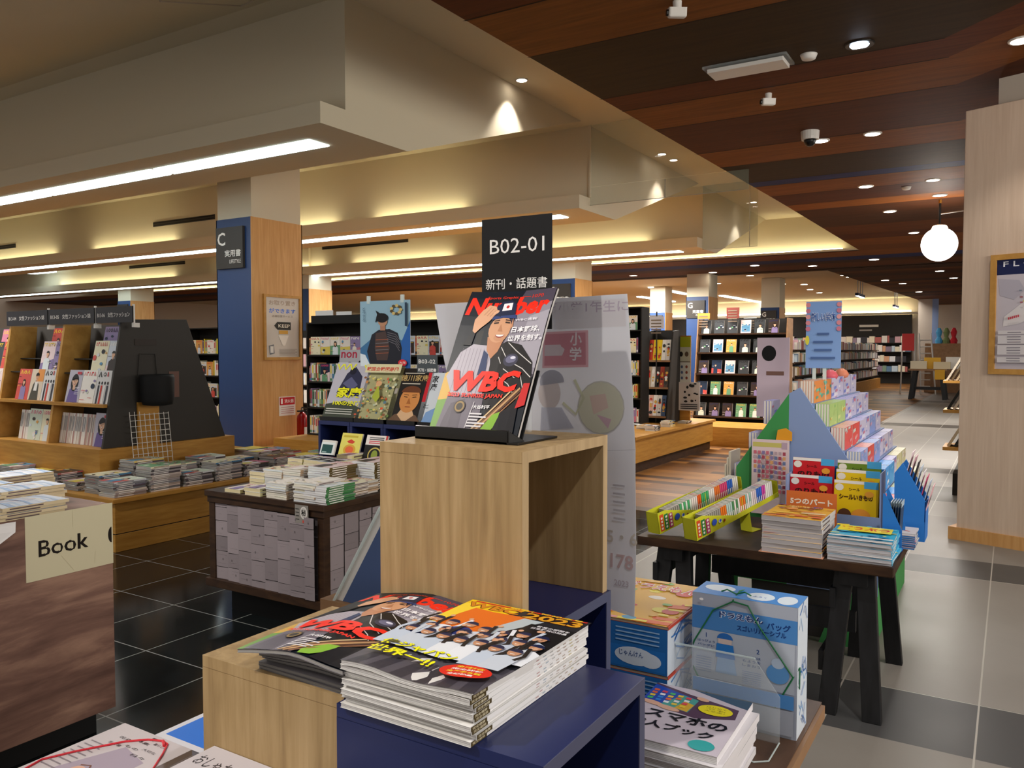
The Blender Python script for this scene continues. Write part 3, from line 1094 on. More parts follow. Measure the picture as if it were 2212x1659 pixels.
TZ = .90
open_cube(-.918, -.634, 1.06, 1.365, 1.204, 1.495, 'oak', 'oak_edge', 'tall oak-veneer open cube carrying the black magazine stand', 'display cube')
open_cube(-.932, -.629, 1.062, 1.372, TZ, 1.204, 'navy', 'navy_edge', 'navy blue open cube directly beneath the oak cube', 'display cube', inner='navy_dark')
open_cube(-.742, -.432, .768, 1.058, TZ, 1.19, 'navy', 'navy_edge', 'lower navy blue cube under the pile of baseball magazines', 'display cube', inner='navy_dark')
open_cube(-1.03, -.744, .783, 1.058, TZ, 1.192, 'oak', 'oak_edge', 'low oak-veneer cube at the left under the curled magazines', 'display cube')
# table carrying the risers
t = thing('display_table', 'long brown wooden table under the navy and oak cubes', 'table', (-.95, 1.15, 0))
a = MB(); a.box(-1.04, -.33, .40, 1.80, TZ - .03, TZ, 'table_wood'); a.box(-1.38, -1.04, .40, .90, TZ - .03, TZ, 'table_wood'); obj('tabletop', a, t, bevel=.004)
a = MB(); a.box(-.33, -.322, .41, 1.79, TZ - .03, TZ - .002, 'table_edge'); obj('edge_band', a, t)
a = MB(); a.box(-1.0, -.40, .50, 1.72, .12, TZ - .03, 'table_edge'); a.box(-1.34, -1.0, .50, .86, .12, TZ - .03, 'table_edge'); obj('body', a, t)
a = MB(); a.box(-.98, -.46, .56, 1.66, 0, .12, 'black_matte'); obj('plinth', a, t)

# ------------------------------------------------------------------ printed covers
def magazine(name, w, h, t, art, label, cat='magazine', group=None, spine_x=True, spinecol='#E4E2DE', pagecol='#C9C5BF', loc=(0, 0, 0), rotz=0.0, bend=None, parts=True, spine_art=None):
    """magazine lying flat, art on top; origin at its lower left corner"""
    root = thing(name, label, cat, loc, group)
    root.rotation_euler = (0, 0, rotz)
    root['_o'] = (0, 0, 0)
    nx = 8 if bend else 1
    a = MB()
    bf = bend or (lambda x, y: 0)
    g = 8 if bend else 1
    def grid(z, m, col, x0, x1, y0, y1, flip=False):
        for i in range(g):
            for j in range(g):
                xa, xb = x0 + (x1 - x0) * i / g, x0 + (x1 - x0) * (i + 1) / g
                ya, yb = y0 + (y1 - y0) * j / g, y0 + (y1 - y0) * (j + 1) / g
                q = [(xa, ya, z + bf(xa, ya)), (xb, ya, z + bf(xb, ya)), (xb, yb, z + bf(xb, yb)), (xa, yb, z + bf(xa, yb))]
                a.poly(q[::-1] if flip else q, m, col)
    def wall(x0, y0, x1, y1, z0, z1, col):
        for i in range(g):
            xa, ya = x0 + (x1 - x0) * i / g, y0 + (y1 - y0) * i / g
            xb, yb = x0 + (x1 - x0) * (i + 1) / g, y0 + (y1 - y0) * (i + 1) / g
            a.poly([(xa, ya, z0 + bf(xa, ya)), (xb, yb, z0 + bf(xb, yb)), (xb, yb, z1 + bf(xb, yb)), (xa, ya, z1 + bf(xa, ya))], 'print', col)
    e = .0006
    grid(e, 'print', pagecol, .001, w, .001, h - .001, True)
    for q in ((.001, .001, w, .001), (w, h - .001, .001, h - .001), (.001, h - .001, .001, .001)):
        wall(*q, e, t - e, pagecol)
    nl = max(2, int(t / .0022))
    for k in range(1, nl):
        zz = t * k / nl
        for q in ((.0008, .0008, w, .0008), (.0008, h - .0008, .0008, .0008)):
            wall(*q, zz, zz + .00035, '#8F8B86')
    obj('pages', a, root, loc=(0, 0, 0))
    a = MB()
    grid(t, 'print', spinecol, 0, w, 0, h)
    wall(w + .0002, 0, w + .0002, h, 0, t, spinecol)
    grid(.0001, 'print', spinecol, 0, w, 0, h, True)
    if art:
        art.put(a, (0, 0, t), (1, 0, 0), (0, 1, 0), .000035, .0002, bend=bend, cut=(.02 if bend else 0))
    if spine_art:
        spine_art.put(a, (w + .0003, 0, 0), (0, 1, 0), (0, 0, 1), .00006, .0003)
    obj('cover', a, root, loc=(0, 0, 0))
    return root


def face(A, cx, cy, r, skin='#D8A27E', hair='#1A1412', hy=.25, smile=True, sk2=None, long=False):
    if long:
        A.ell(cx, cy - r * .35, r * 1.25, r * 1.7, hair)
    A.rect(cx - r * .38, cy - r * 1.7, cx + r * .38, cy - r * .6, sk2 or skin)
    A.ell(cx, cy, r * .82, r * 1.12, skin)
    A.ell(cx - r * .84, cy - r * .05, r * .14, r * .25, skin)
    A.ell(cx + r * .84, cy - r * .05, r * .14, r * .25, skin)
    A.ell(cx, cy + r * .42, r * .92, r * .82, hair, a0=0, a1=180)
    A.poly([(cx - r * .9, cy + r * .45), (cx - r * .78, cy + r * .05), (cx - r * .62, cy + r * .48), (cx + r * .62, cy + r * .48), (cx + r * .78, cy + r * .05), (cx + r * .9, cy + r * .45)], hair)
    for s in (-1, 1):
        A.ell(cx + s * r * .34, cy + r * .08, r * .14, r * .07, '#2A1A14', n=10)
        A.line([(cx + s * r * .18, cy + r * .27), (cx + s * r * .52, cy + r * .28)], r * .08, '#2A1A14')
    A.poly([(cx - r * .06, cy + r * .05), (cx - r * .13, cy - r * .28), (cx + r * .13, cy - r * .28)], sk2 or '#B9805E')
    if smile:
        A.ell(cx, cy - r * .48, r * .32, r * .2, '#A83A34', a0=180, a1=360, n=10)
        A.ell(cx, cy - r * .48, r * .27, r * .1, '#F2EEE8', a0=180, a1=360, n=10)
    else:
        A.line([(cx - r * .24, cy - r * .52), (cx + r * .24, cy - r * .52)], r * .09, '#9A4A3C')


def number_cover():
    w, h = .210, .297
    A = Art()
    X_ = lambda u: u * w
    Y_ = lambda v: (1 - v) * h
    P = lambda L_: [(X_(u), Y_(v)) for u, v in L_]
    A.rect(0, 0, w, h, '#101722')
    A.poly(P([(.62, 0), (1, 0), (1, .62), (.5, .5), (.55, .2)]), '#4C4553')
    A.poly(P([(.62, .17), (1, .10), (1, .6), (.8, .55), (.55, .42)]), '#8E8893')
    A.poly(P([(.78, .2), (1, .16), (1, .56), (.72, .5)]), '#A6A1AB')
    A.poly(P([(0, .6), (.12, .55), (.2, 1), (0, 1)]), '#D4A94A')
    A.poly(P([(0, .78), (.16, .76), (.14, 1), (0, 1)]), '#6E9A3E')
    # title
    A.text('Sports Graphic', X_(.22), Y_(.066), h * .026, '#D9301A', .01, w=w * .36)
    A.text('Number', X_(.0) + .004, Y_(.185), h * .135, '#EE2A12', .045, shear=.12, w=w * .95)
    A.text('1070', X_(.74), Y_(.062), h * .026, '#D9301A', .012, w=w * .13)
    A.line(P([(.62, .05), (.72, .05)]), .0015, '#D9301A')
    # grey pinstripe jersey shoulder (left) and dark jacket (right)
    A.poly(P([(.02, .62), (.10, .45), (.22, .39), (.42, .40), (.48, .55), (.46, 1), (.10, 1), (.14, .75)]), '#B5AEB8')
    for k in range(9):
        A.line(P([(.12 + .04 * k, .42), (.10 + .042 * k, .95)]), .0007, '#7D7480')
    A.poly(P([(.1, .75), (.5, .72), (.52, 1), (.06, 1)]), '#6F6873')
    A.poly(P([(.14, .80), (.3, .76), (.34, 1), (.1, 1)]), '#5B545E')
    A.poly(P([(.46, .42), (.60, .37), (.78, .40), (.96, .52), (1.0, .66), (.92, .78), (.82, .95), (.64, .95), (.50, .75)]), '#1A1718')
    for k, pts in enumerate([[(.50, .43), (.62, .55), (.80, .62)], [(.55, .41), (.66, .50), (.86, .56), (.98, .62)], [(.62, .38), (.74, .44), (.95, .53)], [(.84, .58), (.93, .70), (.88, .76)], [(.58, .60), (.74, .66), (.84, .73)]]):
        A.line(P(pts), .0016, '#D8D4D0')
    A.ell(X_(.70), Y_(.50), w * .085, h * .043, '#3B3A4C')
    A.ell(X_(.70), Y_(.495), w * .06, h * .026, '#6D6C86')
    A.ell(X_(.72), Y_(.485), w * .03, h * .01, '#D9D8E6')
    # neck + face + cap + hand
    A.poly(P([(.36, .34), (.56, .34), (.52, .44), (.46, .49), (.39, .43)]), '#C08560')
    A.poly(P([(.36, .43), (.42, .46), (.45, .60), (.36, .60)]), '#22335E')
    A.ell(X_(.475), Y_(.285), w * .125, h * .095, '#D09A74')
    A.poly(P([(.60, .20), (.62, .27), (.59, .29)]), '#C28A66')
    A.ell(X_(.50), Y_(.345), w * .07, h * .026, '#C58D68')
    A.ell(X_(.495), Y_(.325), w * .052, h * .021, '#8E3028', a0=180, a1=360)
    A.ell(X_(.495), Y_(.325), w * .046, h * .013, '#F3EFEA', a0=180, a1=360)
    A.poly(P([(.475, .25), (.455, .30), (.515, .303)]), '#B87E58')
    A.line(P([(.39, .243), (.445, .24)]), .0032, '#2A1712')
    A.line(P([(.52, .238), (.575, .243)]), .0032, '#2A1712')
    A.line(P([(.39, .228), (.45, .222)]), .0022, '#3A221A')
    A.line(P([(.515, .220), (.58, .228)]), .0022, '#3A221A')
    A.poly(P([(.36, .19), (.37, .12), (.42, .085), (.52, .075), (.59, .11), (.61, .19), (.60, .205), (.36, .205)]), '#1B2340')
    A.poly(P([(.34, .195), (.62, .185), (.64, .215), (.48, .205), (.36, .22)]), '#2D3F74')
    A.poly(P([(.44, .10), (.54, .095), (.55, .15), (.44, .155)]), '#EDEAEC')
    A.ell(X_(.495), Y_(.125), w * .018, h * .012, '#C22A24')
    A.poly(P([(.17, .30), (.16, .22), (.22, .15), (.28, .11), (.36, .12), (.39, .155), (.37, .19), (.33, .23), (.25, .28), (.2, .32)]), '#D8A480')
    for k in range(4):
        A.line(P([(.25 + .035 * k, .185 + .006 * k), (.31 + .03 * k, .125 + .012 * k)]), .0007, '#8A563C')
    A.ell(X_(.38), Y_(.165), w * .035, h * .012, '#E0AF8C', rot=.5)
    A.poly(P([(.10, .40), (.17, .30), (.21, .32), (.2, .40)]), '#14161C')
    # vertical copy
    A.text('WBC速報', X_(.63), Y_(.235), h * .02, '#EEEAF0', .01, w=w * .26)
    A.text('日本野球、', X_(.62), Y_(.315), h * .042, '#F2F0F2', .02, w=w * .33)
    A.text('世界を制す。', X_(.60), Y_(.375), h * .042, '#F2F0F2', .02, w=w * .40)
    # trophy rods
    for k, (u0, u1, c) in enumerate([(.95, .47, '#5A3A2C'), (.90, .45, '#C49A6A'), (.86, .42, '#7A5238'), (.80, .40, '#D8B889'), (.93, .50, '#9A6A48')]):
        A.line(P([(u0, .68 + .01 * k), (u1, 1.0)]), .0045 - .0004 * k, c)
    A.poly(P([(.56, .96), (.66, .86), (.74, .84), (.73, .92), (.66, .98), (.58, 1.0)]), '#86B63C')
    A.poly(P([(.75, .84), (.92, .78), (.95, 1), (.68, 1)]), '#17151B')
    A.poly(P([(.93, .66), (1, .66), (1, .80), (.9, .82)]), '#C92A2A')
    A.line(P([(.38, 1.0), (.42, .78)]), .0014, '#D9D4D6')
    A.ell(X_(.27), Y_(.815), w * .062, h * .042, '#3A352F')
    A.ell(X_(.27), Y_(.815), w * .052, h * .035, '#9C7F4C')
    A.ell(X_(.27), Y_(.815), w * .036, h * .024, '#3A352F')
    A.text('WBC', X_(.09), Y_(.715), h * .14, '#F22A14', .05, shear=.15, w=w * .78)
    A.text('2023 SUNRISE JAPAN', X_(.10), Y_(.76), h * .034, '#F22A14', .03, w=w * .62)
    A.text('大谷翔平', X_(.42), Y_(.825), h * .026, '#F4F2F2', .02, w=w * .19)
    for k in range(5):
        A.rect(X_(.40), Y_(.862 + k * .02), X_(.40 + (.14, .2, .11, .2, .17)[k]), Y_(.852 + k * .02), '#DCD8DA')
    return A


def samurai_cover():
    w, h = .210, .297
    A = Art()
    P = lambda L_: [(u * w, (1 - v) * h) for u, v in L_]
    A.rect(0, 0, w, h, '#26262B')
    A.poly(P([(0, .62), (1, .70), (1, 1), (0, 1)]), '#56525A')
    for k in range(6):
        A.poly(P([(.04 + .17 * k, 1), (.14 + .17 * k, 1), (.2 + .15 * k, .84), (.12 + .15 * k, .84)]), '#3D3A42')
    A.poly(P([(0, 0), (.5, 0), (.38, .16), (0, .2)]), '#F0C516')
    A.poly(P([(0, .10), (.30, .12), (.62, .10), (.52, .42), (0, .40)]), '#E4701E')
    A.poly(P([(.0, .06), (.15, .06), (.05, .42), (0, .42)]), '#F3D43A')
    A.poly(P([(.56, .12), (.72, .12), (.5, .45), (.42, .42)]), '#B7C3C8')
    A.poly(P([(.66, .17), (1, .16), (1, .5), (.58, .5)]), '#1B1B1E')
    A.text('WBC', .02 * w, h * .895, h * .075, '#5A2208', .06, w=w * .45)
    A.text('WBC', .025 * w, h * .90, h * .072, '#D2841C', .03, w=w * .45)
    A.text('2023', .52 * w, h * .885, h * .082, '#5A2208', .06, w=w * .45)
    A.text('2023', .525 * w, h * .89, h * .078, '#E0A12A', .03, w=w * .45)
    A.rect(.05 * w, h * .975, .98 * w, h * .99, '#C22A20')
    A.text('完全優勝記念号', .35 * w, h * .974, h * .02, '#F6DA3A', .02, w=w * .6)
    A.text('歓喜の瞬間を', .72 * w, h * .80, h * .024, '#E6E6EA', .02, w=w * .25)
    A.text('日本野球の結晶', .70 * w, h * .77, h * .024, '#E6E6EA', .02, w=w * .27)
    RR = random.Random(21)
    # crowd of celebrating players
    for row in range(3):
        for k in range(7):
            u = .04 + .14 * k + .06 * (row % 2)
            v = .36 + .10 * row + RR.uniform(-.02, .02)
            jc = RR.choice(['#DCE0E8', '#C9D2DE', '#E4E8EE', '#D4DAE4', '#E8ECF2', '#C4D0E0', '#2B3A78'])
            A.poly(P([(u - .08, v + .22), (u - .085, v + .07), (u - .03, v + .045), (u + .03, v + .045), (u + .085, v + .07), (u + .08, v + .22)]), jc)
            for s in (-1, 1):
                if RR.random() < .65:
                    A.line(P([(u + s * .06, v + .08), (u + s * .085, v + .02), (u + s * RR.uniform(.03, .11), v - .075)]), .0062, RR.choice(['#1E1D22', jc, '#1E1D22']))
                    A.ell((u + s * .08) * w, (1 - v + .085) * h, .004, .0045, '#D9A988', n=8)
            A.ell(u * w, (1 - v) * h, .0095, .0115, '#C58F6C', n=12)
            A.ell(u * w, (1 - v + .014) * h, .0098, .0085, '#1B2344', a0=0, a1=180, n=8)
            A.line([(u * w - .010, (1 - v + .013) * h), (u * w + .012, (1 - v + .010) * h)], .0022, '#24305C')
            A.line([(u * w - .0035, (1 - v - .018) * h), (u * w + .0035, (1 - v - .018) * h)], .0018, '#F0ECE6')
    A.text('侍ジャパン', .05 * w, h * .20, h * .075, '#5A5A20', .05, w=w * .58)
    A.text('侍ジャパン', .05 * w, h * .202, h * .073, '#F3F01E', .03, w=w * .58)
    A.text('世界一!!', .05 * w, h * .105, h * .08, '#5A5A20', .05, w=w * .5)
    A.text('世界一!!', .05 * w, h * .107, h * .078, '#F3F01E', .03, w=w * .5)
    A.ell(.80 * w, .135 * h, w * .175, h * .068, '#E02A1E', n=28)
    A.text('全7試合', .80 * w, h * .165, h * .020, '#F6E23A', .02, w=w * .2, anchor='c')
    A.text('完全詳報', .80 * w, h * .138, h * .020, '#F8F4F0', .02, w=w * .22, anchor='c')
    A.text('全選手名鑑', .80 * w, h * .112, h * .019, '#F6E23A', .02, w=w * .24, anchor='c')
    A.text('全記録集', .80 * w, h * .086, h * .019, '#F8F4F0', .02, w=w * .18, anchor='c')
    return A


NUM = number_cover()
SAM = samurai_cover()
# --- left pile: curled magazines on the low oak cube
def curl(x, y):
    d = max(0, .11 - x) / .11
    e = max(0, .12 - y) / .12
    return -.012 * d * d - .004 * e * e + .006 * math.exp(-((x - .12) / .05) ** 2)


RJ = random.Random(4)
n_left = 7
th = .0052
zz = 1.1925
for k in range(n_left):
    top = k == n_left - 1
    x = -.928 + (0 if top else RJ.uniform(.004, .012) + .006)
    y = .763 if top else .79 + RJ.uniform(0, .012)
    bb = (lambda s: (lambda u, v: curl(u, v) * s))(k / n_left if not top else 1.0)
    magazine('magazine', .205, .297, th, NUM if top else None, 'dark sports magazine with big red lettering, topmost of the curled left pile' if top else f'grey-edged sports magazine, {ordinal(n_left - 1 - k)} from the top of the curled left pile',
             group='sports magazines piled on the low oak cube', loc=(x, y + (0 if top else 0), zz + k * th + (.014 if top else .012 * k / n_left)), rotz=-.02 + RJ.uniform(-.01, .01), bend=bb, pagecol='#6F6C69' if not top else '#A5A29E', spinecol='#8F8C90')
# --- right pile: ten thick magazines on the navy cube
sp = Art()
sp.rect(0, .0002, .297, .0062, '#E9E8E8')
for k in range(7):
    sp.rect(.15 + k * .018, .0024, .15 + k * .018 + .008, .0040, R.choice(['#B8A8A0', '#A8B4C0', '#C0A0A0', '#B9B9B9', '#C9BFA0']))
sp.rect(.001, .0004, .034, .006, '#4E4226')
sp.text('完全優勝', .004, .0016, .0032, '#E9DFC0', 0.0, w=.026)
n_r = 10
th = .0062
for k in range(n_r):
    top = k == n_r - 1
    magazine('magazine', .204, .297, th, SAM if top else None, 'baseball magazine with orange banner and player crowd, topmost of the thick right pile' if top else f'white-spined baseball magazine, {ordinal(n_r - 1 - k)} from the top of the thick right pile',
             group='baseball magazines piled on the navy cube', loc=(-.727 + RJ.uniform(-.003, .003), .762 + RJ.uniform(-.004, .006), 1.1905 + k * (th + .0002)), rotz=-.01 + RJ.uniform(-.02, .02) * (0 if top else 1), spine_art=sp, pagecol='#D2D0CE',
             bend=(lambda u, v: .003 * math.exp(-((v - .02) / .05) ** 2) * math.sin(u * 40)) if top else None)

# --- magazine stand with one standing copy
b0 = atz(1134, 945, 1.505)
S0 = Vector((b0.x - .105, b0.y, 1.495))
t = thing('magazine_stand', 'black plastic magazine stand on top of the oak cube', 'stand', S0)
a = MB()
xa, xb = b0.x - .205, b0.x + .008
fy = 1.128
a.box(xa - .0, xb - .02, fy, fy + .006, 1.495, 1.518, 'black')
a.box(xa, xb, fy, b0.y + .10, 1.495, 1.499, 'black')
a.prism([(xb - .02, fy, 1.495), (xb - .02, fy, 1.518), (xb - .012, b0.y, 1.500), (xb - .012, b0.y, 1.495)], (.003, 0, 0), 'black')
obj('base_tray', a, t, bevel=.0015)
lean = Vector((0, .135, .262)).normalized()
a = MB(); q = [Vector((xa + .01, b0.y + .006, 1.500)), Vector((xb - .018, b0.y + .006, 1.500)), Vector((xb - .018, b0.y + .006, 1.500)) + lean * .13, Vector((xa + .01, b0.y + .006, 1.500)) + lean * .13]
a.prism(q, Vector((0, .003, -.0015)), 'black_matte'); obj('back_rest', a, t)
a = MB(); U = Vector((1, 0, 0)); Nn = U.cross(lean)
O = Vector((b0.x - .200, b0.y, 1.500))
W_, H_ = .188, .297
def bow(x, y):
    return -.010 * math.cos((x / W_ - .5) * 2.2) + .010 - .014 * max(0, (y / H_ - .72)) ** 2 * 6
g = 10
for i in range(g):
    for j in range(g):
        c_ = [(W_ * (i + di) / g, H_ * (j + dj) / g) for di, dj in ((0, 0), (1, 0), (1, 1), (0, 1))]
        a.poly([O + U * x + lean * y + Nn * (bow(x, y)) for x, y in c_], 'print', '#222')  if False else a.poly([O + U * x + lean * y + Nn * (bow(x, y)) for x, y in c_], 'print', '#222222')
        a.poly([O + U * x + lean * y + Nn * (bow(x, y) - .005) for x, y in c_][::-1], 'print', '#C9C5BF')
for (f0, f1) in (((0, 0), (1, 0)), ((1, 0), (1, 1)), ((1, 1), (0, 1)), ((0, 1), (0, 0))):
    for i in range(g):
        def pt(s, dz):
            x = W_ * (f0[0] + (f1[0] - f0[0]) * s); y = H_ * (f0[1] + (f1[1] - f0[1]) * s)
            return O + U * x + lean * y + Nn * (bow(x, y) + dz)
        a.poly([pt(i / g, -.005), pt((i + 1) / g, -.005), pt((i + 1) / g, 0), pt(i / g, 0)], 'print', '#BDB9B4')
NUM.put(a, O, U * (W_ / .21), lean, .00004, .0003, bend=bow, cut=.02)
obj('magazine', a, label='standing sports magazine with a smiling player touching his cap, red title', cat='magazine')

# --- B02-01 board on a clear clip base
yS = 1.335
p, q = aty(1041, 478, yS), aty(1192, 458, yS)
zt = (p.z + q.z) / 2
t = thing('section_sign', 'black section board reading B02-01 behind the standing magazine', 'sign', (p.x, yS, 1.495))
w = q.x - p.x
a = MB(); hh = .215
a.box(p.x, q.x, yS, yS + .003, zt - hh, zt, 'black_matte')
A = Art()
A.rect(0, 0, w, hh, '#1E1E1F', 'matte_print')
A.text('B02-01', w * .12, hh - .068, .028, '#DEDCD8', .0, w=w * .78)
A.text('新刊・話題書', w * .06, hh - .137, .021, '#DEDCD8', .005, w=w * .88)
bd = obj('board', a, t, bevel=.0008)
a = MB(); A.put(a, (p.x, yS, zt - hh), (1, 0, 0), (0, 0, 1), .0001, .0003)
obj('lettering', a, bd)
a = MB()
for dx in (.045, .095):
    ring = [(p.x + dx + .009 * math.cos(s * math.pi / 8), yS - .006, 1.735 + .016 * math.sin(s * math.pi / 8)) for s in range(16)]
    a.tube(ring, .0018, 'acrylic_edge', closed=True)
a.box(p.x + .03, p.x + .11, yS - .008, yS + .006, 1.495, 1.72, 'acrylic')
obj('clear_holder', a, t)

# --- thin printed paper hanging behind the cube, seen from its back
yP = 1.43
pts = [(942, 657), (1358, 635), (1366, 800), (1378, 970), (1376, 1150), (1374, 1330), (1313, 1312), (1205, 1300), (1120, 1200), (1010, 940), (975, 820)]
P3 = [aty(x, y, yP) for x, y in pts]
xl = min(p.x for p in P3); zl = min(p.z for p in P3)
a = MB(); A = Art()
A.poly([(p.x - xl, p.z - zl) for p in P3], '#B9BABF', 'vinyl')
def pp(x, y):
    q = aty(x, y, yP); return (q.x - xl, q.z - zl)
A.poly([pp(1185, 652), pp(1352, 645), pp(1354, 705), pp(1190, 712)], '#BAB7BA', 'vinyl')
c = pp(1268, 675); A.text('新小学1年生に', c[0] - .1, c[1], .022, '#A59BA8', .01, w=.19, m='vinyl')
A.poly([pp(1168, 717), pp(1268, 713), pp(1270, 793), pp(1168, 795)], '#BE979E', 'vinyl')
A.poly([pp(1172, 722), pp(1262, 718), pp(1264, 788), pp(1172, 790)], '#B07E88', 'vinyl')
A.poly([pp(1172, 745), pp(1218, 744), pp(1218, 768), pp(1172, 769)], '#BBB3B8', 'vinyl')
c = pp(1222, 786); A.vtext('小学', c[0] + .019, c[1] + .036, .027, '#BDB5BA', .02)
# faint child illustration
c = pp(1185, 850); A.ell(c[0], c[1], .026, .032, '#AFA7A6', m='vinyl')
c = pp(1190, 825); A.ell(c[0], c[1], .028, .024, '#8F8F98', a0=0, a1=200, m='vinyl')
A.poly([pp(1168, 880), pp(1212, 880), pp(1240, 925), pp(1165, 930)], '#A3A4AE', 'vinyl')
c = pp(1300, 880); A.ell(c[0], c[1], .052, .052, '#A5A49E', m='vinyl'); A.ell(c[0], c[1], .0495, .0495, '#B9B8A8', m='vinyl')
A.poly([pp(1275, 855), pp(1310, 850), pp(1318, 880), pp(1285, 895)], '#BCA9A2', 'vinyl')
A.poly([pp(1292, 895), pp(1325, 905), pp(1318, 925)], '#B59AA6', 'vinyl')
A.line([pp(1215, 870), pp(1245, 895), pp(1262, 860), pp(1240, 820)], .006, '#AFB09A', 'vinyl')
for k, (y_, tx, hh_, cc) in enumerate([(1175, '5・6', .025, '#AFA9A0'), (1228, '178', .028, '#B49E9E'), (1265, '2023', .012, '#A7A0A6')]):
    c = pp(1345, y_); A.text(tx, c[0], c[1], hh_, cc, .02, anchor='c', m='vinyl')
for k in range(5):
    c = pp(1342, 1050 + k * 18); A.rect(c[0] - .014, c[1], c[0] + .012, c[1] + .004, '#ABA9AE', 'vinyl')
A.line([pp(1300, 972), pp(1379, 970)], .0008, '#9C9CA2', 'vinyl')
def wave(x, y):
    return .008 * math.sin(x * 14 + 1) + .004 * math.sin(y * 16 + x * 6)
A.put(a, (xl, yP, zl), (1, 0, 0), (0, 0, 1), .00012, 0, bend=wave, cut=.03)
nb = MB(); B = Art(); B.poly([(p.x - xl, p.z - zl) for p in P3], '#D6D6DA', 'vinyl')
B.put(a, (xl, yP, zl), (1, 0, 0), (0, 0, 1), 0, -.0006, bend=wave, cut=.03)
obj('hanging_poster', a, label='thin white poster seen from its back, hanging behind the oak cube', cat='poster')

#@@RIGHT TABLE GOODS
# boxed magazine supplements, tied with cord
def blue_box_art(w, h, seed, txt):
    A = Art(); q = random.Random(seed)
    A.rect(0, 0, w, h, '#2A6FB4'); A.rect(.004, .004, w - .004, h * .5, '#2C78C4')
    A.ell(w * .2, h * .5, .03, .03, '#7FAEDB'); A.ell(w * .2, h * .58, .014, .014, '#D8C0B0')
    A.ell(w * .66, h * .3, w * .22, h * .2, '#DCE8F2'); A.ell(w * .82, h * .26, w * .12, h * .16, '#DCE8F2')
    A.text(txt, w * .62, h * .28, .012, '#24508E', .01, w=w * .26, anchor='c')
    for k in range(4):
        A.rect(w * .45, h * (.88 - k * .09), w * .92, h * (.91 - k * .09), '#9CC3E6')
    return A


def colour_cover(w, h, seed, pal, n=26, txt=None, tc='#C8202C'):
    A = Art(); q = random.Random(seed)
    A.rect(0, 0, w, h, pal[0])
    for k in range(n):
        c = q.choice(pal)
        x, y = q.uniform(0, w), q.uniform(0, h)
        s = q.uniform(.06, .2) * w
        if q.random() < .5:
            x0, x1, y0, y1 = max(0, x - s), min(w, x + s), max(0, y - s * .4), min(h, y + s * .4)
            A.poly([(x0, y0), (x1, y0 + (y1 - y0) * .3), (x1, y1), (x0, y1 - (y1 - y0) * .2)], c)
        else:
            rr = min(s * .6, x, y, w - x, h - y)
            if rr > .002:
                A.ell(x, y, rr, rr * q.uniform(.5, 1), c, n=12)
    if txt:
        A.text(txt, w * .08, h * .74, h * .16, '#FFFFFF', .06, w=w * .84)
        A.text(txt, w * .08, h * .745, h * .155, tc, .02, w=w * .84)
    return A


KIDP = ['#E8B23A', '#E8662E', '#F2E14A', '#D43A3A', '#F4EDE2', '#7AB85A', '#4FA0C8', '#F0A0A8']
def carton(name, x0, x1, y0, y1, z0, z1, front, top, side, label, cat='boxed magazine', group=None, colr='#2A6FB4'):
    t = thing(name, label, cat, ((x0 + x1) / 2, (y0 + y1) / 2, z0), group)
    a = MB(); a.box(x0, x1, y0, y1, z0, z1, 'print', colr)
    if front: front.put(a, (x0, y0, z0), (1, 0, 0), (0, 0, 1), .00015, .0004)
    if side: side.put(a, (x1, y0, z0), (0, 1, 0), (0, 0, 1), .00015, .0004)
    if top: top.put(a, (x0, y0, z1), (1, 0, 0), (0, 1, 0), .00015, .0004)
    obj('carton', a, t)
    return t


bx0, bx1 = -.775, -.572
by0, by1 = 1.52, 1.83
def swirl(w, h, seed):
    A = Art(); q = random.Random(seed); A.rect(0, 0, w, h, '#D5DFEA')
    for k in range(14):
        y = q.uniform(.01, h - .01); x = q.uniform(.01, w * .6)
        A.line([(x, y), (x + w * .15, min(h, y + q.uniform(-.02, .03))), (min(w, x + w * .35), max(0, min(h, y + q.uniform(-.03, .03))))], .003, q.choice(['#3A7FC8', '#6FA8DC', '#9ABFE4', '#2A68B0']))
    return A


zz = TZ
for k, (hgt, txt) in enumerate([(.093, 'カメラ'), (.093, 'じゃんけん')]):
    c = carton('boxed_supplement', bx0, bx1, by0 + .0, by0 + .30, zz, zz + hgt, blue_box_art(bx1 - bx0, hgt, 3 + k, txt), None, swirl(.30, hgt, 8 + k), f'blue supplement carton, {"lower" if k == 0 else "upper"} of two between poster and tall pack', group='blue supplement cartons on the brown table')
    zz += hgt
    magazine('kids_magazine', bx1 - bx0 + .004, .30, .006, colour_cover(bx1 - bx0, .30, 31 + k, KIDP, 40, 'ドラえもん', '#D02030'), f'colourful children\'s magazine lying on the {"lower" if k == 0 else "upper"} blue carton', loc=(bx0 - .002, by0, zz + .0005), group='children\'s magazines on cartons', pagecol='#B8A48C', spinecol='#C8452E')
    zz += .0075
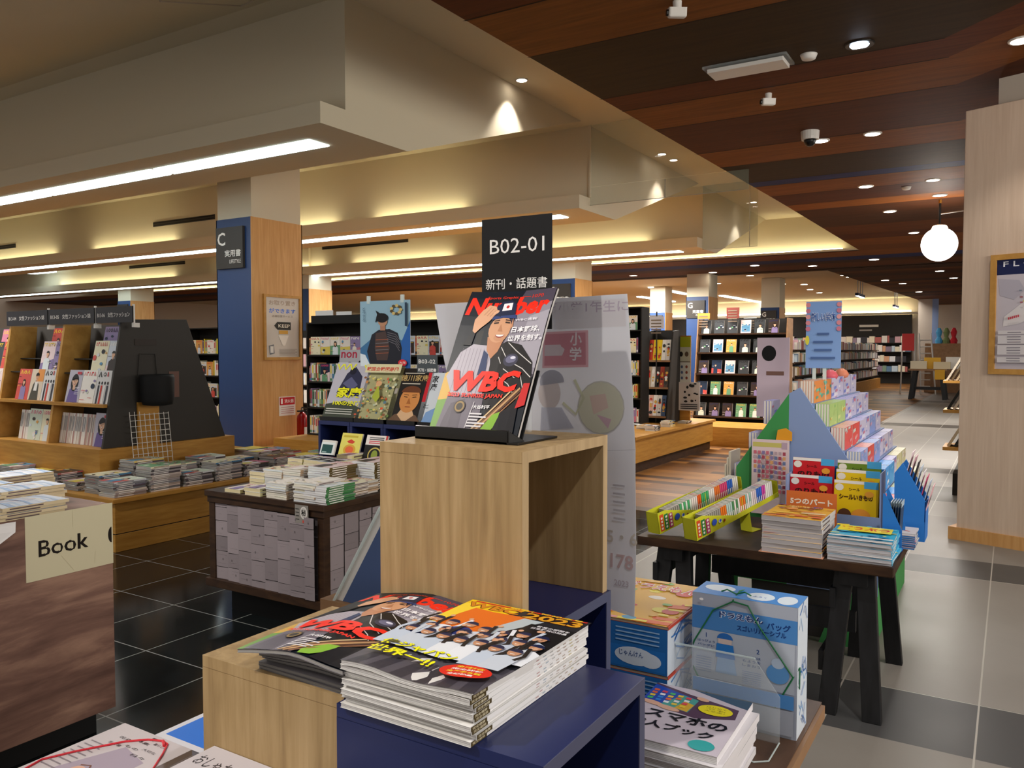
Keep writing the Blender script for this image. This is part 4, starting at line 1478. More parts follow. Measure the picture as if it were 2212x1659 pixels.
# tall pack tied with green string
tx0, tx1 = -.546, -.338
ty = 1.592
TH = .258
A = Art(); w, h = tx1 - tx0, TH
A.rect(0, 0, w, h, '#A9B0BE')
A.rect(0, h * .72, w, h * .9, '#4C86C4')
A.text('ドラえもん', w * .27, h * .83, h * .055, '#E4EAF2', .08, w=w * .42)
A.text('ドラえもん', w * .27, h * .833, h * .05, '#1C3E7C', .03, w=w * .42)
A.text('バッグ', w * .72, h * .805, h * .055, '#1C3E7C', .03, w=w * .22)
A.text('スゴいリバーシブル', w * .44, h * .755, h * .045, '#1C3E7C', .03, w=w * .46)
A.rect(w * .02, h * .34, w * .98, h * .72, '#B4BCC8')
A.text('1', w * .14, h * .66, h * .035, '#2B4E8A', .02)
A.text('2', w * .63, h * .60, h * .035, '#2B4E8A', .02)
for k in range(3):
    A.text(['はっぴょう', 'バッグに', 'へんしん'][k], w * .06, h * (.62 - k * .032), h * .02, '#2B4E8A', .01, w=w * .17)
    A.text(['バッグは', 'もようを', 'しまおう'][k], w * .50, h * (.555 - k * .032), h * .02, '#2B4E8A', .01, w=w * .17)
A.ell(w * .33, h * .655, .014, .016, '#D7C3B8'); A.ell(w * .33, h * .67, .016, .012, '#2D6CB8', a0=0, a1=180)
A.poly([(w * .25, h * .63), (w * .41, h * .63), (w * .43, h * .52), (w * .24, h * .52)], '#2D7CC8')
A.poly([(w * .26, h * .52), (w * .42, h * .52), (w * .45, h * .40), (w * .24, h * .40)], '#8FB4DC')
A.ell(w * .83, h * .48, w * .105, h * .075, '#5F9AD4'); A.ell(w * .83, h * .56, w * .06, h * .04, '#B9CBE0')
for k in range(7):
    A.rect(w * .05, h * (.50 - k * .018), w * .2, h * (.505 - k * .018), '#7D8FB4'); A.rect(w * .5, h * (.45 - k * .015), w * .68, h * (.455 - k * .015), '#7D8FB4')
A.rect(w * .02, h * .23, w * .98, h * .335, '#4E8CCB')
A.rect(w * .05, h * .335, w * .5, h * .34, '#DDE6EF')
A.rect(w * .02, h * .03, w * .98, h * .22, '#A4A9B4')
A.ell(w * .1, h * .96, w * .02, h * .01, '#FFFFFF')
TA = Art(); dd = .088
TA.rect(0, 0, w, dd, '#2E86D6')
TA.ell(w * .2, dd * .6, w * .15, dd * .25, '#DDEBF6'); TA.ell(w * .62, dd * .4, w * .13, dd * .3, '#DDEBF6'); TA.ell(w * .87, dd * .4, w * .09, dd * .33, '#DDEBF6')
TA.text('ふろく', w * .55, dd * .3, .009, '#2E6FC0', .01)
t = carton('activity_pack', tx0, tx1, ty, ty + dd, TZ, TZ + TH, A, TA, swirl(dd, TH, 40), 'tall grey and blue children\'s activity pack tied with green string', 'boxed magazine', colr='#B9C0CC')
a = MB()
e = .003
z0, z1 = TZ, TZ + TH
cx = (tx0 + tx1) / 2
loop = [(cx - .02, ty - e, z1 - .006), (cx - .06, ty - e, z1 - .03), (tx0 + .005, ty - e, z1 - .10), (tx0 - e, ty + .01, z1 - .13), (tx0 - e, ty + .01, z0 + .12), (tx0 + .006, ty - e, z0 + .10), (cx - .05, ty - e, z0 + .02), (cx, ty - e, z0 + .003)]
a.tube([Vector(p) for p in loop], .0016, 'green_cord', n=6)
loop = [(cx - .02, ty - e, z1 - .006), (cx + .01, ty - e, z1 - .01), (cx + .03, ty - e, z1 - .045), (tx1 - .01, ty - e, z1 - .13), (tx1 + e, ty + .01, z1 - .16), (tx1 + e, ty + .01, z0 + .14), (tx1 - .008, ty - e, z0 + .12), (cx + .05, ty - e, z0 + .03), (cx + .02, ty - e, z0 + .003)]
a.tube([Vector(p) for p in loop], .0016, 'green_cord', n=6)
a.tube([Vector((cx - .02, ty - e, z1 - .004)), Vector((cx - .02, ty + dd * .5, z1 + e)), Vector((cx - .015, ty + dd + e, z1 - .004))], .0016, 'green_cord', n=6)
for s in (-1, 1):
    a.tube([Vector((cx - .02, ty + .02, z1 + .003)), Vector((cx - .02 + s * .018, ty + .018, z1 + .010)), Vector((cx - .02 + s * .03, ty + .02, z1 + .004))], .0016, 'green_cord', n=6)
obj('string', a, t, label='green plastic string tied round the pack')
# clear acrylic stand in front of the pack
t = thing('acrylic_stand', 'clear acrylic book stand leaning against the tall pack', 'stand', (-.46, 1.56, TZ))
a = MB()
q = [Vector((-.57, 1.56, 1.055)), Vector((-.41, 1.56, 1.055)), Vector((-.362, 1.56, .99)), Vector((-.362, 1.56, TZ)), Vector((-.57, 1.56, TZ))]
a.prism(q, (0, .003, 0), 'acrylic'); obj('panel', a, t)
a = MB(); a.prism([Vector((-.57, 1.558, 1.0555)), Vector((-.41, 1.558, 1.0555)), Vector((-.41, 1.564, 1.0555)), Vector((-.57, 1.564, 1.0555))], (0, 0, .002), 'acrylic_edge'); obj('top_edge', a, t)
a = MB(); a.tube([(-.42, 1.47, TZ + .002), (-.385, 1.465, TZ + .002), (-.362, 1.48, TZ + .003), (-.362, 1.56, TZ + .003)], .0015, 'acrylic_edge', n=6); obj('foot_edge', a, t)

# smartphone guide books
w, h = .185, .235
A = Art()
A.rect(0, 0, w, h, '#CFC6D2')
A.poly([(0, h), (w * .4, h), (w * .9, h * .86), (w, h * .84), (w, h), (0, h)], '#3F5A74')
A.poly([(0, h * .6), (w * .6, h * .5), (w * .95, h * .62), (w * .93, h * .8), (w * .4, h * .9), (0, h)], '#5A4058')
A.poly([(0, h * .66), (w * .50, h * .57), (w * .52, h * .82), (0, h * .97)], '#2A4FB8')
A.poly([(w * .2, h * .62), (w * .50, h * .57), (w * .52, h * .82), (w * .34, h * .86)], '#4FA8A0')
A.poly([(w * .35, h * .6), (w * .49, h * .575), (w * .51, h * .72), (w * .40, h * .75)], '#E0B43A')
q = random.Random(9)
for i in range(5):
    for j in range(4):
        x, y = w * (.03 + .09 * i), h * (.68 + .055 * j - .013 * i)
        A.rect(x, y, x + w * .055, y + h * .036, q.choice(['#F0F0F4', '#3A8AE0', '#E86A3A', '#4AC06A', '#F0D040', '#E04A5A', '#F4F4F6']))
A.ell(w * .3, h * .57, w * .13, h * .035, '#E2B49A', rot=-.2); A.ell(w * .12, h * .61, w * .12, h * .035, '#E2B49A', rot=-.2)
A.ell(w * .55, h * .85, w * .07, h * .03, '#E2B49A', rot=-.3)
A.ell(w * .73, h * .70, w * .17, h * .09, '#F2E51E', n=26)
for k in range(3):
    A.text(['はじめて', 'でも', '大丈夫！'][k], w * .73, h * (.73 - k * .035), h * .025, '#9A8A20', .01, w=w * .2, anchor='c')
A.text('スマホの', w * .14, h * .37, h * .14, '#141218', .03, w=w * .8)
A.text('達人ブック', w * .05, h * .20, h * .12, '#141218', .03, w=w * .82)
A.ell(w * .82, h * .1, w * .12, h * .08, '#3AA8A8')
for k in range(7):
    magazine('phone_guide', w, h, .013, A if k == 6 else None, 'phone guide book with yellow oval and black lettering, topmost of its pile' if k == 6 else f'thick phone guide book, {ordinal(6 - k)} from the top of its pile', 'book',
             group='phone guide books piled by the navy cube', loc=(-.575 + RJ.uniform(-.004, .004) + (.0 if k == 6 else .004), 1.262 + RJ.uniform(-.004, .004), TZ + .001 + k * .0133), rotz=.02 + RJ.uniform(-.02, .02), pagecol='#E2E0DE', spinecol='#E6E3E6')

#@@LEFT FRONT MAGAZINES
def lady_cover(w, h, seed):
    A = Art(); q = random.Random(seed)
    A.rect(0, 0, w, h, '#C9BFC0')
    A.poly([(w * .15, 0), (w * .2, h * .5), (w * .45, h * .85), (w * .85, h * .8), (w * .9, 0)], '#A899A8')
    for k in range(5):
        A.ell(w * (.62 - .03 * k), h * (.52 - .03 * k), w * (.16 + .02 * k), h * .06, '#8C6FA8', rot=.4)
        A.ell(w * (.62 - .03 * k), h * (.52 - .03 * k), w * (.15 + .02 * k), h * .053, '#A899A8', rot=.4)
    A.ell(w * .48, h * .58, w * .09, h * .06, '#D9A890', rot=.4)
    A.ell(w * .44, h * .55, w * .05, h * .05, '#C98E74'); A.line([(w * .41, h * .64), (w * .5, h * .66), (w * .57, h * .62)], .003, '#7A4A3A')
    for k in range(7):
        c_ = '#3A3034'
        A.text(['暮らしの', '特集', '花森', '大切な', 'もの', '手仕事', '日々'][k], w * (.62 - (k % 3) * .2), h * (.93 - k * .02), h * .018, c_, 0, w=w * .18)
    for k in range(8):
        A.rect(w * .06, h * (.80 - .035 * k), w * (.25 + .05 * q.random()), h * (.807 - .035 * k), '#8A7F84')
    A.rect(w * .52, h * .95, w * .57, h * .975, '#4A4448')
    return A


c0 = atz(270, 1562, .965)
w, h = atz(414, 1620, .965).x - c0.x, .36
for k in range(3):
    top = k == 2
    r_ = magazine('lifestyle_magazine', w, h, .009, lady_cover(w, h, 5) if top else None, 'pale magazine tied with red string at the lower left corner' if top else f'pale magazine, {ordinal(2 - k)} below the one tied with red string',
                  loc=(c0.x + .003 * (2 - k), c0.y - h, .9375 + k * .0093), pagecol='#D6D2D2', spinecol='#CFC8C8', group='pale magazines at the lower left')
    if top:
        a = MB()
        pts_ = [atz(*p_, .965) - Vector((c0.x, c0.y - h, 0)) for p_ in [(45, 1668), (90, 1643), (160, 1626), (270, 1604), (320, 1600), (352, 1603), (362, 1610), (352, 1630), (330, 1664), (300, 1720)]]
        a.tube([(p_.x, p_.y, .0108) for p_ in pts_], .0018, 'red_cord', n=6)
        a.tube([(pts_[5].x, pts_[5].y, .0108), (pts_[5].x + .008, pts_[5].y - .004, .012), (pts_[6].x + .002, pts_[6].y - .008, .012)], .0028, 'red_cord', n=6)
        obj('string', a, r_, loc=(0, 0, 0), label='red string tied across the cover')
a = MB(); a.box(c0.x + .015, c0.x + w - .01, c0.y - .35, c0.y - .015, TZ, .937, 'white_plastic'); obj('riser_box', a, label='low white riser under the pale magazines', cat='box')
c1 = atz(468, 1608, 1.06)
a = MB(); a.box(c1.x + .01, c1.x + .19, c1.y - .27, c1.y - .02, TZ, 1.034, 'white_plastic'); obj('riser_box', a, label='white riser under the magazine with handwritten title', cat='box')
A = Art(); w2, h2 = .21, .28
A.rect(0, 0, w2, h2, '#C4BDC0'); A.text('おしゃれ', w2 * .05, h2 * .82, .026, '#2A2428', .01, w=.07)
A.line([(w2 * .1, h2 * .6), (w2 * .4, h2 * .72), (w2 * .8, h2 * .68)], .004, '#4A4450')
A.poly([(w2 * .2, 0), (w2 * .3, h2 * .5), (w2 * .7, h2 * .55), (w2 * .9, 0)], '#6A6478')
for k in range(2):
    magazine('lifestyle_magazine', w2, h2, .012, A if k else None, ['pale magazine underneath the handwritten-title one by the low oak cube', 'pale magazine with handwritten title in front of the low oak cube'][k],
             loc=(c1.x, c1.y - h2 - .004, 1.035 + k * .0125), rotz=-.0, pagecol='#CFCBCB', spinecol='#BDB7BA', group='pale magazines at the lower left')
# blue magazine half behind the oak cube
c2 = atz(336, 1588, .915)
A = Art(); w3, h3 = .26, .21
A.rect(0, 0, w3, h3, '#DCDAE0'); A.rect(.014, .014, w3 - .014, h3 - .014, '#2C74D8'); A.text('夢', .10, .08, .05, '#1E4FA8', .02)
magazine('blue_magazine', w3, h3, .015, A, 'bright blue magazine with white border left of the low oak cube', loc=(c2.x, c2.y - .002, TZ + .001), rotz=0, pagecol='#8B8890', spinecol='#D4D2D8')

# ------------------------------------------------------------------ pools of shared book meshes
RP = random.Random(99)
PAL = ['#B8504C', '#4F7FA8', '#D8B860', '#5F9470', '#D8D3CB', '#E9E4DC', '#8A7494', '#D89A68', '#2B2B33', '#B9CBD8', '#D0A0AC', '#9CB080', '#F0E6C8', '#6A5A4C', '#DDE0E4', '#ECE8E0', '#E4DCD0']


def cover_design(w, h, q, tone='mix'):
    A = Art()
    light_ = ['#E6DFD6', '#DCE4E8', '#E8D2D4', '#D2DCCB', '#E9E3C4', '#F0EBE4', '#CFD6E2']
    vivid = ['#CC5048', '#D8A050', '#5A90B4', '#6A9E78', '#DCC860', '#C47890', '#8C7CA8']
    dark = ['#24252C', '#3A2E2A', '#20304A', '#3C3F42']
    bg = q.choice({'mix': light_ + vivid + dark, 'light': light_, 'dark': dark + ['#5A5550', '#8A827A'], 'vivid': vivid}[tone])
    A.rect(0, 0, w, h, bg)
    k = q.random()
    if k < .3:
        A.poly([(0, 0), (w, 0), (w, h * q.uniform(.3, .6)), (0, h * q.uniform(.2, .5))], q.choice(vivid + light_))
    elif k < .5:
        A.rect(w * .08, h * .1, w * .92, h * .7, q.choice(vivid + light_ + dark))
    tc = q.choice(['#D2303A', '#1E2A5A', '#F4F0E8', '#141416', '#E8C83A', '#D8487A'])
    n = q.randint(3, 6)
    x = w * .06
    for i in range(n):
        ww = w * .86 / n
        s = q.random()
        if s < .4:
            A.line([(x + ww * .1, h * .83), (x + ww * .4, h * .95), (x + ww * .8, h * .83)], ww * .2, tc)
        elif s < .7:
            A.ell(x + ww * .45, h * .89, ww * .4, h * .055, tc, n=12); A.ell(x + ww * .45, h * .89, ww * .2, h * .028, bg, n=10)
        else:
            A.rect(x + ww * .1, h * .83, x + ww * .3, h * .95, tc); A.rect(x + ww * .3, h * .91, x + ww * .8, h * .95, tc)
        x += ww
    if q.random() < .65:     # a figure
        cx = w * q.uniform(.38, .62); r = w * q.uniform(.10, .15)
        cy = h * q.uniform(.56, .64)
        hair = q.choice(['#1E1612', '#3A2418', '#14110F'])
        cl = q.choice(vivid + light_ + dark)
        A.poly([(cx - r * 2.0, 0), (cx - r * 1.9, cy - r * 2.2), (cx - r * .6, cy - r * 1.3), (cx + r * .6, cy - r * 1.3), (cx + r * 1.9, cy - r * 2.2), (cx + r * 2.0, 0)], cl)
        if q.random() < .5:
            A.ell(cx, cy - r * .4, r * 1.15, r * 1.6, hair, n=14)
        A.rect(cx - r * .3, cy - r * 1.5, cx + r * .3, cy - r * .7, '#CF9C7C')
        A.ell(cx, cy, r * .78, r * 1.05, '#DCAE8E', n=14)
        A.ell(cx, cy + r * .35, r * .9, r * .85, hair, a0=0, a1=180, n=10)
    else:
        for i in range(q.randint(4, 8)):
            rr = w * q.uniform(.05, .14)
            A.ell(q.uniform(rr, w - rr), q.uniform(rr, h * .72), rr, rr * q.uniform(.6, 1), q.choice(vivid + light_ + dark), n=10)
    for i in range(q.randint(2, 5)):
        y = h * q.uniform(.05, .75); x = w * q.choice([.05, .6])
        A.rect(x, y, x + w * q.uniform(.15, .35), y + h * .014, q.choice([tc, '#F0ECE4', '#2A2A2A']))
    return A


def mesh_face_mag(q, w=.215, h=.285, t=.008, tone='mix', design=None):
    m = MB(); m.box(0, w, 0, t, 0, h, 'print', '#D8D4CE')
    (design or cover_design(w, h, q, tone)).put(m, (0, 0, 0), (1, 0, 0), (0, 0, 1), .0003, .0005)
    return m.mesh('magazine')


def mesh_flat(q, w, h, t, tone='light', page='#C9C6C2', spine=None, design=None):
    m = MB(); m.box(.001, w - .001, .001, h - .001, .0008, t - .0008, 'print', page)
    sp_ = spine or q.choice(PAL)
    m.box(0, w, 0, h, t - .0008, t, 'print', '#E4E0DA'); m.box(0, w, 0, h, 0, .0008, 'print', '#DAD6D0')
    m.box(w - .0012, w, 0, h, 0, t, 'print', sp_)
    m.poly([(w + .0002, h * .1, t * .3), (w + .0002, h * .6, t * .3), (w + .0002, h * .6, t * .7), (w + .0002, h * .1, t * .7)], 'print', '#F0ECE6' if sum(hx(sp_)[:3]) < 1.5 else '#6A5A5A')
    (design or cover_design(w, h, q, tone)).put(m, (0, 0, t), (1, 0, 0), (0, 1, 0), .0002, .0003)
    return m.mesh('book')


def mesh_spine(q, tone=None):
    t = q.uniform(.018, .034); h = q.uniform(.185, .235); d = .14
    m = MB(); c = q.choice(tone or PAL)
    m.box(0, t, 0, d, 0, h, 'print', c)
    e = -.0006
    c2 = q.choice(['#F2EEE6', '#1E1E22', '#C8363A', '#E8D23A'])
    m.poly([(t * .25, e, h * .45), (t * .75, e, h * .45), (t * .75, e, h * .9), (t * .25, e, h * .9)], 'print', c2)
    m.poly([(0, e, h * .05), (t, e, h * .05), (t, e, h * .18), (0, e, h * .18)], 'print', q.choice(PAL))
    me = m.mesh('book'); me['t'] = t; me['h'] = h
    return me


def ME(me, name, M, label, cat, group=None):
    o = bpy.data.objects.new(name, me)
    COL.objects.link(o)
    o.matrix_world = M
    return ntag(o, label, cat, group)


TR = Matrix.Translation


def RZ(a):
    return Matrix.Rotation(a, 4, 'Z')


def pile(mesh_list, n, t, corner, w, name, cat, top_desc, desc, where, rng, rot=0.0, jit=.006, top=None, group=None):
    """n flat books, corner = front-right (max x, min y) of the base; every book its own object"""
    for k in range(n):
        me = top if (k == n - 1 and top is not None) else mesh_list[rng.randrange(len(mesh_list))]
        x = corner[0] - w + rng.uniform(-jit, jit); y = corner[1] + rng.uniform(-jit, jit)
        M = TR((x, y, corner[2] + .0006 + k * (t + .0004))) @ RZ(rot + rng.uniform(-.03, .03))
        l = f'{top_desc}, topmost of {where}' if k == n - 1 else f'{desc}, {ordinal(n - 1 - k)} from top of {where}'
        ME(me, name, M, l, cat, group)


#@@COUNTER
# walnut counter at the left with a cream paper sign
CX = -3.294
t = thing('counter', 'walnut-grained counter at the left edge with a cream Book sign', 'counter', (CX - .6, 1.1, 0))
a = MB(); a.box(CX - 1.2, CX, .1, 2.06, .10, .99, 'walnut'); obj('body', a, t, bevel=.002)
a = MB(); a.box(CX - 1.15, CX - .05, .15, 2.0, 0, .10, 'black_matte'); obj('plinth', a, t)
a = MB(); A = Art(); w, h = .365, .262
A.rect(0, 0, w, h, '#CFC7A8', 'matte_print')
A.text('Book', .050, .092, .066, '#1B1410', .012, w=.205)
A.ell(w - .006, .125, .016, .034, '#1B1410', a0=90, a1=270)
for (x0, x1) in [(.075, .083), (.130, .138), (.182, .190)]:
    A.rect(x0, .09, x1, .15, '#CFC7A8', 'matte_print')
A.text('Book', .050, .092, .066, '#1B1410', -.006, w=.205)
for p, q_ in [((.19, .26), (.19, .19)), ((.19, .01), (.14, .08)), ((.28, .02), (.285, .07))]:
    A.line([p, q_], .0006, '#B5AD90', 'matte_print')
a.box(CX, CX + .001, 1.696, 1.696 + w, .733, .733 + h, 'matte_print', '#CFC7A8')
A.put(a, (CX + .001, 1.696, .733), (0, 1, 0), (0, 0, 1), .0002, .0004)
obj('paper_sign', a, label='cream paper sign reading Book on the counter side', cat='sign')
q = random.Random(61)
def sky_cover(w, h, seed):
    A = Art(); r = random.Random(seed); A.rect(0, 0, w, h, '#DCE4F2')
    for k in range(8):
        y = r.uniform(.05, .9) * h
        A.poly([(0, y), (w * .5, min(h, y + h * .05)), (w, max(0, y - h * .02)), (w, min(h, y + h * .03)), (w * .5, min(h, y + h * .1)), (0, min(h, y + h * .05))], r.choice(['#A9C4E8', '#EEF2F8', '#F4F0EA', '#C4D6EE']))
    A.line([(w * .2, h * .1), (w * .45, h * .7)], .004, '#C87A6A'); A.line([(w * .5, h * .2), (w * .6, h * .6)], .003, '#8A8A9A')
    return A
cb = [mesh_flat(q, .19, .26, .013, page='#C8B594', spine='#D2C09C', design=sky_cover(.19, .26, s)) for s in range(3)]
pile(cb, 4, .013, (CX + .008, 1.60, .99), .19, 'book', 'book', 'pale sky-coloured book', 'pale sky-coloured book', 'the front pile on the walnut counter', q, jit=.01)
pile(cb, 5, .013, (CX - .05, 1.90 - .16, .99), .19, 'book', 'book', 'pale sky-coloured book with worn corner', 'pale sky-coloured book', 'second pile on the walnut counter', q, jit=.01, rot=-.05) if False else None
pile(cb, 6, .013, (CX - .21, 1.72, .99), .19, 'book', 'book', 'white and pale blue book', 'white and pale blue book', 'the middle pile on the walnut counter', q, jit=.008)
pile(cb, 6, .013, (CX - .43, 1.62, .99), .19, 'book', 'book', 'white and pale blue book', 'white and pale blue book', 'the rear pile on the walnut counter', q, jit=.008)
pile(cb, 6, .013, (CX - .62, 1.9, .99), .19, 'book', 'book', 'cream book', 'cream book', 'the farthest pile on the walnut counter', q, jit=.008)
# sheet hanging over the counter edge
a = MB(); b0_ = aty(0, 1125, 1.45)
q4 = [Vector((CX + .004, 1.30, .985)), Vector((CX + .012, 1.30, .72)), Vector((CX + .010, 1.42, .80)), Vector((CX + .010, 1.655, .945)), Vector((CX + .004, 1.66, .985))]
a.prism(q4, (.0012, 0, 0), 'white_paper'); obj('hanging_paper', a, label='white paper sheet drooping over the counter edge beside the sign', cat='paper')

#@@CART
cx0, cx1, cy0, cy1, cz0, cz1 = -4.29, -3.30, 3.33, 4.35, .17, .775
t = thing('display_cart', 'dark-framed cart with block-patterned panels, loaded with book piles', 'display cart', ((cx0 + cx1) / 2, (cy0 + cy1) / 2, 0))
a = MB(); a.box(cx0 - .02, cx1 + .02, cy0 - .02, cy1 + .02, cz1 - .035, cz1, 'dark_wood'); a.box(cx0 - .008, cx1 + .008, cy0 - .008, cy1 + .008, cz1 - .075, cz1 - .035, 'dark_wood'); obj('top_board', a, t, bevel=.004)
a = MB(); a.box(cx0 - .02, cx1 + .02, cy0 - .02, cy1 + .02, cz0, cz0 + .05, 'dark_wood'); obj('bottom_rail', a, t, bevel=.004)
for (x, y) in [(cx0, cy0), (cx1 - .05, cy0), (cx0, cy1 - .05), (cx1 - .05, cy1 - .05)]:
    a = MB(); a.box(x, x + .05, y, y + .05, cz0 + .05, cz1 - .075, 'dark_wood'); obj('post', a, t, bevel=.002)
def block_panel(O, U, w, h, seed):
    q = random.Random(seed); A = Art(); A.rect(0, 0, w, h, '#4A4446', 'matte_print')
    x = 0
    while x < w - .001:
        bw = min(q.uniform(.10, .125), w - x)
        if w - x - bw < .04: bw = w - x
        y = -q.uniform(0, .08)
        while y < h:
            bh = q.uniform(.085, .15)
            ya, yb = max(0, y) + .001, min(h, y + bh) - .001
            if yb > ya + .002:
                g_ = q.uniform(.76, 1.12)
                c = tuple(v * g_ for v in lin('#9A8F93')[:3]) + (1,)
                A.poly([(x + .0012, ya), (x + bw - .0012, ya + q.uniform(0, .003)), (x + bw - .0012, yb), (x + .0012, yb - q.uniform(0, .003))], c, 'matte_print')
                for k in range(2):
                    yy_ = q.uniform(ya, yb); A.rect(x + bw * q.uniform(.05, .4), yy_, x + bw * q.uniform(.5, .95), min(yb, yy_ + .0016), tuple(v * .75 for v in c[:3]) + (1,), 'matte_print')
                if q.random() < .35:
                    A.ell(x + bw * q.uniform(.3, .7), (ya + yb) / 2, .006, .008, tuple(v * .6 for v in c[:3]) + (1,), n=8, m='matte_print')
            y += bh
        x += bw
    m = MB(); O = Vector(O); U = Vector(U)
    nrm = U.cross(Vector((0, 0, 1)))
    m.prism([O, O + U * w, O + U * w + Vector((0, 0, h)), O + Vector((0, 0, h))], nrm * -.01, 'charcoal')
    A.put(m, O, U, (0, 0, 1), .0003, .0006)
    return m
obj('block_panel', block_panel((cx0 + .05, cy0 + .012, cz0 + .05), (1, 0, 0), cx1 - cx0 - .1, cz1 - cz0 - .125, 5), t, label='greyish lilac panel patterned like stacked wooden blocks')
obj('block_panel', block_panel((cx1 - .012, cy0 + .05, cz0 + .05), (0, 1, 0), cy1 - cy0 - .1, cz1 - cz0 - .125, 6), t)
a = MB(); a.box(cx0 + .05, cx1 - .05, cy1 - .03, cy1 - .02, cz0 + .05, cz1 - .07, 'charcoal'); a.box(cx0 + .02, cx0 + .03, cy0 + .05, cy1 - .05, cz0 + .05, cz1 - .07, 'charcoal'); obj('back_panel', a, t)
a = MB(); a.box(cx0 + .08, cx1 - .08, cy0 + .1, cy1 - .08, 0, cz0, 'black_matte'); obj('plinth', a, t)  # black block stands in for the dark shade beneath the cart

q = random.Random(17)
wb = [mesh_flat(q, .175, .235, .0125, 'light', page=c_, spine=s_) for c_, s_ in [('#DAD6CE', '#C9A98A'), ('#D0D2D2', '#E0D8D0'), ('#DCD6C8', '#B8A088'), ('#CFD4DA', '#D8D4CC')]]
gb = [mesh_flat(q, .17, .235, .0125, 'light', page='#DADADC', spine=s_) for s_ in ('#3F7A4A', '#4A8A52', '#356B42')]
br = [mesh_flat(q, .185, .25, .014, 'light', page='#D2D6D8', spine=s_) for s_ in ('#5A4A26', '#6A5830')]
cr = [mesh_flat(q, .14, .20, .022, 'light', page=c_, spine='#E6DFA8') for c_ in ('#D9CBA0', '#E0D2AA')]
Rt = cz1 + .0
def cpile(px, py, ms, n, t_, w, td, d, where, **k):
    P = atz(px, py, cz1)
    P.y = max(P.y, cy0 + .0); P.x = min(P.x, cx1 - .0)
    pile(ms, n, t_, (P.x, P.y, cz1), w, 'book', 'book', td, d, where, q, **k)
cpile(486, 1072, cr, 1, .022, .13, 'thin white and green paperback', '', 'its own pile at the left corner of the cart')
cpile(533, 1078, cr, 2, .022, .13, 'white paperback with green edge', 'white paperback', 'the low pile second from cart left corner')
cpile(582, 1086, wb, 7, .0125, .15, 'white and pale blue book', 'pale book', 'the third front pile on the cart')
cpile(636, 1097, wb, 9, .0125, .15, 'white book with pale blue cover', 'white book with brown spine', 'the tall front pile above the hanging label')
cpile(712, 1098, gb, 8, .0125, .15, 'white book with green spine', 'white book with green spine', 'the pile at cart right front corner')
for (x, y, ms, n, t_, w, td, d, where) in [
    (-4.10, 3.60, cr, 4, .022, .13, 'cream paperback with red line', 'cream paperback', 'the cream pile at cart left side'),
    (-3.95, 3.60, wb, 9, .0125, .15, 'white book with blue cover', 'white book', 'the second-row pile left of centre'),
    (-3.79, 3.60, wb, 10, .0125, .15, 'white book with pink line', 'white book', 'the second-row pile at cart centre'),
    (-3.36, 3.60, wb, 6, .0125, .15, 'white book under the brown-spined pile', 'white book', 'the low pile on cart right edge'),
    (-3.55, 3.62, br, 11, .014, .17, 'large white and blue book', 'large white book with brown spine', 'the tall pile beside the green-spined books'),
    (-4.12, 3.95, cr, 6, .022, .13, 'pink-topped cream paperback', 'cream paperback', 'the third-row pile at cart left'),
    (-3.97, 3.95, cr, 6, .022, .13, 'cream paperback with pink and purple cover', 'cream paperback', 'the third-row pile second from left'),
    (-3.82, 3.93, cr, 6, .022, .13, 'cream paperback with lime cover', 'cream paperback', 'the third-row pile at centre'),
    (-3.67, 3.93, wb, 10, .0125, .15, 'white book with blue top', 'white book', 'the third-row pile beside the small card'),
    (-3.40, 3.86, br, 12, .014, .17, 'white book with blue and red cover', 'white book with olive spine', 'the tall rear pile at cart right'),
    (-3.84, 4.13, cr, 7, .022, .13, 'orange-topped cream paperback', 'cream paperback', 'the rear pile at cart centre')]:
    pile(ms, n, t_, (x, y, cz1), w, 'book', 'book', td, d, where, q, jit=.004)
# small card and face-out books at the back of the cart
bx = MB(); bx.box(-3.78, -3.36, 4.15, 4.33, cz1, cz1 + .10, 'black'); obj('riser_box', bx, label='low black riser behind the tallest piles on the cart', cat='box')
def standing(px0, py0, px1, py1, y, z, w, h, design, name, label, cat='book', tilt=.35, t_=.012):
    P = aty(px0, py1, y)
    m = MB(); m.box(0, w, 0, t_, 0, h, 'print', '#DAD6D0')
    design.put(m, (0, 0, 0), (1, 0, 0), (0, 0, 1), .0003, .0005)
    o = ME(m.mesh(name), name, TR((P.x, y, z)) @ Matrix.Rotation(-tilt, 4, 'X'), label, cat)
    return o
A = Art(); A.rect(0, 0, .12, .085, '#DDE4E4'); A.rect(.012, .01, .108, .07, '#1E4A48'); A.rect(.02, .015, .06, .02, '#A8C4C0')
standing(690, 0, 0, 1000, 4.02, cz1 + .17, .13, .10, A, 'price_card', 'small card with dark green panel standing on the cart piles', 'card')
def gold_cover(w, h, c):
    A = Art(); A.rect(0, 0, w, h, c); A.ell(w * .5, h * .4, w * .3, h * .2, '#D8A83A'); A.ell(w * .5, h * .4, w * .2, h * .13, '#E46A3A')
    A.poly([(w * .3, h * .7), (w * .5, h * .78), (w * .7, h * .7), (w * .6, h * .62), (w * .4, h * .64)], '#D2402A'); A.rect(w * .1, h * .85, w * .8, h * .92, '#C8B43A'); return A
standing(727, 0, 0, 975, 4.24, cz1 + .10, .19, .20, gold_cover(.19, .20, '#E6DC6A'), 'book', 'yellow book with red fish, standing behind the cart piles')
A = Art(); A.rect(0, 0, .19, .20, '#17130F'); A.rect(0, .13, .19, .20, '#E8E0DC'); A.ell(.10, .06, .06, .055, '#C9B45A'); A.ell(.10, .06, .05, .045, '#17130F'); A.ell(.10, .06, .028, .035, '#8A9A3A')
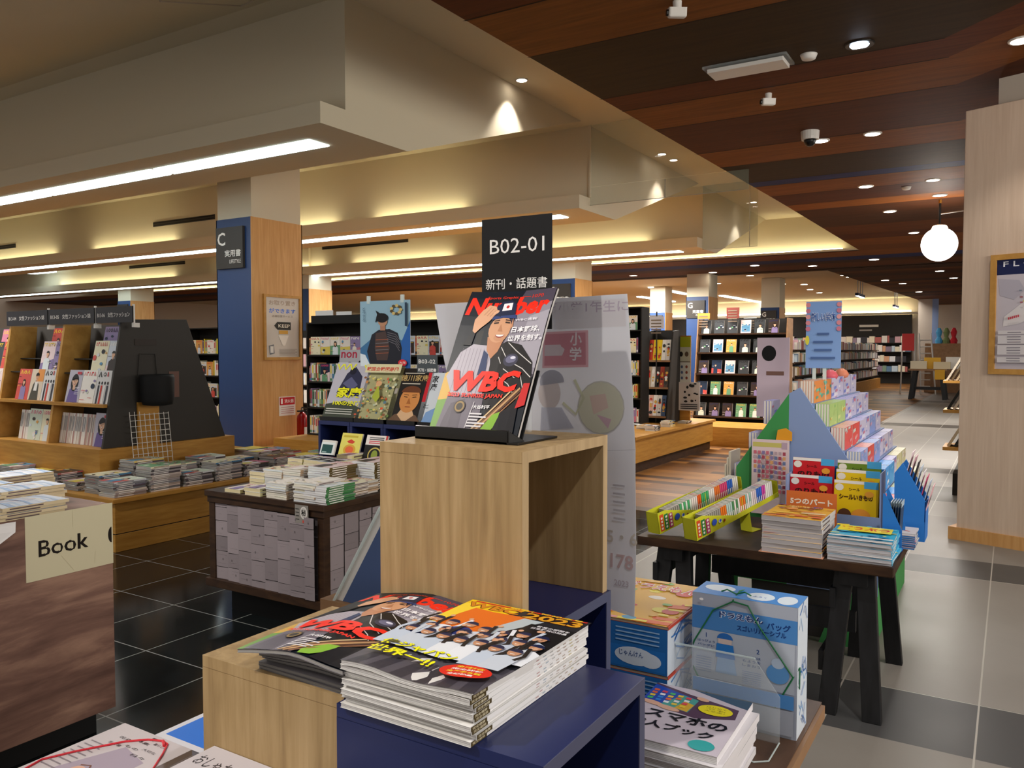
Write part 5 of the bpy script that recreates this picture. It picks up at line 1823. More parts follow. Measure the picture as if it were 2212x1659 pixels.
for k in range(4): A.rect(.03, .14 + .013 * k, .16, .147 + .013 * k, ['#D2505A', '#D2505A', '#4A4A4A', '#6A6A6A'][k])
A.rect(.175, 0, .19, .2, '#C23A3A')
standing(780, 0, 0, 985, 4.22, cz1 + .10, .19, .20, A, 'book', 'black and white book with gold crest, standing behind the cart piles')
# label hanging off the front
a = MB(); A = Art(); A.rect(0, 0, .105, .105, '#8F8A84'); A.ell(.070, .062, .028, .036, '#E4E0DC'); A.ell(.070, .062, .023, .030, '#C8C4BE')
A.text('秘', .052, .045, .036, '#1A1A1A', .02, w=.036)
for k in range(4): A.rect(.006, .02 + k * .02, .034, .024 + k * .02, '#3A3A38')
A.rect(.062, .004, .1, .02, '#C85048')
P = atz(618, 1094, cz1)
a.box(P.x - .045, P.x + .060, cy0 - .024, cy0 - .022, cz1 - .115, cz1 - .01, 'print', '#8F8A84')
A.put(a, (P.x - .045, cy0 - .024, cz1 - .115), (1, 0, 0), (0, 0, 1), .0003, .0005)
obj('shelf_label', a, label='grey and white label with round emblem hanging off the cart top', cat='label')
# clear panel leaning against the oak cube side, on the floor aisle
t = thing('leaning_panel', 'clear-edged poster panel leaning diagonally between cart and oak cube', 'panel', (-2.6, 3.1, 0))
A0 = aty(725, 1298, 1.95); A1 = aty(826, 1095, 1.95)
d_ = Vector((0, .5, 0))
a = MB(); a.prism([A0, A1, A1 + Vector((.16, 0, 0)), A0 + Vector((.16, 0, -.0))], (0, .012, 0), 'white_plastic'); obj('board', a, t)
a = MB(); A = Art()
a.prism([A0 + Vector((.03, -.002, 0)), A1 + Vector((.03, -.002, 0)), A1 + Vector((.16, -.002, 0)), A0 + Vector((.16, -.002, 0))], (0, .001, 0), 'print', '#4A5C84')
obj('printed_sheet', a, t)
a = MB(); a.tube([A0 + Vector((0, -.01, 0)), A1 + Vector((0, -.01, 0))], .005, 'acrylic_edge', n=6); obj('clear_edge', a, t)
a = MB(); a.box(A0.x - .05, -1.45, 1.93, 2.0, 0, A0.z + .005, 'table_edge'); obj('low_stand', a, label='low wooden stand under the leaning poster panel', cat='stand')

#@@BLUE DISPLAY
yb = 4.5
zt_ = aty(687, 908, yb).z
xl_ = aty(687, 908, yb).x; xr_ = aty(985, 922, yb).x
n_ = 4
for k in range(n_):
    xa = xl_ + (xr_ - xl_) * k / n_; xb_ = xl_ + (xr_ - xl_) * (k + 1) / n_
    t = thing('display_cube', f'navy blue open cube, {ordinal(k)} from left under the faced-out magazines', 'display cube', ((xa + xb_) / 2, yb + .15, 0), 'navy display cubes behind the cart')
    a = MB(); a.box(xa + .002, xb_ - .002, yb, yb + .34, zt_ - .03, zt_, 'navy'); obj('top_panel', a, t, bevel=.002)
    for s in (xa + .002, xb_ - .024):
        a = MB(); a.box(s, s + .022, yb, yb + .34, zt_ - .5, zt_ - .03, 'navy'); obj('side_panel', a, t)
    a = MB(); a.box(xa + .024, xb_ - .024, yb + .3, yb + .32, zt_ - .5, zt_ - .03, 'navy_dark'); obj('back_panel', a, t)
a = MB(); a.box(xl_, xr_, yb, yb + .34, 0, zt_ - .5, 'dark_wood'); obj('low_cabinet', a, label='dark low cabinet under the navy display cubes', cat='cabinet')
def ieyasu_a(w, h):
    A = Art(); A.rect(0, 0, w, h, '#B9B7C4'); A.poly([(w * .2, h * .45), (w * .35, h * .8), (w * .55, h * .92), (w * .8, h * .75), (w * .85, h * .4)], '#2A2C48')
    A.poly([(w * .3, h * .62), (w * .5, h * .74), (w * .74, h * .6), (w * .6, h * .5)], '#5A5C80'); A.ell(w * .5, h * .84, w * .09, h * .06, '#1A1A2C')
    A.poly([(0, 0), (w, 0), (w, h * .2), (w * .5, h * .32), (0, h * .25)], '#3C4236')
    for x in (.02, .2, .38, .78): A.line([(w * x, h * .97), (w * (x + .08), h * .87), (w * (x + .16), h * .97)], h * .03, '#E8E82A')
    A.text('家康', w * .22, h * .36, h * .2, '#3A3A10', .05, w=w * .7); A.text('家康', w * .22, h * .365, h * .19, '#EDEB1E', .03, w=w * .7)
    A.text('100の決断', w * .2, h * .23, h * .09, '#EDEB1E', .03, w=w * .75)
    for k in range(3): A.rect(w * .06, h * (.16 - .04 * k), w * .8, h * (.175 - .04 * k), '#C8C8C0')
    return A
def scroll_b(w, h):
    A = Art(); A.rect(0, 0, w, h, '#A9A67A'); r = random.Random(2)
    for k in range(90):
        x, y = r.uniform(.02, .94) * w, r.uniform(.02, .8) * h
        A.ell(x, y, w * r.uniform(.01, .05), h * r.uniform(.01, .03), r.choice(['#6E8A4A', '#C8864A', '#D8C86A', '#8A5A3A', '#B8C4A8', '#5A7A8A', '#D85A3A', '#E0D8B0']), n=8)
    A.rect(0, h * .84, w, h, '#D8D2A8'); A.text('戦国合戦図屏風', w * .04, h * .87, h * .075, '#C8302A', .02, w=w * .9)
    A.poly([(w * .4, h * .4), (w * .5, h * .62), (w * .62, h * .4), (w * .55, h * .3)], '#A8B43A'); A.ell(w * .5, h * .64, w * .08, h * .05, '#D8A878')
    return A
def portrait_c(w, h):
    A = Art(); A.rect(0, 0, w, h, '#1C1614'); A.text('徳川家康', w * .12, h * .76, h * .12, '#C8A86A', .01, w=w * .78)
    A.rect(w * .2, h * .90, w * .75, h * .915, '#D8D0C0'); A.rect(w * .2, h * .705, w * .7, h * .72, '#D8D0C0'); A.rect(w * .04, h * .52, w * .12, h * .62, '#A8A098')
    A.poly([(w * .02, 0), (w * .2, h * .14), (w * .5, h * .2), (w * .8, h * .14), (w * .98, 0)], '#6A4E3A')
    A.poly([(w * .28, h * .14), (w * .5, 0), (w * .74, h * .14), (w * .66, h * .24), (w * .36, h * .24)], '#D8B088')
    A.ell(w * .52, h * .42, w * .27, h * .24, '#D08A4A'); A.ell(w * .52, h * .55, w * .27, h * .12, '#6A3A1E', a0=0, a1=180)
    A.poly([(w * .5, h * .45), (w * .46, h * .34), (w * .58, h * .34)], '#A8642E')
    for s in (-1, 1): A.line([(w * (.52 + s * .07), h * .46), (w * (.52 + s * .17), h * .47)], h * .012, '#2A1408'); A.line([(w * (.52 + s * .05), h * .50), (w * (.52 + s * .18), h * .51)], h * .008, '#2A1408')
    A.line([(w * .45, h * .285), (w * .59, h * .285)], h * .01, '#8A3A20')
    return A
def portrait_d(w, h):
    A = Art(); A.rect(0, 0, w, h, '#D4DCE4'); A.rect(0, h * .42, w * .1, h, '#C8202E'); A.vtext('家康', w * .24, h * .80, h * .14, '#1C1C20', .02)
    A.text('と', w * .08, h * .3, h * .08, '#1C1C20', 0, w=w * .16)
    A.poly([(w * .12, 0), (w * .2, h * .22), (w * .5, h * .34), (w * .85, h * .28), (w, h * .1), (w, 0)], '#7FA4D4')
    face(A, w * .66, h * .56, w * .2, '#E2B294', '#121014')
    A.line([(w * .44, h * .3), (w * .58, 0)], h * .02, '#5A84B8'); return A
dsg = [(ieyasu_a, 'magazine with yellow lettering over an armoured rider, first of four faced out'), (scroll_b, 'magazine with a green battle-scene painting, second of four faced out'),
       (portrait_c, 'black magazine with an orange portrait face, third of four faced out'), (portrait_d, 'pale magazine with a person in a blue robe, rightmost of four faced out')]
pxs = [(695, 772), (766, 843), (832, 910), (899, 975)]
for (fn, l), (pa, pb) in zip(dsg, pxs):
    P = aty(pa, 905, yb + .05); Q = aty(pb, 905, yb + .05)
    w = (Q.x - P.x) * 1.0; h = w * 1.28
    m = MB(); m.box(0, w, 0, .012, 0, h, 'print', '#D8D4CE'); fn(w, h).put(m, (0, 0, 0), (1, 0, 0), (0, 0, 1), .0004, .0006)
    ME(m.mesh('magazine'), 'magazine', TR((P.x - .01, yb + .06, zt_ + .013)) @ Matrix.Rotation(-.42, 4, 'X'), l, 'magazine')
    a = MB(); a.box(P.x - .0, Q.x - .02, yb + .03, yb + .21, zt_, zt_ + .012, 'black'); a.box(P.x, Q.x - .02, yb + .03, yb + .036, zt_ + .012, zt_ + .03, 'black')
    t = obj('magazine_stand', a, label='low black magazine stand on the navy cubes, ' + {0: 'leftmost of four', 1: 'second of four', 2: 'third of four', 3: 'rightmost of four'}[dsg.index((fn, l))], cat='stand')
# samurai poster, clipped above
yp = yb + .24
P, Q = aty(779, 795, yp), aty(886, 647, yp)
w, h = Q.x - P.x, Q.z - P.z
A = Art(); A.rect(0, 0, w, h, '#8DB0C4'); A.poly([(0, 0), (w, 0), (w, h * .35), (w * .6, h * .5), (w * .2, h * .42), (0, h * .3)], '#3F6F9A'); A.poly([(w * .78, h * .3), (w, h * .7), (w, 0), (w * .85, 0)], '#2A5FA8')
A.poly([(0, 0), (w * .22, h * .02), (w * .1, h * .2), (0, h * .22)], '#D8E4EC')
A.poly([(w * .14, h * .25), (w * .24, h * .5), (w * .38, h * .57), (w * .6, h * .58), (w * .76, h * .52), (w * .84, h * .3), (w * .8, 0), (w * .22, 0)], '#22242E')
A.poly([(w * .3, h * .3), (w * .32, h * .52), (w * .52, h * .55), (w * .6, h * .3), (w * .55, h * .12), (w * .34, h * .12)], '#4A3A38')
for k in range(5): A.line([(w * .32, h * (.42 - .05 * k)), (w * .58, h * (.43 - .05 * k))], h * .008, ['#B0644A', '#7A7A80'][k % 2])
for k in range(5): A.line([(w * .56, h * (.53 - .03 * k)), (w * .72, h * (.50 - .035 * k)), (w * .8, h * (.42 - .04 * k))], h * .01, '#6A6870')
A.rect(w * .42, h * .56, w * .52, h * .64, '#A87860')
A.ell(w * .47, h * .70, w * .095, h * .078, '#B08468'); A.ell(w * .46, h * .745, w * .12, h * .07, '#15151A'); A.poly([(w * .32, h * .68), (w * .36, h * .8), (w * .45, h * .82), (w * .40, h * .72)], '#15151A'); A.poly([(w * .36, h * .8), (w * .33, h * .86), (w * .45, h * .8)], '#15151A')
for s in (-1, 1): A.line([(w * (.475 + s * .02), h * .705), (w * (.475 + s * .06), h * .71)], h * .008, '#1A1414')
for k in range(9): A.ell(w * (.74 + .09 * math.cos(k * .7)), h * (.86 + .06 * math.sin(k * .7)), w * .035, h * .022, '#5A4A2A' if k % 2 else '#C8B070', n=8)
A.vtext('どうする', w * .10, h * .86, h * .05, '#2A4A6A'); A.rect(w * .92, h * .62, w * .96, h * .96, '#24384E')
A.ell(w * .87, h * .085, w * .085, h * .05, '#D2303A', n=14); A.text('大河', w * .87, h * .07, h * .035, '#F4E8E0', .01, w=w * .12, anchor='c')
a = MB(); a.box(P.x, Q.x, yp, yp + .003, P.z, Q.z, 'print', '#C8D4DC'); A.put(a, (P.x, yp, P.z), (1, 0, 0), (0, 0, 1), .0004, .0006)
t = thing('poster', 'blue poster of a figure in samurai armour above the faced-out magazines', 'poster', (P.x, yp, zt_))
obj('sheet', a, t)
for x in (P.x + .07, Q.x - .09):
    a = MB(); a.box(x, x + .03, yp - .004, yp + .008, Q.z - .02, Q.z + .04, 'acrylic_edge'); obj('clip', a, t)
a = MB(); a.box((P.x + Q.x) / 2 - .012, (P.x + Q.x) / 2 + .012, yp + .004, yp + .012, zt_ + .0, Q.z, 'metal'); obj('support_post', a, t)
# B03-02 board
P, Q = aty(901, 810, yp - .02), aty(945, 767, yp - .02)
P.x -= 0
a = MB(); w, h = Q.x - P.x, Q.z - P.z
t = thing('section_sign', 'small grey section board reading B03-02 right of the samurai poster', 'sign', (P.x, yp - .02, zt_))
a.box(P.x, Q.x, yp - .02, yp - .016, P.z, Q.z, 'charcoal'); A = Art(); A.rect(0, 0, w, h, '#4C5358'); A.text('B03-02', w * .08, h * .58, h * .2, '#F0F0EE', .01, w=w * .82); A.text('新刊・話題書', w * .06, h * .16, h * .18, '#F0F0EE', .02, w=w * .88)
A.put(a, (P.x, yp - .02, P.z), (1, 0, 0), (0, 0, 1), .0004, .0006); obj('board', a, t)
a = MB(); a.box((P.x + Q.x) / 2 - .01, (P.x + Q.x) / 2 + .01, yp - .018, yp - .012, zt_, P.z, 'acrylic_edge'); obj('clear_post', a, t)
# fashion magazine "non" behind
P, Q = aty(728, 806, yb + .8), aty(778, 750, yb + .8)
w, h = .30, .36
A = Art(); A.rect(0, 0, w, h, '#A9AAB0'); A.text('non', w * .06, h * .8, h * .15, '#A8183A', .02, w=w * .62); A.poly([(0, 0), (w * .1, h * .3), (w * .5, h * .45), (w * .8, h * .25), (w * .8, 0)], '#1C1A1E'); face(A, w * .42, h * .56, w * .14); A.ell(w * .85, h * .62, w * .1, h * .12, '#15151A')
m = MB(); m.box(0, w, 0, .01, 0, h, 'print', '#C9C9CC'); A.put(m, (0, 0, 0), (1, 0, 0), (0, 0, 1), .0005, .0008)
ME(m.mesh('magazine'), 'magazine', TR((P.x, yb + .8, Q.z - h - .02)) @ Matrix.Rotation(-.12, 4, 'X'), 'grey fashion magazine with dark red title, standing left of the samurai poster', 'magazine')
a = MB(); a.box(P.x - .1, P.x + .6, yb + .78, yb + 1.0, 0, Q.z - h - .022, 'shelf_dark'); obj('low_cabinet', a, label='dark low cabinet carrying the grey fashion magazine', cat='cabinet')

#@@ISLAND
ix1, iy0, iy1, iz = -6.2, 3.9, 8.4, .44
t = thing('magazine_island', 'low honey-coloured wooden magazine island in the left middle distance', 'display island', (-10, 6, 0))
a = MB(); a.box(-18, ix1 + .03, iy0 - .03, 6.6, iz - .035, iz, 'honey'); obj('tabletop', a, t, bevel=.004)
a = MB(); a.box(-18, ix1 - .01, iy0 + .01, 6.55, .15, iz - .035, 'honey'); obj('body', a, t)
a = MB(); a.box(-18, ix1, iy0, 6.55, 0, .142, 'honey'); obj('plinth', a, t, bevel=.003)
a = MB(); a.box(-18, ix1 - .012, iy0 + .012, 6.54, .142, .15, 'black_matte'); obj('shadow_gap', a, t)
q = random.Random(23)
gm = [mesh_flat(q, .22, .29, .014, to, page=pg, spine=s_) for to, pg, s_ in [('dark', '#8A8680', '#4A4648'), ('dark', '#9A948E', '#8A8A90'), ('mix', '#8F8B8A', '#B8B0B0'), ('light', '#A9A5A2', '#A89A9A'), ('mix', '#7A7674', '#5A5056'), ('dark', '#96928C', '#C8B8B0')]]
tl = [mesh_flat(q, .22, .29, .014, to, page='#A09A96') for to in ['mix', 'light', 'mix', 'dark', 'vivid', 'mix', 'light', 'mix']]
adj = ['grey-toned', 'dark', 'pinkish', 'pale', 'brown-toned', 'reddish', 'bluish', 'mixed-colour']
cnt = 0
ys_ = [3.93, 4.27, 4.62, 4.98]
def ipile(x, y, n, where):
    global cnt
    pile(gm, n, .014, (x, y, iz), .22, 'magazine', 'magazine', adj[cnt % 8] + ' magazine', 'grey-edged magazine', where, q, jit=.008, top=tl[cnt % 8])
    cnt += 1
front = [(-6.24, 9), (-6.50, 11), (-6.84, 5), (-7.14, 9), (-7.60, 7), (-7.92, 9), (-8.3, 6)]
for i, (x, n) in enumerate(front):
    ipile(x, 3.93 + (.03 if i else 0), n, f'the {ordinal(i)} front pile from the island corner')
edge = [(4.26, 15), (4.60, 8), (4.93, 12), (5.26, 8), (5.62, 10), (5.98, 8), (6.28, 9)]
for i, (y, n) in enumerate(edge):
    ipile(-6.24, y, n, f'the {ordinal(i + 1)} pile along the island right edge')
for i, (x, y, n) in enumerate([(-6.50, 4.28, 17), (-6.49, 4.62, 12), (-6.50, 4.95, 14), (-6.50, 5.3, 10), (-6.52, 5.66, 12), (-6.55, 6.0, 9), (-6.80, 5.75, 12), (-6.85, 6.1, 9), (-7.1, 5.9, 8)]):
    ipile(x, y, n, f'the {ordinal(i)} inner pile behind the island edge row')
# kerb and tilted magazine rack
bz = .77
a = MB(); a.box(-18, -6.87, 4.19, 5.66, iz, bz, 'honey'); obj('rack_plinth', a, label='raised honey wood plinth under the tilted magazine rack', cat='plinth', bevel=.003)
RX = -6.916
t = thing('magazine_rack', 'double-sided tilted magazine rack with grey end panel and wood dividers', 'magazine rack', (-9, 4.9, bz))
a = MB(); a.prism([(RX, 4.25, bz), (RX, 4.46, 1.935), (RX, 5.14, 1.955), (RX, 5.58, bz)], (-.03, 0, 0), 'charcoal'); obj('end_panel', a, t, bevel=.003)
a = MB(); a.prism([(RX - .03, 4.56, bz), (RX - .03, 4.74, 1.90), (RX - .03, 4.90, 1.90), (RX - .03, 5.10, bz)], (-7, 0, 0), 'charcoal'); obj('core', a, t)
DV = (-7.80, -8.78, -9.76, -10.74, -11.7)
for x in DV:
    a = MB(); a.prism([(x, 4.25, bz), (x, 4.44, 1.90), (x, 4.70, 1.90), (x, 4.60, bz)], (-.035, 0, 0), 'frame_wood'); obj('divider', a, t)
a = MB(); a.box(-13.5, RX - .03, 4.28, 4.60, 1.135, 1.163, 'honey'); obj('shelf_board', a, t)
for z, y in ((1.44, 4.42), (1.575, 4.52)):
    a = MB(); a.box(-13.5, RX - .03, y, y + .16, z - .012, z, 'charcoal'); obj('step', a, t)
mw, mh = .225, .31
fm = [mesh_face_mag(q, mw, mh, .008, to) for to in ['light', 'mix', 'light', 'light', 'mix', 'light', 'vivid', 'light', 'light', 'mix', 'light', 'vivid']]
def cov1(seed):
    A = Art(); w, h = mw, mh
    if seed == 0:
        A.rect(0, 0, w, h, '#9FB4CC'); A.poly([(0, h * .55), (w * .6, h * .9), (w, h * .6), (w, h * .3), (0, h * .2)], '#C6D2C8'); A.poly([(0, h * .75), (w * .3, h * .95), (w * .5, h * .7), (w * .2, h * .5)], '#7FA4D0')
        A.text('N', w * .08, h * .8, h * .13, '#D8C83A', .03)
        for k in range(5): A.ell(w * (.3 + .1 * k), h * .28, w * .045, h * .035, '#B88A6A', n=8); A.rect(w * (.26 + .1 * k), 0, w * (.34 + .1 * k), h * .24, ['#8A5A4A', '#6A4A4A', '#A88A7A'][k % 3])
    elif seed == 1:
        A.rect(0, 0, w, h, '#BDB9C8'); A.poly([(w * .1, 0), (w * .2, h * .4), (w * .5, h * .5), (w * .8, h * .4), (w * .9, 0)], '#6A5A98'); face(A, w * .5, h * .66, w * .22, '#E0B498', '#1C1418', long=True)
        for k in range(5): A.rect(w * .62, h * (.45 - .05 * k), w * .92, h * (.465 - .05 * k), '#E8E4EE')
        A.rect(w * .62, h * .86, w * .92, h * .94, '#C83A4A')
    elif seed == 2:
        A.rect(0, 0, w, h, '#D9C8B4'); A.poly([(w * .1, 0), (w * .25, h * .5), (w * .45, h * .66), (w * .7, h * .5), (w * .8, 0)], '#4A4438'); A.poly([(w * .35, h * .3), (w * .38, h * .6), (w * .6, h * .6), (w * .6, h * .3)], '#E4E0DC'); A.rect(w * .5, h * .6, w, h, '#E0944A'); face(A, w * .5, h * .76, w * .14)
    else:
        A.rect(0, 0, w, h, '#D6D4D4')
        for k in range(4): A.ell(w * (.2 + .2 * k), h * .62, w * .06, h * .05, '#2A2224', n=8); A.poly([(w * (.14 + .2 * k), 0), (w * (.14 + .2 * k), h * .55), (w * (.26 + .2 * k), h * .55), (w * (.26 + .2 * k), 0)], ['#2A2A34', '#C83A2A', '#E4E0DE', '#3A3A44'][k])
        A.line([(w * .1, h * .8), (w * .2, h * .95), (w * .3, h * .8)], .012, '#1A1A1E'); A.ell(w * .5, h * .88, w * .09, h * .06, '#1A1A1E'); A.ell(w * .5, h * .88, w * .05, h * .035, '#D6D4D4'); A.rect(w * .68, h * .82, w * .74, h * .95, '#C8202A')
    return mesh_face_mag(q, mw, mh, .008, design=A)
sp4 = [cov1(k) for k in range(4)]
t1 = {(0, 0): sp4[3], (0, 1): fm[0], (0, 2): sp4[1], (0, 3): sp4[0], (1, 0): sp4[3], (1, 1): sp4[2], (1, 2): fm[6], (1, 3): fm[3]}
rows = [(1.165, 4.33, 'lower', .22, 0, 0), (1.441, 4.45, 'middle', .22, .30, .32), (1.576, 4.55, 'top', .22, .34, .36)]
for ri, (z, y, wh, tilt, sk0, sk1) in enumerate(rows):
    for bi in range(3):
        xb_ = RX - .05 if bi == 0 else DV[bi - 1] - .055
        xa = DV[bi] + .01
        x = xb_ - mw; k = 0
        while x > xa + (sk0 if bi == 0 else sk1):
            me = t1.get((bi, k), fm[(bi * 5 + k) % 12]) if ri == 0 else fm[(bi * 7 + k * 3 + ri * 4) % 12]
            ME(me, 'magazine', TR((x, y, z)) @ Matrix.Rotation(-tilt, 4, 'X'), f'faced-out magazine, {ordinal(k)} from right, {wh} tier, rack bay {["nearest end panel", "left of middle divider", "at photo edge"][bi]}', 'magazine')
            x -= mw + .005; k += 1
sm = []
for k in range(8):
    m = MB(); tt = q.choice([.010, .014, .022]); m.box(0, tt, 0, .2, 0, .29, 'print', q.choice(['#E4DED6', '#D8CDC2', '#EDE8E2', '#CBB8AA', '#E8DCD4', '#B8908A']))
    m.poly([(tt * .2, -.0006, .12), (tt * .8, -.0006, .12), (tt * .8, -.0006, .26), (tt * .2, -.0006, .26)], 'print', q.choice(['#C8A8A0', '#8A8A90', '#D8D0C8']))
    me = m.mesh('magazine'); me['t'] = tt; sm.append(me)
for bi in range(2):
    xb_ = RX - .05 if bi == 0 else DV[0] - .055
    xa = DV[bi]
    bn = ['near', 'second'][bi]
    for k in range(1 + bi):
        ME([sp4[1], fm[3], fm[8]][bi + k], 'magazine', TR((xb_ - (mw + .004) * (k + 1), 4.32, bz + .001)) @ Matrix.Rotation(-.16, 4, 'X'), f'faced-out magazine, {ordinal(k)} from right on the rack bottom shelf, {bn} bay', 'magazine')
    x = xa + .02 + .25 * bi
    while x < xb_ - mw * (1 + bi) - .03:
        me = sm[q.randrange(8)]
        ME(me, 'filed_magazine', TR((x, 4.34, bz + .001)) @ Matrix.Rotation(-.16, 4, 'X'), f'pale magazine filed upright on the rack bottom shelf, {bn} bay', 'filed magazine', group=f'pale filed magazines, {bn} bay')
        x += me['t'] + .0015
# header signs
yh = 4.42
for (pa, pb, tx, l) in [(15, 102, 'B13-04　女性ファッション誌', 'left'), (105, 203, 'B13-05　女性ファッション誌', 'middle'), (207, 286, 'B13-06　女性ファッション', 'right')]:
    P, Q = aty(pa, 700, yh), aty(pb, 672, yh)
    w = Q.x - P.x; z0, z1 = 1.905, 2.05
    t = thing('rack_header', f'black header board over the magazine rack, {l} one of three', 'sign', (P.x, yh, 1.9))
    a = MB(); a.box(P.x, Q.x, yh, yh + .01, z0, z1, 'black_matte'); A = Art(); A.rect(0, 0, w, z1 - z0, '#26242A')
    bd = obj('board', a, t)
    a = MB(); A.text(tx, w * .05, .05, .045, '#D8D4D0', .01, w=w * .88)
    A.put(a, (P.x, yh, z0), (1, 0, 0), (0, 0, 1), .0006, .001); obj('lettering', a, bd)
    a = MB(); a.box(Q.x - .016, Q.x + .0, yh + .01, yh + .026, 1.86, z1 + .016, 'white_plastic'); a.box(Q.x - .032, Q.x - .016, yh + .012, yh + .08, 1.86, 1.90, 'white_plastic'); obj('bracket', a, t)
# end panel accessories: wire grid, black basket, plank
X = RX + .002
t = thing('wire_grid_rack', 'white wire grid rack standing before the grey end panel', 'wire rack', (X + .1, 4.7, bz))
a = MB(); y0g, y1g, z0g, z1g = 4.46, 4.86, iz + .004, 1.09
for k in range(9):
    y = y0g + (y1g - y0g) * k / 8; a.tube([(X + .16, y, z0g), (X + .08, y, z1g - (.02 if k > 2 else 0))], .003, 'white_plastic', n=5)
for k in range(13):
    z = z0g + (z1g - z0g) * k / 12.6; xx = X + .16 - .08 * (z - z0g) / (z1g - z0g); a.tube([(xx, y0g, z), (xx, y1g, z)], .003, 'white_plastic', n=5)
obj('grid', a, t)
a = MB(); a.box(X + .01, X + .03, 4.58, 4.80, bz + .001, 1.17, 'honey'); obj('plank', a, label='narrow honey wood plank behind the white wire grid', cat='plank')
t = thing('black_basket', 'black rounded basket hanging on the grey end panel', 'basket', (X + .1, 4.68, 1.1))
a = MB(); cyb = 4.70
prof = [(.07, 1.14), (.13, 1.15), (.145, 1.20), (.15, 1.40), (.14, 1.43), (.13, 1.43), (.13, 1.18)]
a.lathe((X + .152, cyb, 0), prof, 'black_matte', n=24); obj('bowl', a, t, sm=True)
a = MB(); a.tube([(X + .012, cyb - .10, 1.40), (X + .012, cyb - .08, 1.62), (X + .012, cyb + .08, 1.62), (X + .012, cyb + .10, 1.40)], .006, 'charcoal'); obj('hook_frame', a, t)
a = MB(); a.box(X, X + .004, 4.93, 5.04, 1.2, 1.45, 'print', '#6A4A40'); obj('small_notice', a, label='small brownish notice on the grey end panel', cat='notice')
a = MB(); a.box(X, X + .004, 4.58, 4.80, 1.70, 1.76, 'print', '#2A211C'); obj('small_notice', a, label='dark strip notice near the top of grey end panel', cat='notice')

#@@MID SHELVES
def gondola(name, label, x0, x1, y0, zs, ztop, depth, rot=0, pivot=(0, 0), back='shelf_dark', tilt=0, sides='shelf_dark'):
    t = thing(name, label, 'bookshelf', (x0, y0, zs[0]))
    def B(*b, m='shelf_dark'):
        a = MB(); a.box(*b, m); return a
    obj('back_panel', B(x0, x1, y0 + depth - .02, y0 + depth, zs[0] - .02, ztop, m=back), t)
    for x in (x0, x1 - .02):
        obj('side_panel', B(x, x + .02, y0, y0 + depth - .02, zs[0] - .02, ztop, m=sides), t)
    for z in zs:
        obj('shelf_board', B(x0 + .02, x1 - .02, y0, y0 + depth - .02, z - .02, z), t)
    obj('top_board', B(x0, x1, y0, y0 + depth, ztop, ztop + .02), t)
    return t
spn = [mesh_spine(q) for _ in range(36)]
pfm = [mesh_face_mag(q, .16, .22, .012, to) for to in ['light', 'mix', 'vivid', 'light', 'mix', 'light', 'vivid', 'mix', 'light', 'dark']]
def shelf_row(x0, x1, y, z, where, rng, faceprob=.1, pool=None, rotz=0, group=None, name='paperback', lean=0, maxn=999):
    """upright books along +x from x0 to x1, faces toward -y; rotz=90deg turns the row to run along +y facing +x"""
    x = x0; n = 0
    along = rotz != 0
    while x < x1 - .04 and n < maxn:
        if rng.random() < faceprob and x < x1 - .2:
            me = pfm[rng.randrange(len(pfm))]; w = .165; l = 'faced-out book'
        else:
            me = (pool or spn)[rng.randrange(len(pool or spn))]; w = me['t'] + .001; l = 'upright book'
        if along:
            M = TR((y, x, z)) @ RZ(math.pi / 2)
        else:
            M = TR((x, y, z))
        if lean: M = M @ Matrix.Rotation(-lean, 4, 'X')
        ME(me, name, M, f'{l} {where}', 'paperback', group or f'books {where}')
        x += w; n += 1
yS_ = 7.3
x0, x1 = aty(662, 800, yS_).x, aty(1010, 800, yS_).x
x0 = max(x0, -7.9)
zs = [.62, .95, 1.27, 1.60]
gondola('bookshelf', 'dark shelf unit of paperbacks between the column and the hanging paper', x0, x1, yS_, zs, 1.98, .30)
a = MB(); a.box(x0 - .05, x1 + .1, yS_ - .5, yS_ + .3, 0, .599, 'honey'); obj('shelf_plinth', a, label='wooden plinth under the dark paperback shelf unit', cat='plinth')
q = random.Random(41)
shelf_row(x0 + .03, x0 + 1.0, yS_ + .02, .621, 'on the bottom shelf behind the samurai poster', q, 0)
shelf_row(x0 + .03, x0 + 1.2, yS_ + .02, .951, 'on the second shelf behind the samurai poster', q, .05)
shelf_row(x0 + .03, x1 - .03, yS_ + .02, 1.271, 'on the third shelf behind the samurai poster', q, .25)
shelf_row(x0 + .03, x1 - .03, yS_ + .02, 1.601, 'on the top shelf behind the samurai poster', q, .45)
for (pa, pb, py0, py1, l) in [(679, 716, 697, 670, 'left'), (724, 756, 697, 672, 'right')]:
    P, Q = aty(pa, py0, yS_), aty(pb, py1, yS_)
    a = MB(); a.box(P.x, Q.x, yS_ + .02, yS_ + .03, 2.0, Q.z, 'white_paper'); obj('blank_card', a, label=f'blank white card on the dark paperback shelf, {l} of two', cat='card')
a = MB(); a.box(x0 + .1, x0 + 1.5, yS_ - .01, yS_, 1.98, 2.08, 'black_matte'); obj('shelf_header', a, label='black header strip on the dark paperback shelf unit', cat='sign')
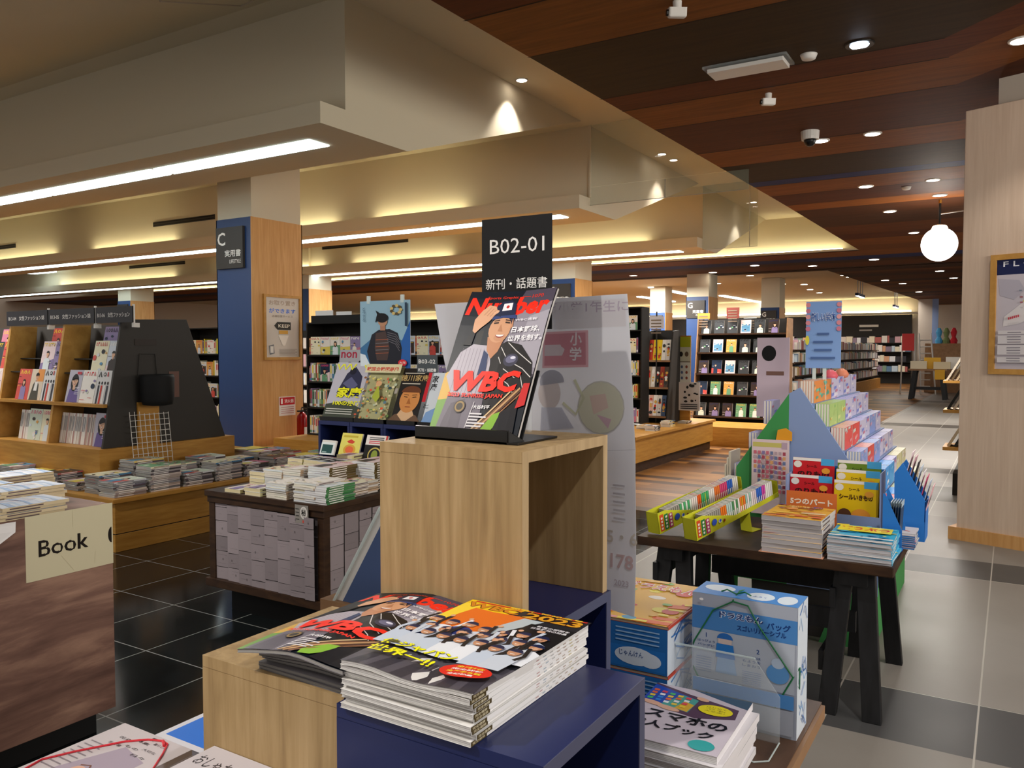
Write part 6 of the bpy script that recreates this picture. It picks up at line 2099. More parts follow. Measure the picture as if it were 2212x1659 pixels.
# shelf seen between the grey end panel and the column
yS2 = 8.6
x0, x1 = aty(425, 800, yS2).x, aty(472, 800, yS2).x
gondola('bookshelf', 'narrow strip of bookshelf between grey end panel and blue column', x0 - .3, x1 + .2, yS2, [.55, .9, 1.25, 1.6], 2.0, .3)
a = MB(); a.box(x0 - .3, x1 + .2, yS2, yS2 + .3, 0, .529, 'honey'); obj('shelf_plinth', a, label='wooden plinth under the strip of bookshelf by the column', cat='plinth')
ypool = []
for c_ in ['#D8C83A', '#E4E0B8', '#C8B020', '#E8E4DC']:
    m = MB(); m.box(0, .03, 0, .14, 0, .24, 'print', c_); me = m.mesh('book'); me['t'] = .03; ypool.append(me)
for z in (.551, .901, 1.251, 1.601):
    shelf_row(x0 - .2, x1 + .15, yS2 + .02, z, f'on the narrow shelf beside the blue column', q, .2, pool=ypool + spn[:6], group='books on the narrow shelf beside the column')

# wooden island and gondola right of the hanging paper
wx, wy0, wy1, wz = -4.24, 10.0, 13.4, .50
t = thing('display_island', 'low honey wood display island right of the hanging paper', 'display island', (wx - 1.5, 11.7, 0))
a = MB(); a.box(wx - 4.5, wx + .02, wy0, wy1, wz - .04, wz, 'honey'); obj('tabletop', a, t, bevel=.005)
a = MB(); a.box(wx - 4.5, wx - .02, wy0 + .03, wy1 - .03, .14, wz - .04, 'honey'); obj('body', a, t)
a = MB(); a.box(wx - 4.45, wx - .06, wy0 + .06, wy1 - .06, 0, .13, 'dark_wood'); a.box(wx - 4.5, wx - .04, wy0 + .04, wy1 - .04, .13, .14, 'black_matte'); obj('plinth', a, t)
q = random.Random(55)
wtp = [mesh_flat(q, .15, .21, .018, to, page='#DAD6CE') for to in ('light', 'light', 'vivid')]
pile(wtp, 5, .018, (wx - .12, 11.6, wz), .15, 'book', 'book', 'white book', 'white book', 'the round-looking pile on the honey island', q, jit=.02)
pile(wtp, 4, .018, (wx - .08, 10.9, wz), .15, 'book', 'book', 'white book with blue cover', 'pale book', 'the pile nearest the paper on the island', q, jit=.01)
pile(wtp, 3, .018, (wx - .30, 11.1, wz), .15, 'book', 'book', 'yellow-topped book', 'pale book', 'the middle pile on the honey island', q, jit=.01)
pile(wtp, 2, .018, (wx - .10, 12.3, wz), .15, 'book', 'book', 'thin white book', 'thin white book', 'the far pile on the honey island', q, jit=.01)
# tilted gondola on it: tiers facing -y
yG = 12.1
P, Q = aty(1388, 800, yG), aty(1440, 800, yG)
gx0, gx1 = P.x, Q.x
t = thing('tilted_bookshelf', 'tilted dark bookshelf with yellow books beside the hanging paper', 'bookshelf', (gx0, yG, wz))
tiers = [(.62, -.02), (1.07, .08), (1.50, .16)]
a = MB(); a.prism([(gx0, yG + .2, wz), (gx0, yG + .48, 1.98), (gx0, yG + .6, 1.98), (gx0, yG + .6, wz)], (gx1 - gx0, 0, 0), 'shelf_dark'); obj('core', a, t)
for (z, dy) in tiers:
    a = MB(); a.box(gx0, gx1, yG + dy, yG + dy + .3, z - .03, z, 'table_edge'); obj('shelf_board', a, t)
for x in (gx0 - .02, gx1):
    a = MB(); a.prism([(x, yG - .04, wz), (x, yG + .24, 1.96), (x, yG + .48, 1.98), (x, yG + .3, wz)], (.02, 0, 0), 'charcoal'); obj('side_panel', a, t)
def strip_mag(c_, w=.16, h=.30):
    m = MB(); m.box(0, w, 0, .02, 0, h, 'print', c_); A = Art(); A.rect(0, 0, w, h, c_)
    r = random.Random(hash(c_) & 255)
    for k in range(6): A.ell(r.uniform(.03, w - .03), r.uniform(.05, h - .05), r.uniform(.01, .03), r.uniform(.01, .04), r.choice(['#E8E4DC', '#C83A2A', '#3A3A3A', '#D8A84A']), n=8)
    A.put(m, (0, 0, 0), (1, 0, 0), (0, 0, 1), .0006, .001); return m.mesh('book')
for ti, (z, dy) in enumerate(tiers):
    n = 5; w = (gx1 - gx0 - .04) / n
    cs_ = [['#E4DED6', '#D8A89A', '#E8E2DA', '#DCD4CC', '#4A5A78'], ['#C8B090', '#D8CFC4', '#3A322E', '#A84A3A', '#5A4A40'], ['#C8402A', '#E0C020', '#E0C020', '#E4E0D8', '#DCD8D2']][ti]
    for k in range(n):
        ME(strip_mag(cs_[k], w * .95, .33), 'book', TR((gx0 + .02 + k * w, yG + dy + .03, z + .001)) @ Matrix.Rotation(-.2, 4, 'X'), f'faced-out book, {ordinal(k)} from left, {["bottom", "middle", "top"][ti]} tier beside hanging paper', 'book')
# taller shelf further left, half hidden by the paper
P, Q = aty(1340, 800, 11.6), aty(1386, 800, 11.6)
gondola('bookshelf', 'tall dark bookshelf half hidden by the hanging paper', P.x, Q.x, 11.6, [.55, .92, 1.27, 1.62, 1.97], 2.3, .3)
for i, z in enumerate((.551, .921, 1.271, 1.621, 1.971)):
    shelf_row(P.x + .04, Q.x - .04, 11.62, z, f'on the {ordinal(i)} shelf from below behind the hanging paper', q, .15)
# poster boards beside the tilted shelf
P, Q = aty(1442, 725, 12.74), aty(1492, 725, 12.74)
t = thing('poster_board', 'yellow-green and white picture board on a stand beside the tilted shelf', 'display board', (P.x, 12.74, wz))
a = MB(); w = Q.x - P.x; z0, z1 = wz + .55, aty(1441, 728, 12.74).z
a.box(P.x, Q.x, 12.74, 12.77, wz, z1 + .02, 'honey')
A = Art(); h = z1 - z0; A.rect(0, 0, w, h, '#C9CCB8'); A.rect(0, h * .8, w, h, '#A8B42A'); A.ell(w * .12, h * .9, w * .09, h * .07, '#5A4020')
for k in range(4): A.ell(w * (.12 + .24 * k), h * .66, w * .08, h * .05, ['#3A3A34', '#5A4A3A', '#2A2A2A', '#6A5A4A'][k])
A.rect(0, h * .5, w, h * .515, '#6A5A4A'); A.rect(0, 0, w * .3, h * .5, '#B0B830'); A.rect(w * .3, 0, w, h * .5, '#D8DCD4')
for i in range(4):
    for j in range(3): A.ell(w * (.45 + .2 * j), h * (.08 + .11 * i), w * .05, h * .03, ['#4A6A4A', '#5A6A8A', '#8A4A3A'][j])
A.put(a, (P.x, 12.74, z0), (1, 0, 0), (0, 0, 1), .0008, .001); obj('board', a, t)
a = MB(); P2, Q2 = aty(1466, 886, 12.35), aty(1512, 826, 12.35)
w, h = Q2.x - P2.x, Q2.z - P2.z
a.box(P2.x, Q2.x, 12.35, 12.36, P2.z, Q2.z, 'white_paper'); A = Art(); A.rect(0, 0, w, h, '#D4D2D2'); r = random.Random(3)
for k in range(14): A.ell(w * r.uniform(.1, .9), h * r.uniform(.3, .95), w * r.uniform(.03, .1), h * r.uniform(.02, .06), '#26262A', n=7)
for k in range(3): A.rect(w * .1, h * (.06 + .07 * k), w * .9, h * (.09 + .07 * k), '#3A3A40')
A.put(a, (P2.x, 12.35, P2.z), (1, 0, 0), (0, 0, 1), .0008, .001); obj('notice', a, t)
# shelf of faced-out covers (the blurred part of the photo)
yG = 15.0
P, Q = aty(1497, 800, yG), aty(1690, 800, yG)
gx0, gx1 = P.x, Q.x
t = thing('tilted_bookshelf', 'wide dark tilted bookshelf of faced-out books behind the children\'s display', 'bookshelf', (gx0, yG, 0))
a = MB(); a.prism([(gx0, yG + .25, 0), (gx0, yG + .55, 2.25), (gx0, yG + .7, 2.25), (gx0, yG + .7, 0)], (gx1 - gx0, 0, 0), 'shelf_dark'); obj('core', a, t)
tz = [.42, .82, 1.22, 1.62, 1.98]
for i, z in enumerate(tz):
    a = MB(); a.box(gx0, gx1, yG + .07 * i, yG + .07 * i + .35, z - .03, z, 'dark_wood'); obj('shelf_board', a, t)
for x in (gx0 - .02, gx1):
    a = MB(); a.prism([(x, yG - .03, 0), (x, yG + .3, 2.25), (x, yG + .7, 2.25), (x, yG + .7, 0)], (.02, 0, 0), 'table_edge'); obj('side_panel', a, t)
bpool = [mesh_face_mag(q, .19, .25, .02, to) for to in ('dark', 'mix', 'light', 'dark', 'mix', 'vivid', 'dark')]
for i, z in enumerate(tz):
    x = gx0 + .04; k = 0
    while x < gx1 - .2:
        ME(bpool[q.randrange(7)], 'book', TR((x, yG + .07 * i + .05, z + .001)) @ Matrix.Rotation(-.18, 4, 'X'), f'faced-out book, {ordinal(k)} from left, {ordinal(i)} tier up of wide tilted shelf', 'book')
        x += .255; k += 1
a = MB(); a.box(gx0 - .3, gx1 + 1.2, yG - 1.2, yG - .05, 0, .33, 'honey'); obj('display_island', a, label='honey wood island in front of the wide tilted bookshelf', cat='display island', bevel=.004)
pile(wtp, 5, .018, (gx0 + .1, yG - 1.0, .33), .15, 'book', 'book', 'pale book', 'pale book', 'the pile on the island before the tilted shelf', q, jit=.01)
pile(wtp, 4, .018, (gx0 + .55, yG - 1.0, .33), .15, 'book', 'book', 'yellowish book', 'pale book', 'the second pile on that farther island', q, jit=.01)
# things on the shelf tops
for (px, py, c_, D, l) in [(1520, 690, '#D89A4A', 15.3, 'small orange price card standing on the shelf tops'), (1418, 700, '#E0DCE0', 12.2, 'tall white promotional card on the shelf tops'), (1583, 678, '#8A4A44', 15.3, 'red-brown castle-shaped card on the wide tilted shelf'), (1620, 700, '#DDE8E8', 15.4, 'pale blue card on the wide tilted shelf')]:
    P = aty(px, py, D); a = MB(); a.box(P.x - .12, P.x + .12, D, D + .02, 2.0 if D < 13 else 2.26, P.z + .12, 'print', c_); a.box(P.x - .01, P.x + .01, D + .005, D + .015, (0 if px > 1500 else wz) if D < 13 else 2.2, 2.27, 'charcoal')
    A = Art()
    for k in range(5): A.rect(.03, .05 + .05 * k, .2, .07 + .05 * k, '#8A7A6A')
    A.put(a, (P.x - .12, D, P.z - .2), (1, 0, 0), (0, 0, 1), .0006, .001)
    obj('promo_card', a, label=l, cat='card')

#@@FAR SHELVES
RF = random.Random(77)
PALF = ['#A8605C', '#5F7F9C', '#C4A870', '#7A9480', '#D8D3CB', '#E9E4DC', '#8A7A8C', '#D0A080', '#3A3A40', '#B9CBD8', '#C8A0A8', '#E0D8C0', '#6A5A4C', '#DDE0E4', '#EDE8E2', '#D4CCC4']
def far_gondola(x, y0, y1, label, ztop=1.95, tiers=(.55, .95, 1.33, 1.68)):
    fb = MB()
    t = thing('bookshelf', label, 'bookshelf', (x, (y0 + y1) / 2, 0))
    a = MB(); a.box(x - .8, x - .35, y0, y1, .4, ztop, 'shelf_dark'); obj('body', a, t)
    a = MB(); a.box(x - 1.2, x, y0 - .3, y1, 0, .42, 'honey'); obj('plinth', a, t)
    for z in tiers:
        a = MB(); a.box(x - .35, x - .08, y0, y1, z - .03, z, 'dark_wood'); obj('shelf_board', a, t)
        y = y0
        while y < y1 - .05:
            w = RF.uniform(.04, .22); h = RF.uniform(.2, .29)
            fb.box(x - .33, x - .12, y, y + w * .94, z, z + h, 'print', RF.choice(PALF))
            y += w
    # ends facing the room
    for z in tiers:
        xx = x - .8
        while xx < x - .4:
            w = RF.uniform(.05, .2); fb.box(xx, xx + w * .94, y0 - .12, y0 - .02, z, z + RF.uniform(.2, .28), 'print', RF.choice(PALF)); xx += w
        a = MB(); a.box(x - .8, x - .35, y0 - .14, y0, z - .03, z, 'dark_wood'); obj('shelf_board', a, t)
    obj('books', fb, t, kind='stuff')
for (x, y0, y1, l) in [(-4.75, 19.0, 22.0, 'far bookshelf row behind the top of children\'s tower'), (-5.0, 23.5, 29, 'far bookshelf row left of the distant aisle'), (-5.05, 30.5, 40, 'farthest bookshelf row left of the distant aisle'), (-8.5, 20, 30, 'far bookshelf row behind the hanging paper'), (-12, 18, 30, 'far bookshelf row behind the samurai poster'), (-16, 14, 30, 'far bookshelf row behind the dark paperback shelf')]:
    far_gondola(x, y0, y1, l)
for (y, x0, x1, l) in [(17.5, -26, -17.6, 'far bookshelf row behind the fashion magazine signs'), (13.1, -15.6, -12.9, 'far bookshelf wall behind the first column')]:
    t = thing('bookshelf', l, 'bookshelf', ((x0 + x1) / 2, y, 0)); fb = MB()
    a = MB(); a.box(x0, x1, y, y + .4, 0, 2.1, 'shelf_dark'); obj('body', a, t)
    for z in (.5, .9, 1.3, 1.7):
        a = MB(); a.box(x0, x1, y - .25, y, z - .03, z, 'dark_wood'); obj('shelf_board', a, t)
        xx = x0
        while xx < x1 - .05:
            w = RF.uniform(.05, .22); fb.box(xx, xx + w * .94, y - .22, y - .04, z, z + RF.uniform(.2, .3), 'print', RF.choice(PALF)); xx += w
    obj('books', fb, t, kind='stuff')
# back wall shelving under the cove
fb = MB()
t = thing('bookshelf', 'long dark wall bookshelf along the back wall under the glow', 'bookshelf', (-20, 45, 0))
a = MB(); a.box(-38, -4.3, 44.9, 45.3, 0, 3.45, 'shelf_dark'); obj('body', a, t)
for z in (.6, 1.1, 1.6, 2.05):
    a = MB(); a.box(-38, -4.3, 44.55, 44.9, z - .04, z, 'shelf_dark'); obj('shelf_board', a, t)
    xx = -22.0
    while xx < -4.5:
        w = RF.uniform(.08, .35); fb.box(xx, xx + w * .94, 44.6, 44.85, z, z + RF.uniform(.25, .36), 'print', RF.choice(PALF)); xx += w
a = MB()
A = Art()
for k in range(5):
    A.rect(k * 2.2, 0, k * 2.2 + .9, .12, '#B8B4AC'); A.rect(k * 2.2, -.2, k * 2.2 + .6, -.12, '#8A8680')
A.put(a, (-15.5, 44.88, 2.85), (1, 0, 0), (0, 0, 1), .001, .002); obj('header_lettering', a, t)
obj('books', fb, t, kind='stuff')
# far right: pale pillar, blue post, pale wall, ladder rack, table with black legs
P = atd(1990, 760, 36); Q = atd(2003, 760, 36)
a = MB(); a.box(P.x - .15, Q.x + .25, P.y, P.y + .5, 0, ZW - .02, 'paint_grey'); a.box(Q.x + .18, Q.x + .42, P.y - .05, P.y + .05, 0, ZW - .02, 'lilac_card'); obj('pillar', a, label='pale pillar with a thin blue stripe beside the distant aisle', cat='pillar')
P = atz(1968, 853, 0); 
ty_ = 30.5
def fy(px, py): return aty(px, py, ty_)
A_, B_ = fy(1962, 800), fy(2038, 800)
zt2 = fy(2000, 797).z
t = thing('trestle_table', 'small pale-topped table with black splayed legs in the distant aisle', 'table', ((A_.x + B_.x) / 2, ty_ + .4, 0))
a = MB(); a.box(A_.x, B_.x + .1, ty_, ty_ + .9, zt2 - .06, zt2, 'table_edge'); obj('tabletop', a, t)
for (x, dx) in ((A_.x + .12, -.12), (B_.x - .14, .12)):
    for y in (ty_ + .06, ty_ + .8):
        a = MB(); a.prism([(x, y, zt2 - .06), (x + .13, y, zt2 - .06), (x + .13 + dx, y, 0), (x + dx, y, 0)], (0, .06, 0), 'black_wood'); obj('leg', a, t)
a = MB(); a.box(A_.x + .15, B_.x - .1, ty_ + .4, ty_ + .46, .32, .42, 'black_wood'); obj('stretcher', a, t)
for k, (x, c_, hh_) in enumerate([(.05, '#E8DCC0', .26), (.75, '#EAD9B4', .24), (.45, '#E8B43A', .38), (1.1, '#F0ECE4', .4)]):
    a = MB(); a.box(A_.x + x, A_.x + x + .5, ty_ + .1 + .2 * (k // 2), ty_ + .25 + .2 * (k // 2), zt2 + .001, zt2 + hh_, 'print', c_); obj('promo_box', a, label=['cream box at left on the distant table', 'cream box at centre of the distant table', 'small yellow box behind the cream ones on distant table', 'white card at right on the distant table'][k], cat='box')
a = MB(); a.box(A_.x + .8, A_.x + 1.1, ty_ - .02, ty_ - .005, zt2 - .35, zt2 - .02, 'print', '#E0A82A'); obj('hanging_card', a, label='yellow card hanging from the distant table edge', cat='card')
P = atd(1962, 770, 31); t = thing('ladder_rack', 'white ladder rack with red sign in the distant aisle', 'rack', (P.x, P.y, 0))
a = MB()
for dx in (-.25, .25, .45, .95):
    a.tube([(P.x + dx, P.y, .0), (P.x + dx * .8, P.y, 2.3)], .03, 'white_plastic', n=5)
for k in range(8): a.tube([(P.x + .45 * .85, P.y, .3 + .25 * k), (P.x + .9 * .85, P.y, .3 + .25 * k)], .025, 'white_plastic', n=5)
obj('frame', a, t)
a = MB(); a.box(P.x - .22, P.x + .2, P.y - .05, P.y - .02, 1.65, 2.3, 'print', '#D24040'); obj('red_sign', a, t)
# tiered racks on the right, partly behind the panel wall
xr = -.97
t = thing('tiered_rack', 'wooden tiered rack of tilted books left of the panel wall', 'rack', (-.4, 15, 0))
def ry(px, py, y): return aty(px, py, y)
for i, (pz, yy_, px) in enumerate([(965, 10.6, 2036), (885, 12.2, 2037), (822, 15.0, 2037)]):
    P = ry(px, pz, yy_)
    a = MB(); a.box(P.x, P.x + 1.2, yy_, yy_ + .5, P.z - .04, P.z, 'frame_wood'); obj('tray', a, t)
    for k in range(3):
        m = MB(); m.box(0, .03, 0, .3, 0, .34 * yy_ / 12, 'print', ['#B8A88C', '#2A2A28', '#D8CDBB', '#6A5A44'][(i + k) % 4])
        ME(m.mesh('book'), 'book', TR((P.x + .04 + .07 * k, yy_ + .05, P.z + .012)) @ Matrix.Rotation(.5, 4, 'Y'), f'leaning book, {ordinal(k)} from left on the {["lowest", "middle", "upper"][i]} tray by the panel wall', 'book')
a = MB(); a.box(-.55, .6, 10.5, 17, 0, .25, 'shelf_dark'); a.box(-.3, .6, 11.2, 17, .25, 1.9, 'shelf_dark'); obj('body', a, t)
yc_ = 36.0
zc_ = aty(2010, 742, yc_).z
a = MB(); P = aty(1998, 760, yc_); a.box(P.x, P.x + 3.5, yc_, yc_ + 1, 0, zc_, 'table_edge'); obj('counter', a, label='distant brown counter left of the panel wall', cat='counter')
for (px, c_, l) in [(2028, '#5AB0E8', 'small glowing blue ornament on the distant brown counter'), (2060, '#C8303A', 'red stand on the distant brown counter'), (2044, '#7A8A5A', 'small green ornament on the distant brown counter')]:
    P = aty(px, 740, yc_ + .3)
    a = MB(); a.lathe((P.x, yc_ + .3, 0), [(.12, zc_ + .001), (.14, zc_ + .12), (.07, zc_ + .26), (.12, zc_ + .45), (.05, zc_ + .62)], 'print', c_, n=10); obj('ornament', a, label=l, cat='ornament')

#@@TRESTLE
TT = .70
tx0, tx1, ty0, ty1 = -1.62, -.42, 3.86, 4.66
t = thing('trestle_table', 'dark brown trestle table with black sawhorse legs carrying children\'s books', 'table', ((tx0 + tx1) / 2, (ty0 + ty1) / 2, 0))
a = MB(); a.box(tx0, tx1, ty0, ty1, TT - .045, TT, 'dark_wood'); obj('tabletop', a, t, bevel=.005)
def leg(parent, x, y, dx, dy, wx=.085, wy=.045, zt_=TT - .045):
    a = MB()
    vs = [(x - wx / 2, y - wy / 2, zt_), (x + wx / 2, y - wy / 2, zt_), (x + wx / 2, y + wy / 2, zt_), (x - wx / 2, y + wy / 2, zt_)]
    lo = [(p[0] + dx, p[1] + dy, 0) for p in vs]
    a.faces(lo + vs, [(0, 3, 2, 1), (4, 5, 6, 7), (0, 1, 5, 4), (1, 2, 6, 5), (2, 3, 7, 6), (3, 0, 4, 7)], 'black_wood')
    obj('leg', a, parent, bevel=.003)
for x in (tx0 + .17, tx1 - .17):
    s = 1 if x > -1 else -1
    for y, dy in ((ty0 + .10, -.10), (ty1 - .10, .10)):
        leg(t, x + .045, y, .05, dy, .08)
        leg(t, x - .045, y, -.05, dy, .08)
    for z, ins in ((.52, .055), (.22, .10)):
        a = MB(); a.box(x - .07, x + .07, ty0 + .10 - .1 + z * .1, ty1 - .10 + .1 - z * .1, z - .05, z + .05, 'black_wood') if False else a.box(x - ins - .045, x - ins - .022, ty0 + .04, ty1 - .04, z - .045, z + .045, 'black_wood')
        obj('side_rail', a, t)
    a = MB(); a.box(x - .06, x + .06, ty0 + .03, ty1 - .03, TT - .11, TT - .045, 'black_wood'); obj('top_beam', a, t)
a = MB(); a.box(tx0 + .2, tx1 - .2, ty0 + .33, ty0 + .36, .28, .38, 'black_wood'); obj('stretcher', a, t)
a = MB(); a.box(tx0 + .2, tx1 - .2, ty1 - .20, ty1 - .17, .40, .50, 'black_wood'); obj('stretcher', a, t)

q = random.Random(8)
def sea_cover(w, h, seed, pal, txt=None):
    return colour_cover(w, h, seed, pal, 34)
P1 = sea_cover(.27, .33, 4, ['#E8B030', '#D87A2A', '#E89A4A', '#A8552A', '#F0D8A0', '#6A4A8A', '#E0642A', '#F2C84A'])
P1.text('おかいもの', .05, .25, .05, '#F4DC3A', .04, w=.17); P1.text('おかいもの', .05, .252, .048, '#B8321E', .015, w=.17)
P2 = sea_cover(.27, .29, 9, ['#3AB4E0', '#2A9AD0', '#F2D82A', '#6AC8E8', '#3AB4E0'])
P2.rect(.02, .13, .25, .25, '#F2E02A'); P2.text('どうぶつ', .03, .16, .07, '#D8302A', .04, w=.21); P2.rect(.0, .0, .27, .02, '#F0E8E0')
pb = [mesh_flat(q, .27, .33, .021, 'light', page='#B9B5B8', spine='#C8C4C4', design=P1)]
P = atz(1768, 1202, TT)
pile(pb, 8, .021, (-.722, ty0 + .012, TT + .002), .27, 'picture_book', 'book', 'large orange and yellow picture book', 'large picture book', 'the taller pile on the trestle table', q, jit=.004)
a = MB(); a.box(-1.005, -.715, ty0 + .001, ty0 + .36, TT + .0002, TT + .0018, 'print', '#E8A888'); obj('pile_mat', a, label='salmon pink card under the taller picture book pile', cat='card')
pb = [mesh_flat(q, .27, .29, .013, 'light', page='#C4C4CC', spine='#58B8E0', design=P2)]
pile(pb, 8, .013, (-.43, ty0 + .02, TT), .27, 'picture_book', 'book', 'turquoise and yellow picture book', 'pale-edged picture book', 'the lower pile at the table corner', q, jit=.004)
# orange card behind pile 1
yq = ty0 + .42
P, Q = aty(1698, 1128, yq), aty(1808, 1068, yq)
w, h = Q.x - P.x, Q.z - TT - .0
a = MB(); A = Art(); A.rect(0, 0, w, h, '#D8743A'); A.text('5つのパート', w * .08, h * .72, h * .14, '#F6EAD8', .04, w=w * .84); A.text('えほんシリーズ', w * .3, h * .56, h * .09, '#E8B070', .02, w=w * .6)
a.box(P.x, Q.x, yq, yq + .004, TT, TT + h, 'print', '#C86A34'); A.put(a, (P.x, yq, TT), (1, 0, 0), (0, 0, 1), .0005, .0008)
obj('promo_card', a, label='orange card reading 5つのパート behind the taller picture book pile', cat='card')
# sticker book rack
yq = ty1 - .10
P, Q = aty(1706, 1005, yq), aty(1908, 1020, yq)
x0, x1 = P.x, Q.x; zt3 = P.z
t = thing('sticker_book_rack', 'blue cardboard rack of red and yellow sticker books', 'book rack', ((x0 + x1) / 2, yq, TT))
a = MB(); a.box(x0, x1, yq + .10, yq + .105, TT, zt3, 'blue_card'); a.box(x0, x0 + .004, yq - .09, yq + .1, TT, zt3 - .04, 'lilac_card'); a.box(x1 - .004, x1, yq - .09, yq + .1, TT, zt3 - .0, 'lilac_card'); a.box(x0, x1, yq - .09, yq + .1, TT, TT + .004, 'blue_card')
a.box(x0, x1, yq - .092, yq - .088, TT, TT + .10, 'lilac_card'); obj('tray', a, t)
def sticker(c, w, h, txt, dk):
    A = Art(); A.rect(0, 0, w, h, c); A.rect(0, h * .94, w, h, '#F0ECE6'); A.rect(w * .68, h * .86, w, h, '#4AA8E0')
    A.ell(w * .12, h * .86, w * .1, h * .07, '#E8E4DC', n=12); A.text('シール', w * .34, h * .80, h * .06, dk, .02, w=w * .25)
    A.text(txt, w * .12, h * .62, h * .11, dk, .04, w=w * .76)
    A.ell(w * .25, h * .3, w * .16, h * .14, '#5A3A2A' if c != '#C8202A' else '#E8C23A'); A.ell(w * .62, h * .3, w * .22, h * .15, '#E89A3A'); A.ell(w * .8, h * .75, w * .1, h * .06, '#E8A23A')
    return A
sw = (x1 - x0 - .02) / 2
for k, (c, txt, dk, col_, dy, dz_, l) in enumerate([('#C8202A', 'のりもの', '#3A1010', 0, .06, .155, 'red sticker book at back left of the blue rack'), ('#C8202A', 'のりもの', '#3A1010', 0, .0, .07, 'red sticker book in front, left side of the blue rack'),
        ('#6A8A2A', 'きょうりゅう', '#1A2A10', 1, .07, .155, 'green sticker book at back right of the blue rack'), ('#E8C81E', 'いきもの', '#4A2A10', 1, .035, .11, 'yellow sticker book in the middle right of blue rack'), ('#EAC41A', 'シールいきもの', '#4A2A10', 1, -.02, .06, 'large yellow sticker book at front right of blue rack')]):
    w, h = sw * .96, .26
    m = MB(); m.box(0, w, 0, .008, 0, h, 'print', c); sticker(c, w, h, txt, dk).put(m, (0, 0, 0), (1, 0, 0), (0, 0, 1), .0004, .0006)
    zz_ = TT + .006 + max(0, dz_ - .055)
    ME(m.mesh('sticker_book'), 'sticker_book', TR((x0 + .008 + col_ * (sw + .005), yq + dy - .03, zz_)) @ Matrix.Rotation(-.06, 4, 'X'), l, 'book')
a = MB(); a.box(x0 + .006, x1 - .006, yq + .02, yq + .095, TT + .005, TT + .10, 'blue_card'); obj('inner_step', a, t)
# yellow trays of small books
def tray(x, y, label, pre):
    L, W, H = .72, .078, .112
    M = TR((x, y, TT + .006)) @ RZ(-.34) @ Matrix.Rotation(.20, 4, 'X')
    t = thing('book_tray', label, 'book tray', (x, y, TT))
    t['_o'] = (0, 0, 0); t.location = (0, 0, 0)
    a = MB(); th_ = .003
    R3 = M.to_3x3()
    a.box(0, W, 0, L, 0, th_, 'yellow_card', M=M)
    for xx in (0, W - th_):
        cutf = .45 if xx else .9
        vs = [M @ Vector(p) for p in ((xx, 0, th_), (xx, 0, H), (xx, .06, H), (xx, L * cutf, H * .22 if xx else H * .8), (xx, L, H * .22 if xx else H * .8), (xx, L, th_))]
        a.prism(vs, (R3 @ Vector((th_, 0, 0))), 'yellow_card')
    a.box(0, W, 0, th_, th_, H, 'yellow_card', M=M); a.box(0, W, L - th_, L, th_, H * .8, 'yellow_card', M=M); a.box(th_, W - th_, L * .55, L * .555, th_, H * .85, 'yellow_card', M=M)
    A = Art()
    for k, c_ in enumerate(['#D2502A', '#2F7A44', '#B03A70']):
        A.rect(.012 + k * .034, .010, .041 + k * .034, .098 - .006 * k, c_)
        for j in range(4): A.rect(.020 + k * .034, .018 + j * .018, .033 + k * .034, .029 + j * .018, '#F0E8DC')
    A.ell(.145, .050, .020, .017, '#3A5AC0'); A.ell(.19, .042, .013, .010, '#D8E0EE'); A.ell(.192, .044, .009, .007, '#3A5AC0'); A.ell(.225, .034, .008, .008, '#8A3A1A')
    A.put(a, M @ Vector((W, 0, 0)), R3 @ Vector((0, 1, 0)), R3 @ Vector((0, 0, 1)), .0003, .0006)
    obj('tray', a, t, loc=(0, 0, 0))
    a = MB()
    e0 = M @ Vector((W * .1, L * .62, 0)); e1 = M @ Vector((W * .98, L * .62, 0))
    dn = Vector((.03, -.05, 0))
    f0 = Vector((e0.x, e0.y, TT + .001)) + dn; f1 = Vector((e1.x, e1.y, TT + .001)) + dn
    a.prism([e0, e1, f1, f0], (0, .003, 0), 'yellow_card')
    g_ = Vector((.02, .10, 0))
    a.prism([f0, f1, f1 + g_, f0 + g_], (0, 0, .002), 'yellow_card')
    obj('prop_foot', a, t, loc=(0, 0, 0))
    yy_ = .085; k = 0
    cs_ = (['#9A968E'] * 8 + ['#E87A2A'] * 3 + ['#B8D0C8'] * 3 + ['#4A8A54', '#E8E0D8'] * 2 + ['#E87A2A'] * 3 + ['#9AC0B0', '#E8E0E0'] * 2 + ['#D8C8CE'] * 2 + ['#3A6AC8'] * 3 + ['#C84AA0'] * 2 + ['#E8E4DE'] * 4) if pre == 'right' else (['#9A968E'] * 6 + ['#4FB070', '#DCE8DC'] * 3 + ['#E8DCD8'] * 3 + ['#E8642A'] * 2 + ['#4FB070'] * 4 + ['#E8E0DC'] * 3 + ['#E87A3A'] * 3 + ['#D84A7A'] * 4 + ['#3A6AC8'] * 3 + ['#E8E4DE'] * 3)
    while yy_ < L - .03 and k < len(cs_):
        m = MB(); m.box(.014, W - .006, 0, .0125, 0, .098, 'print', '#CFC9BE')
        m.box(W - .0062, W - .0052, 0, .0125, 0, .098, 'print', cs_[k]); m.box(.014, W - .0055, -.0004, .0004, 0, .0984, 'print', cs_[k])
        m.poly([(W - .0048, .003, .02), (W - .0048, .0095, .02), (W - .0048, .0095, .05), (W - .0048, .003, .05)], 'print', '#EDE8E0')
        ME(m.mesh('mini_book'), 'mini_book', M @ TR((0, yy_, th_ + .001)), f'small upright picture book in the {pre} yellow tray', 'mini book', group=f'small books in the {pre} yellow tray')
        yy_ += .0165; k += 1
tray(-1.595, ty0 + .09, 'left yellow card tray of small books on the trestle table', 'left')
tray(-1.385, ty0 + .05, 'right yellow card tray of small books on the trestle table', 'right')

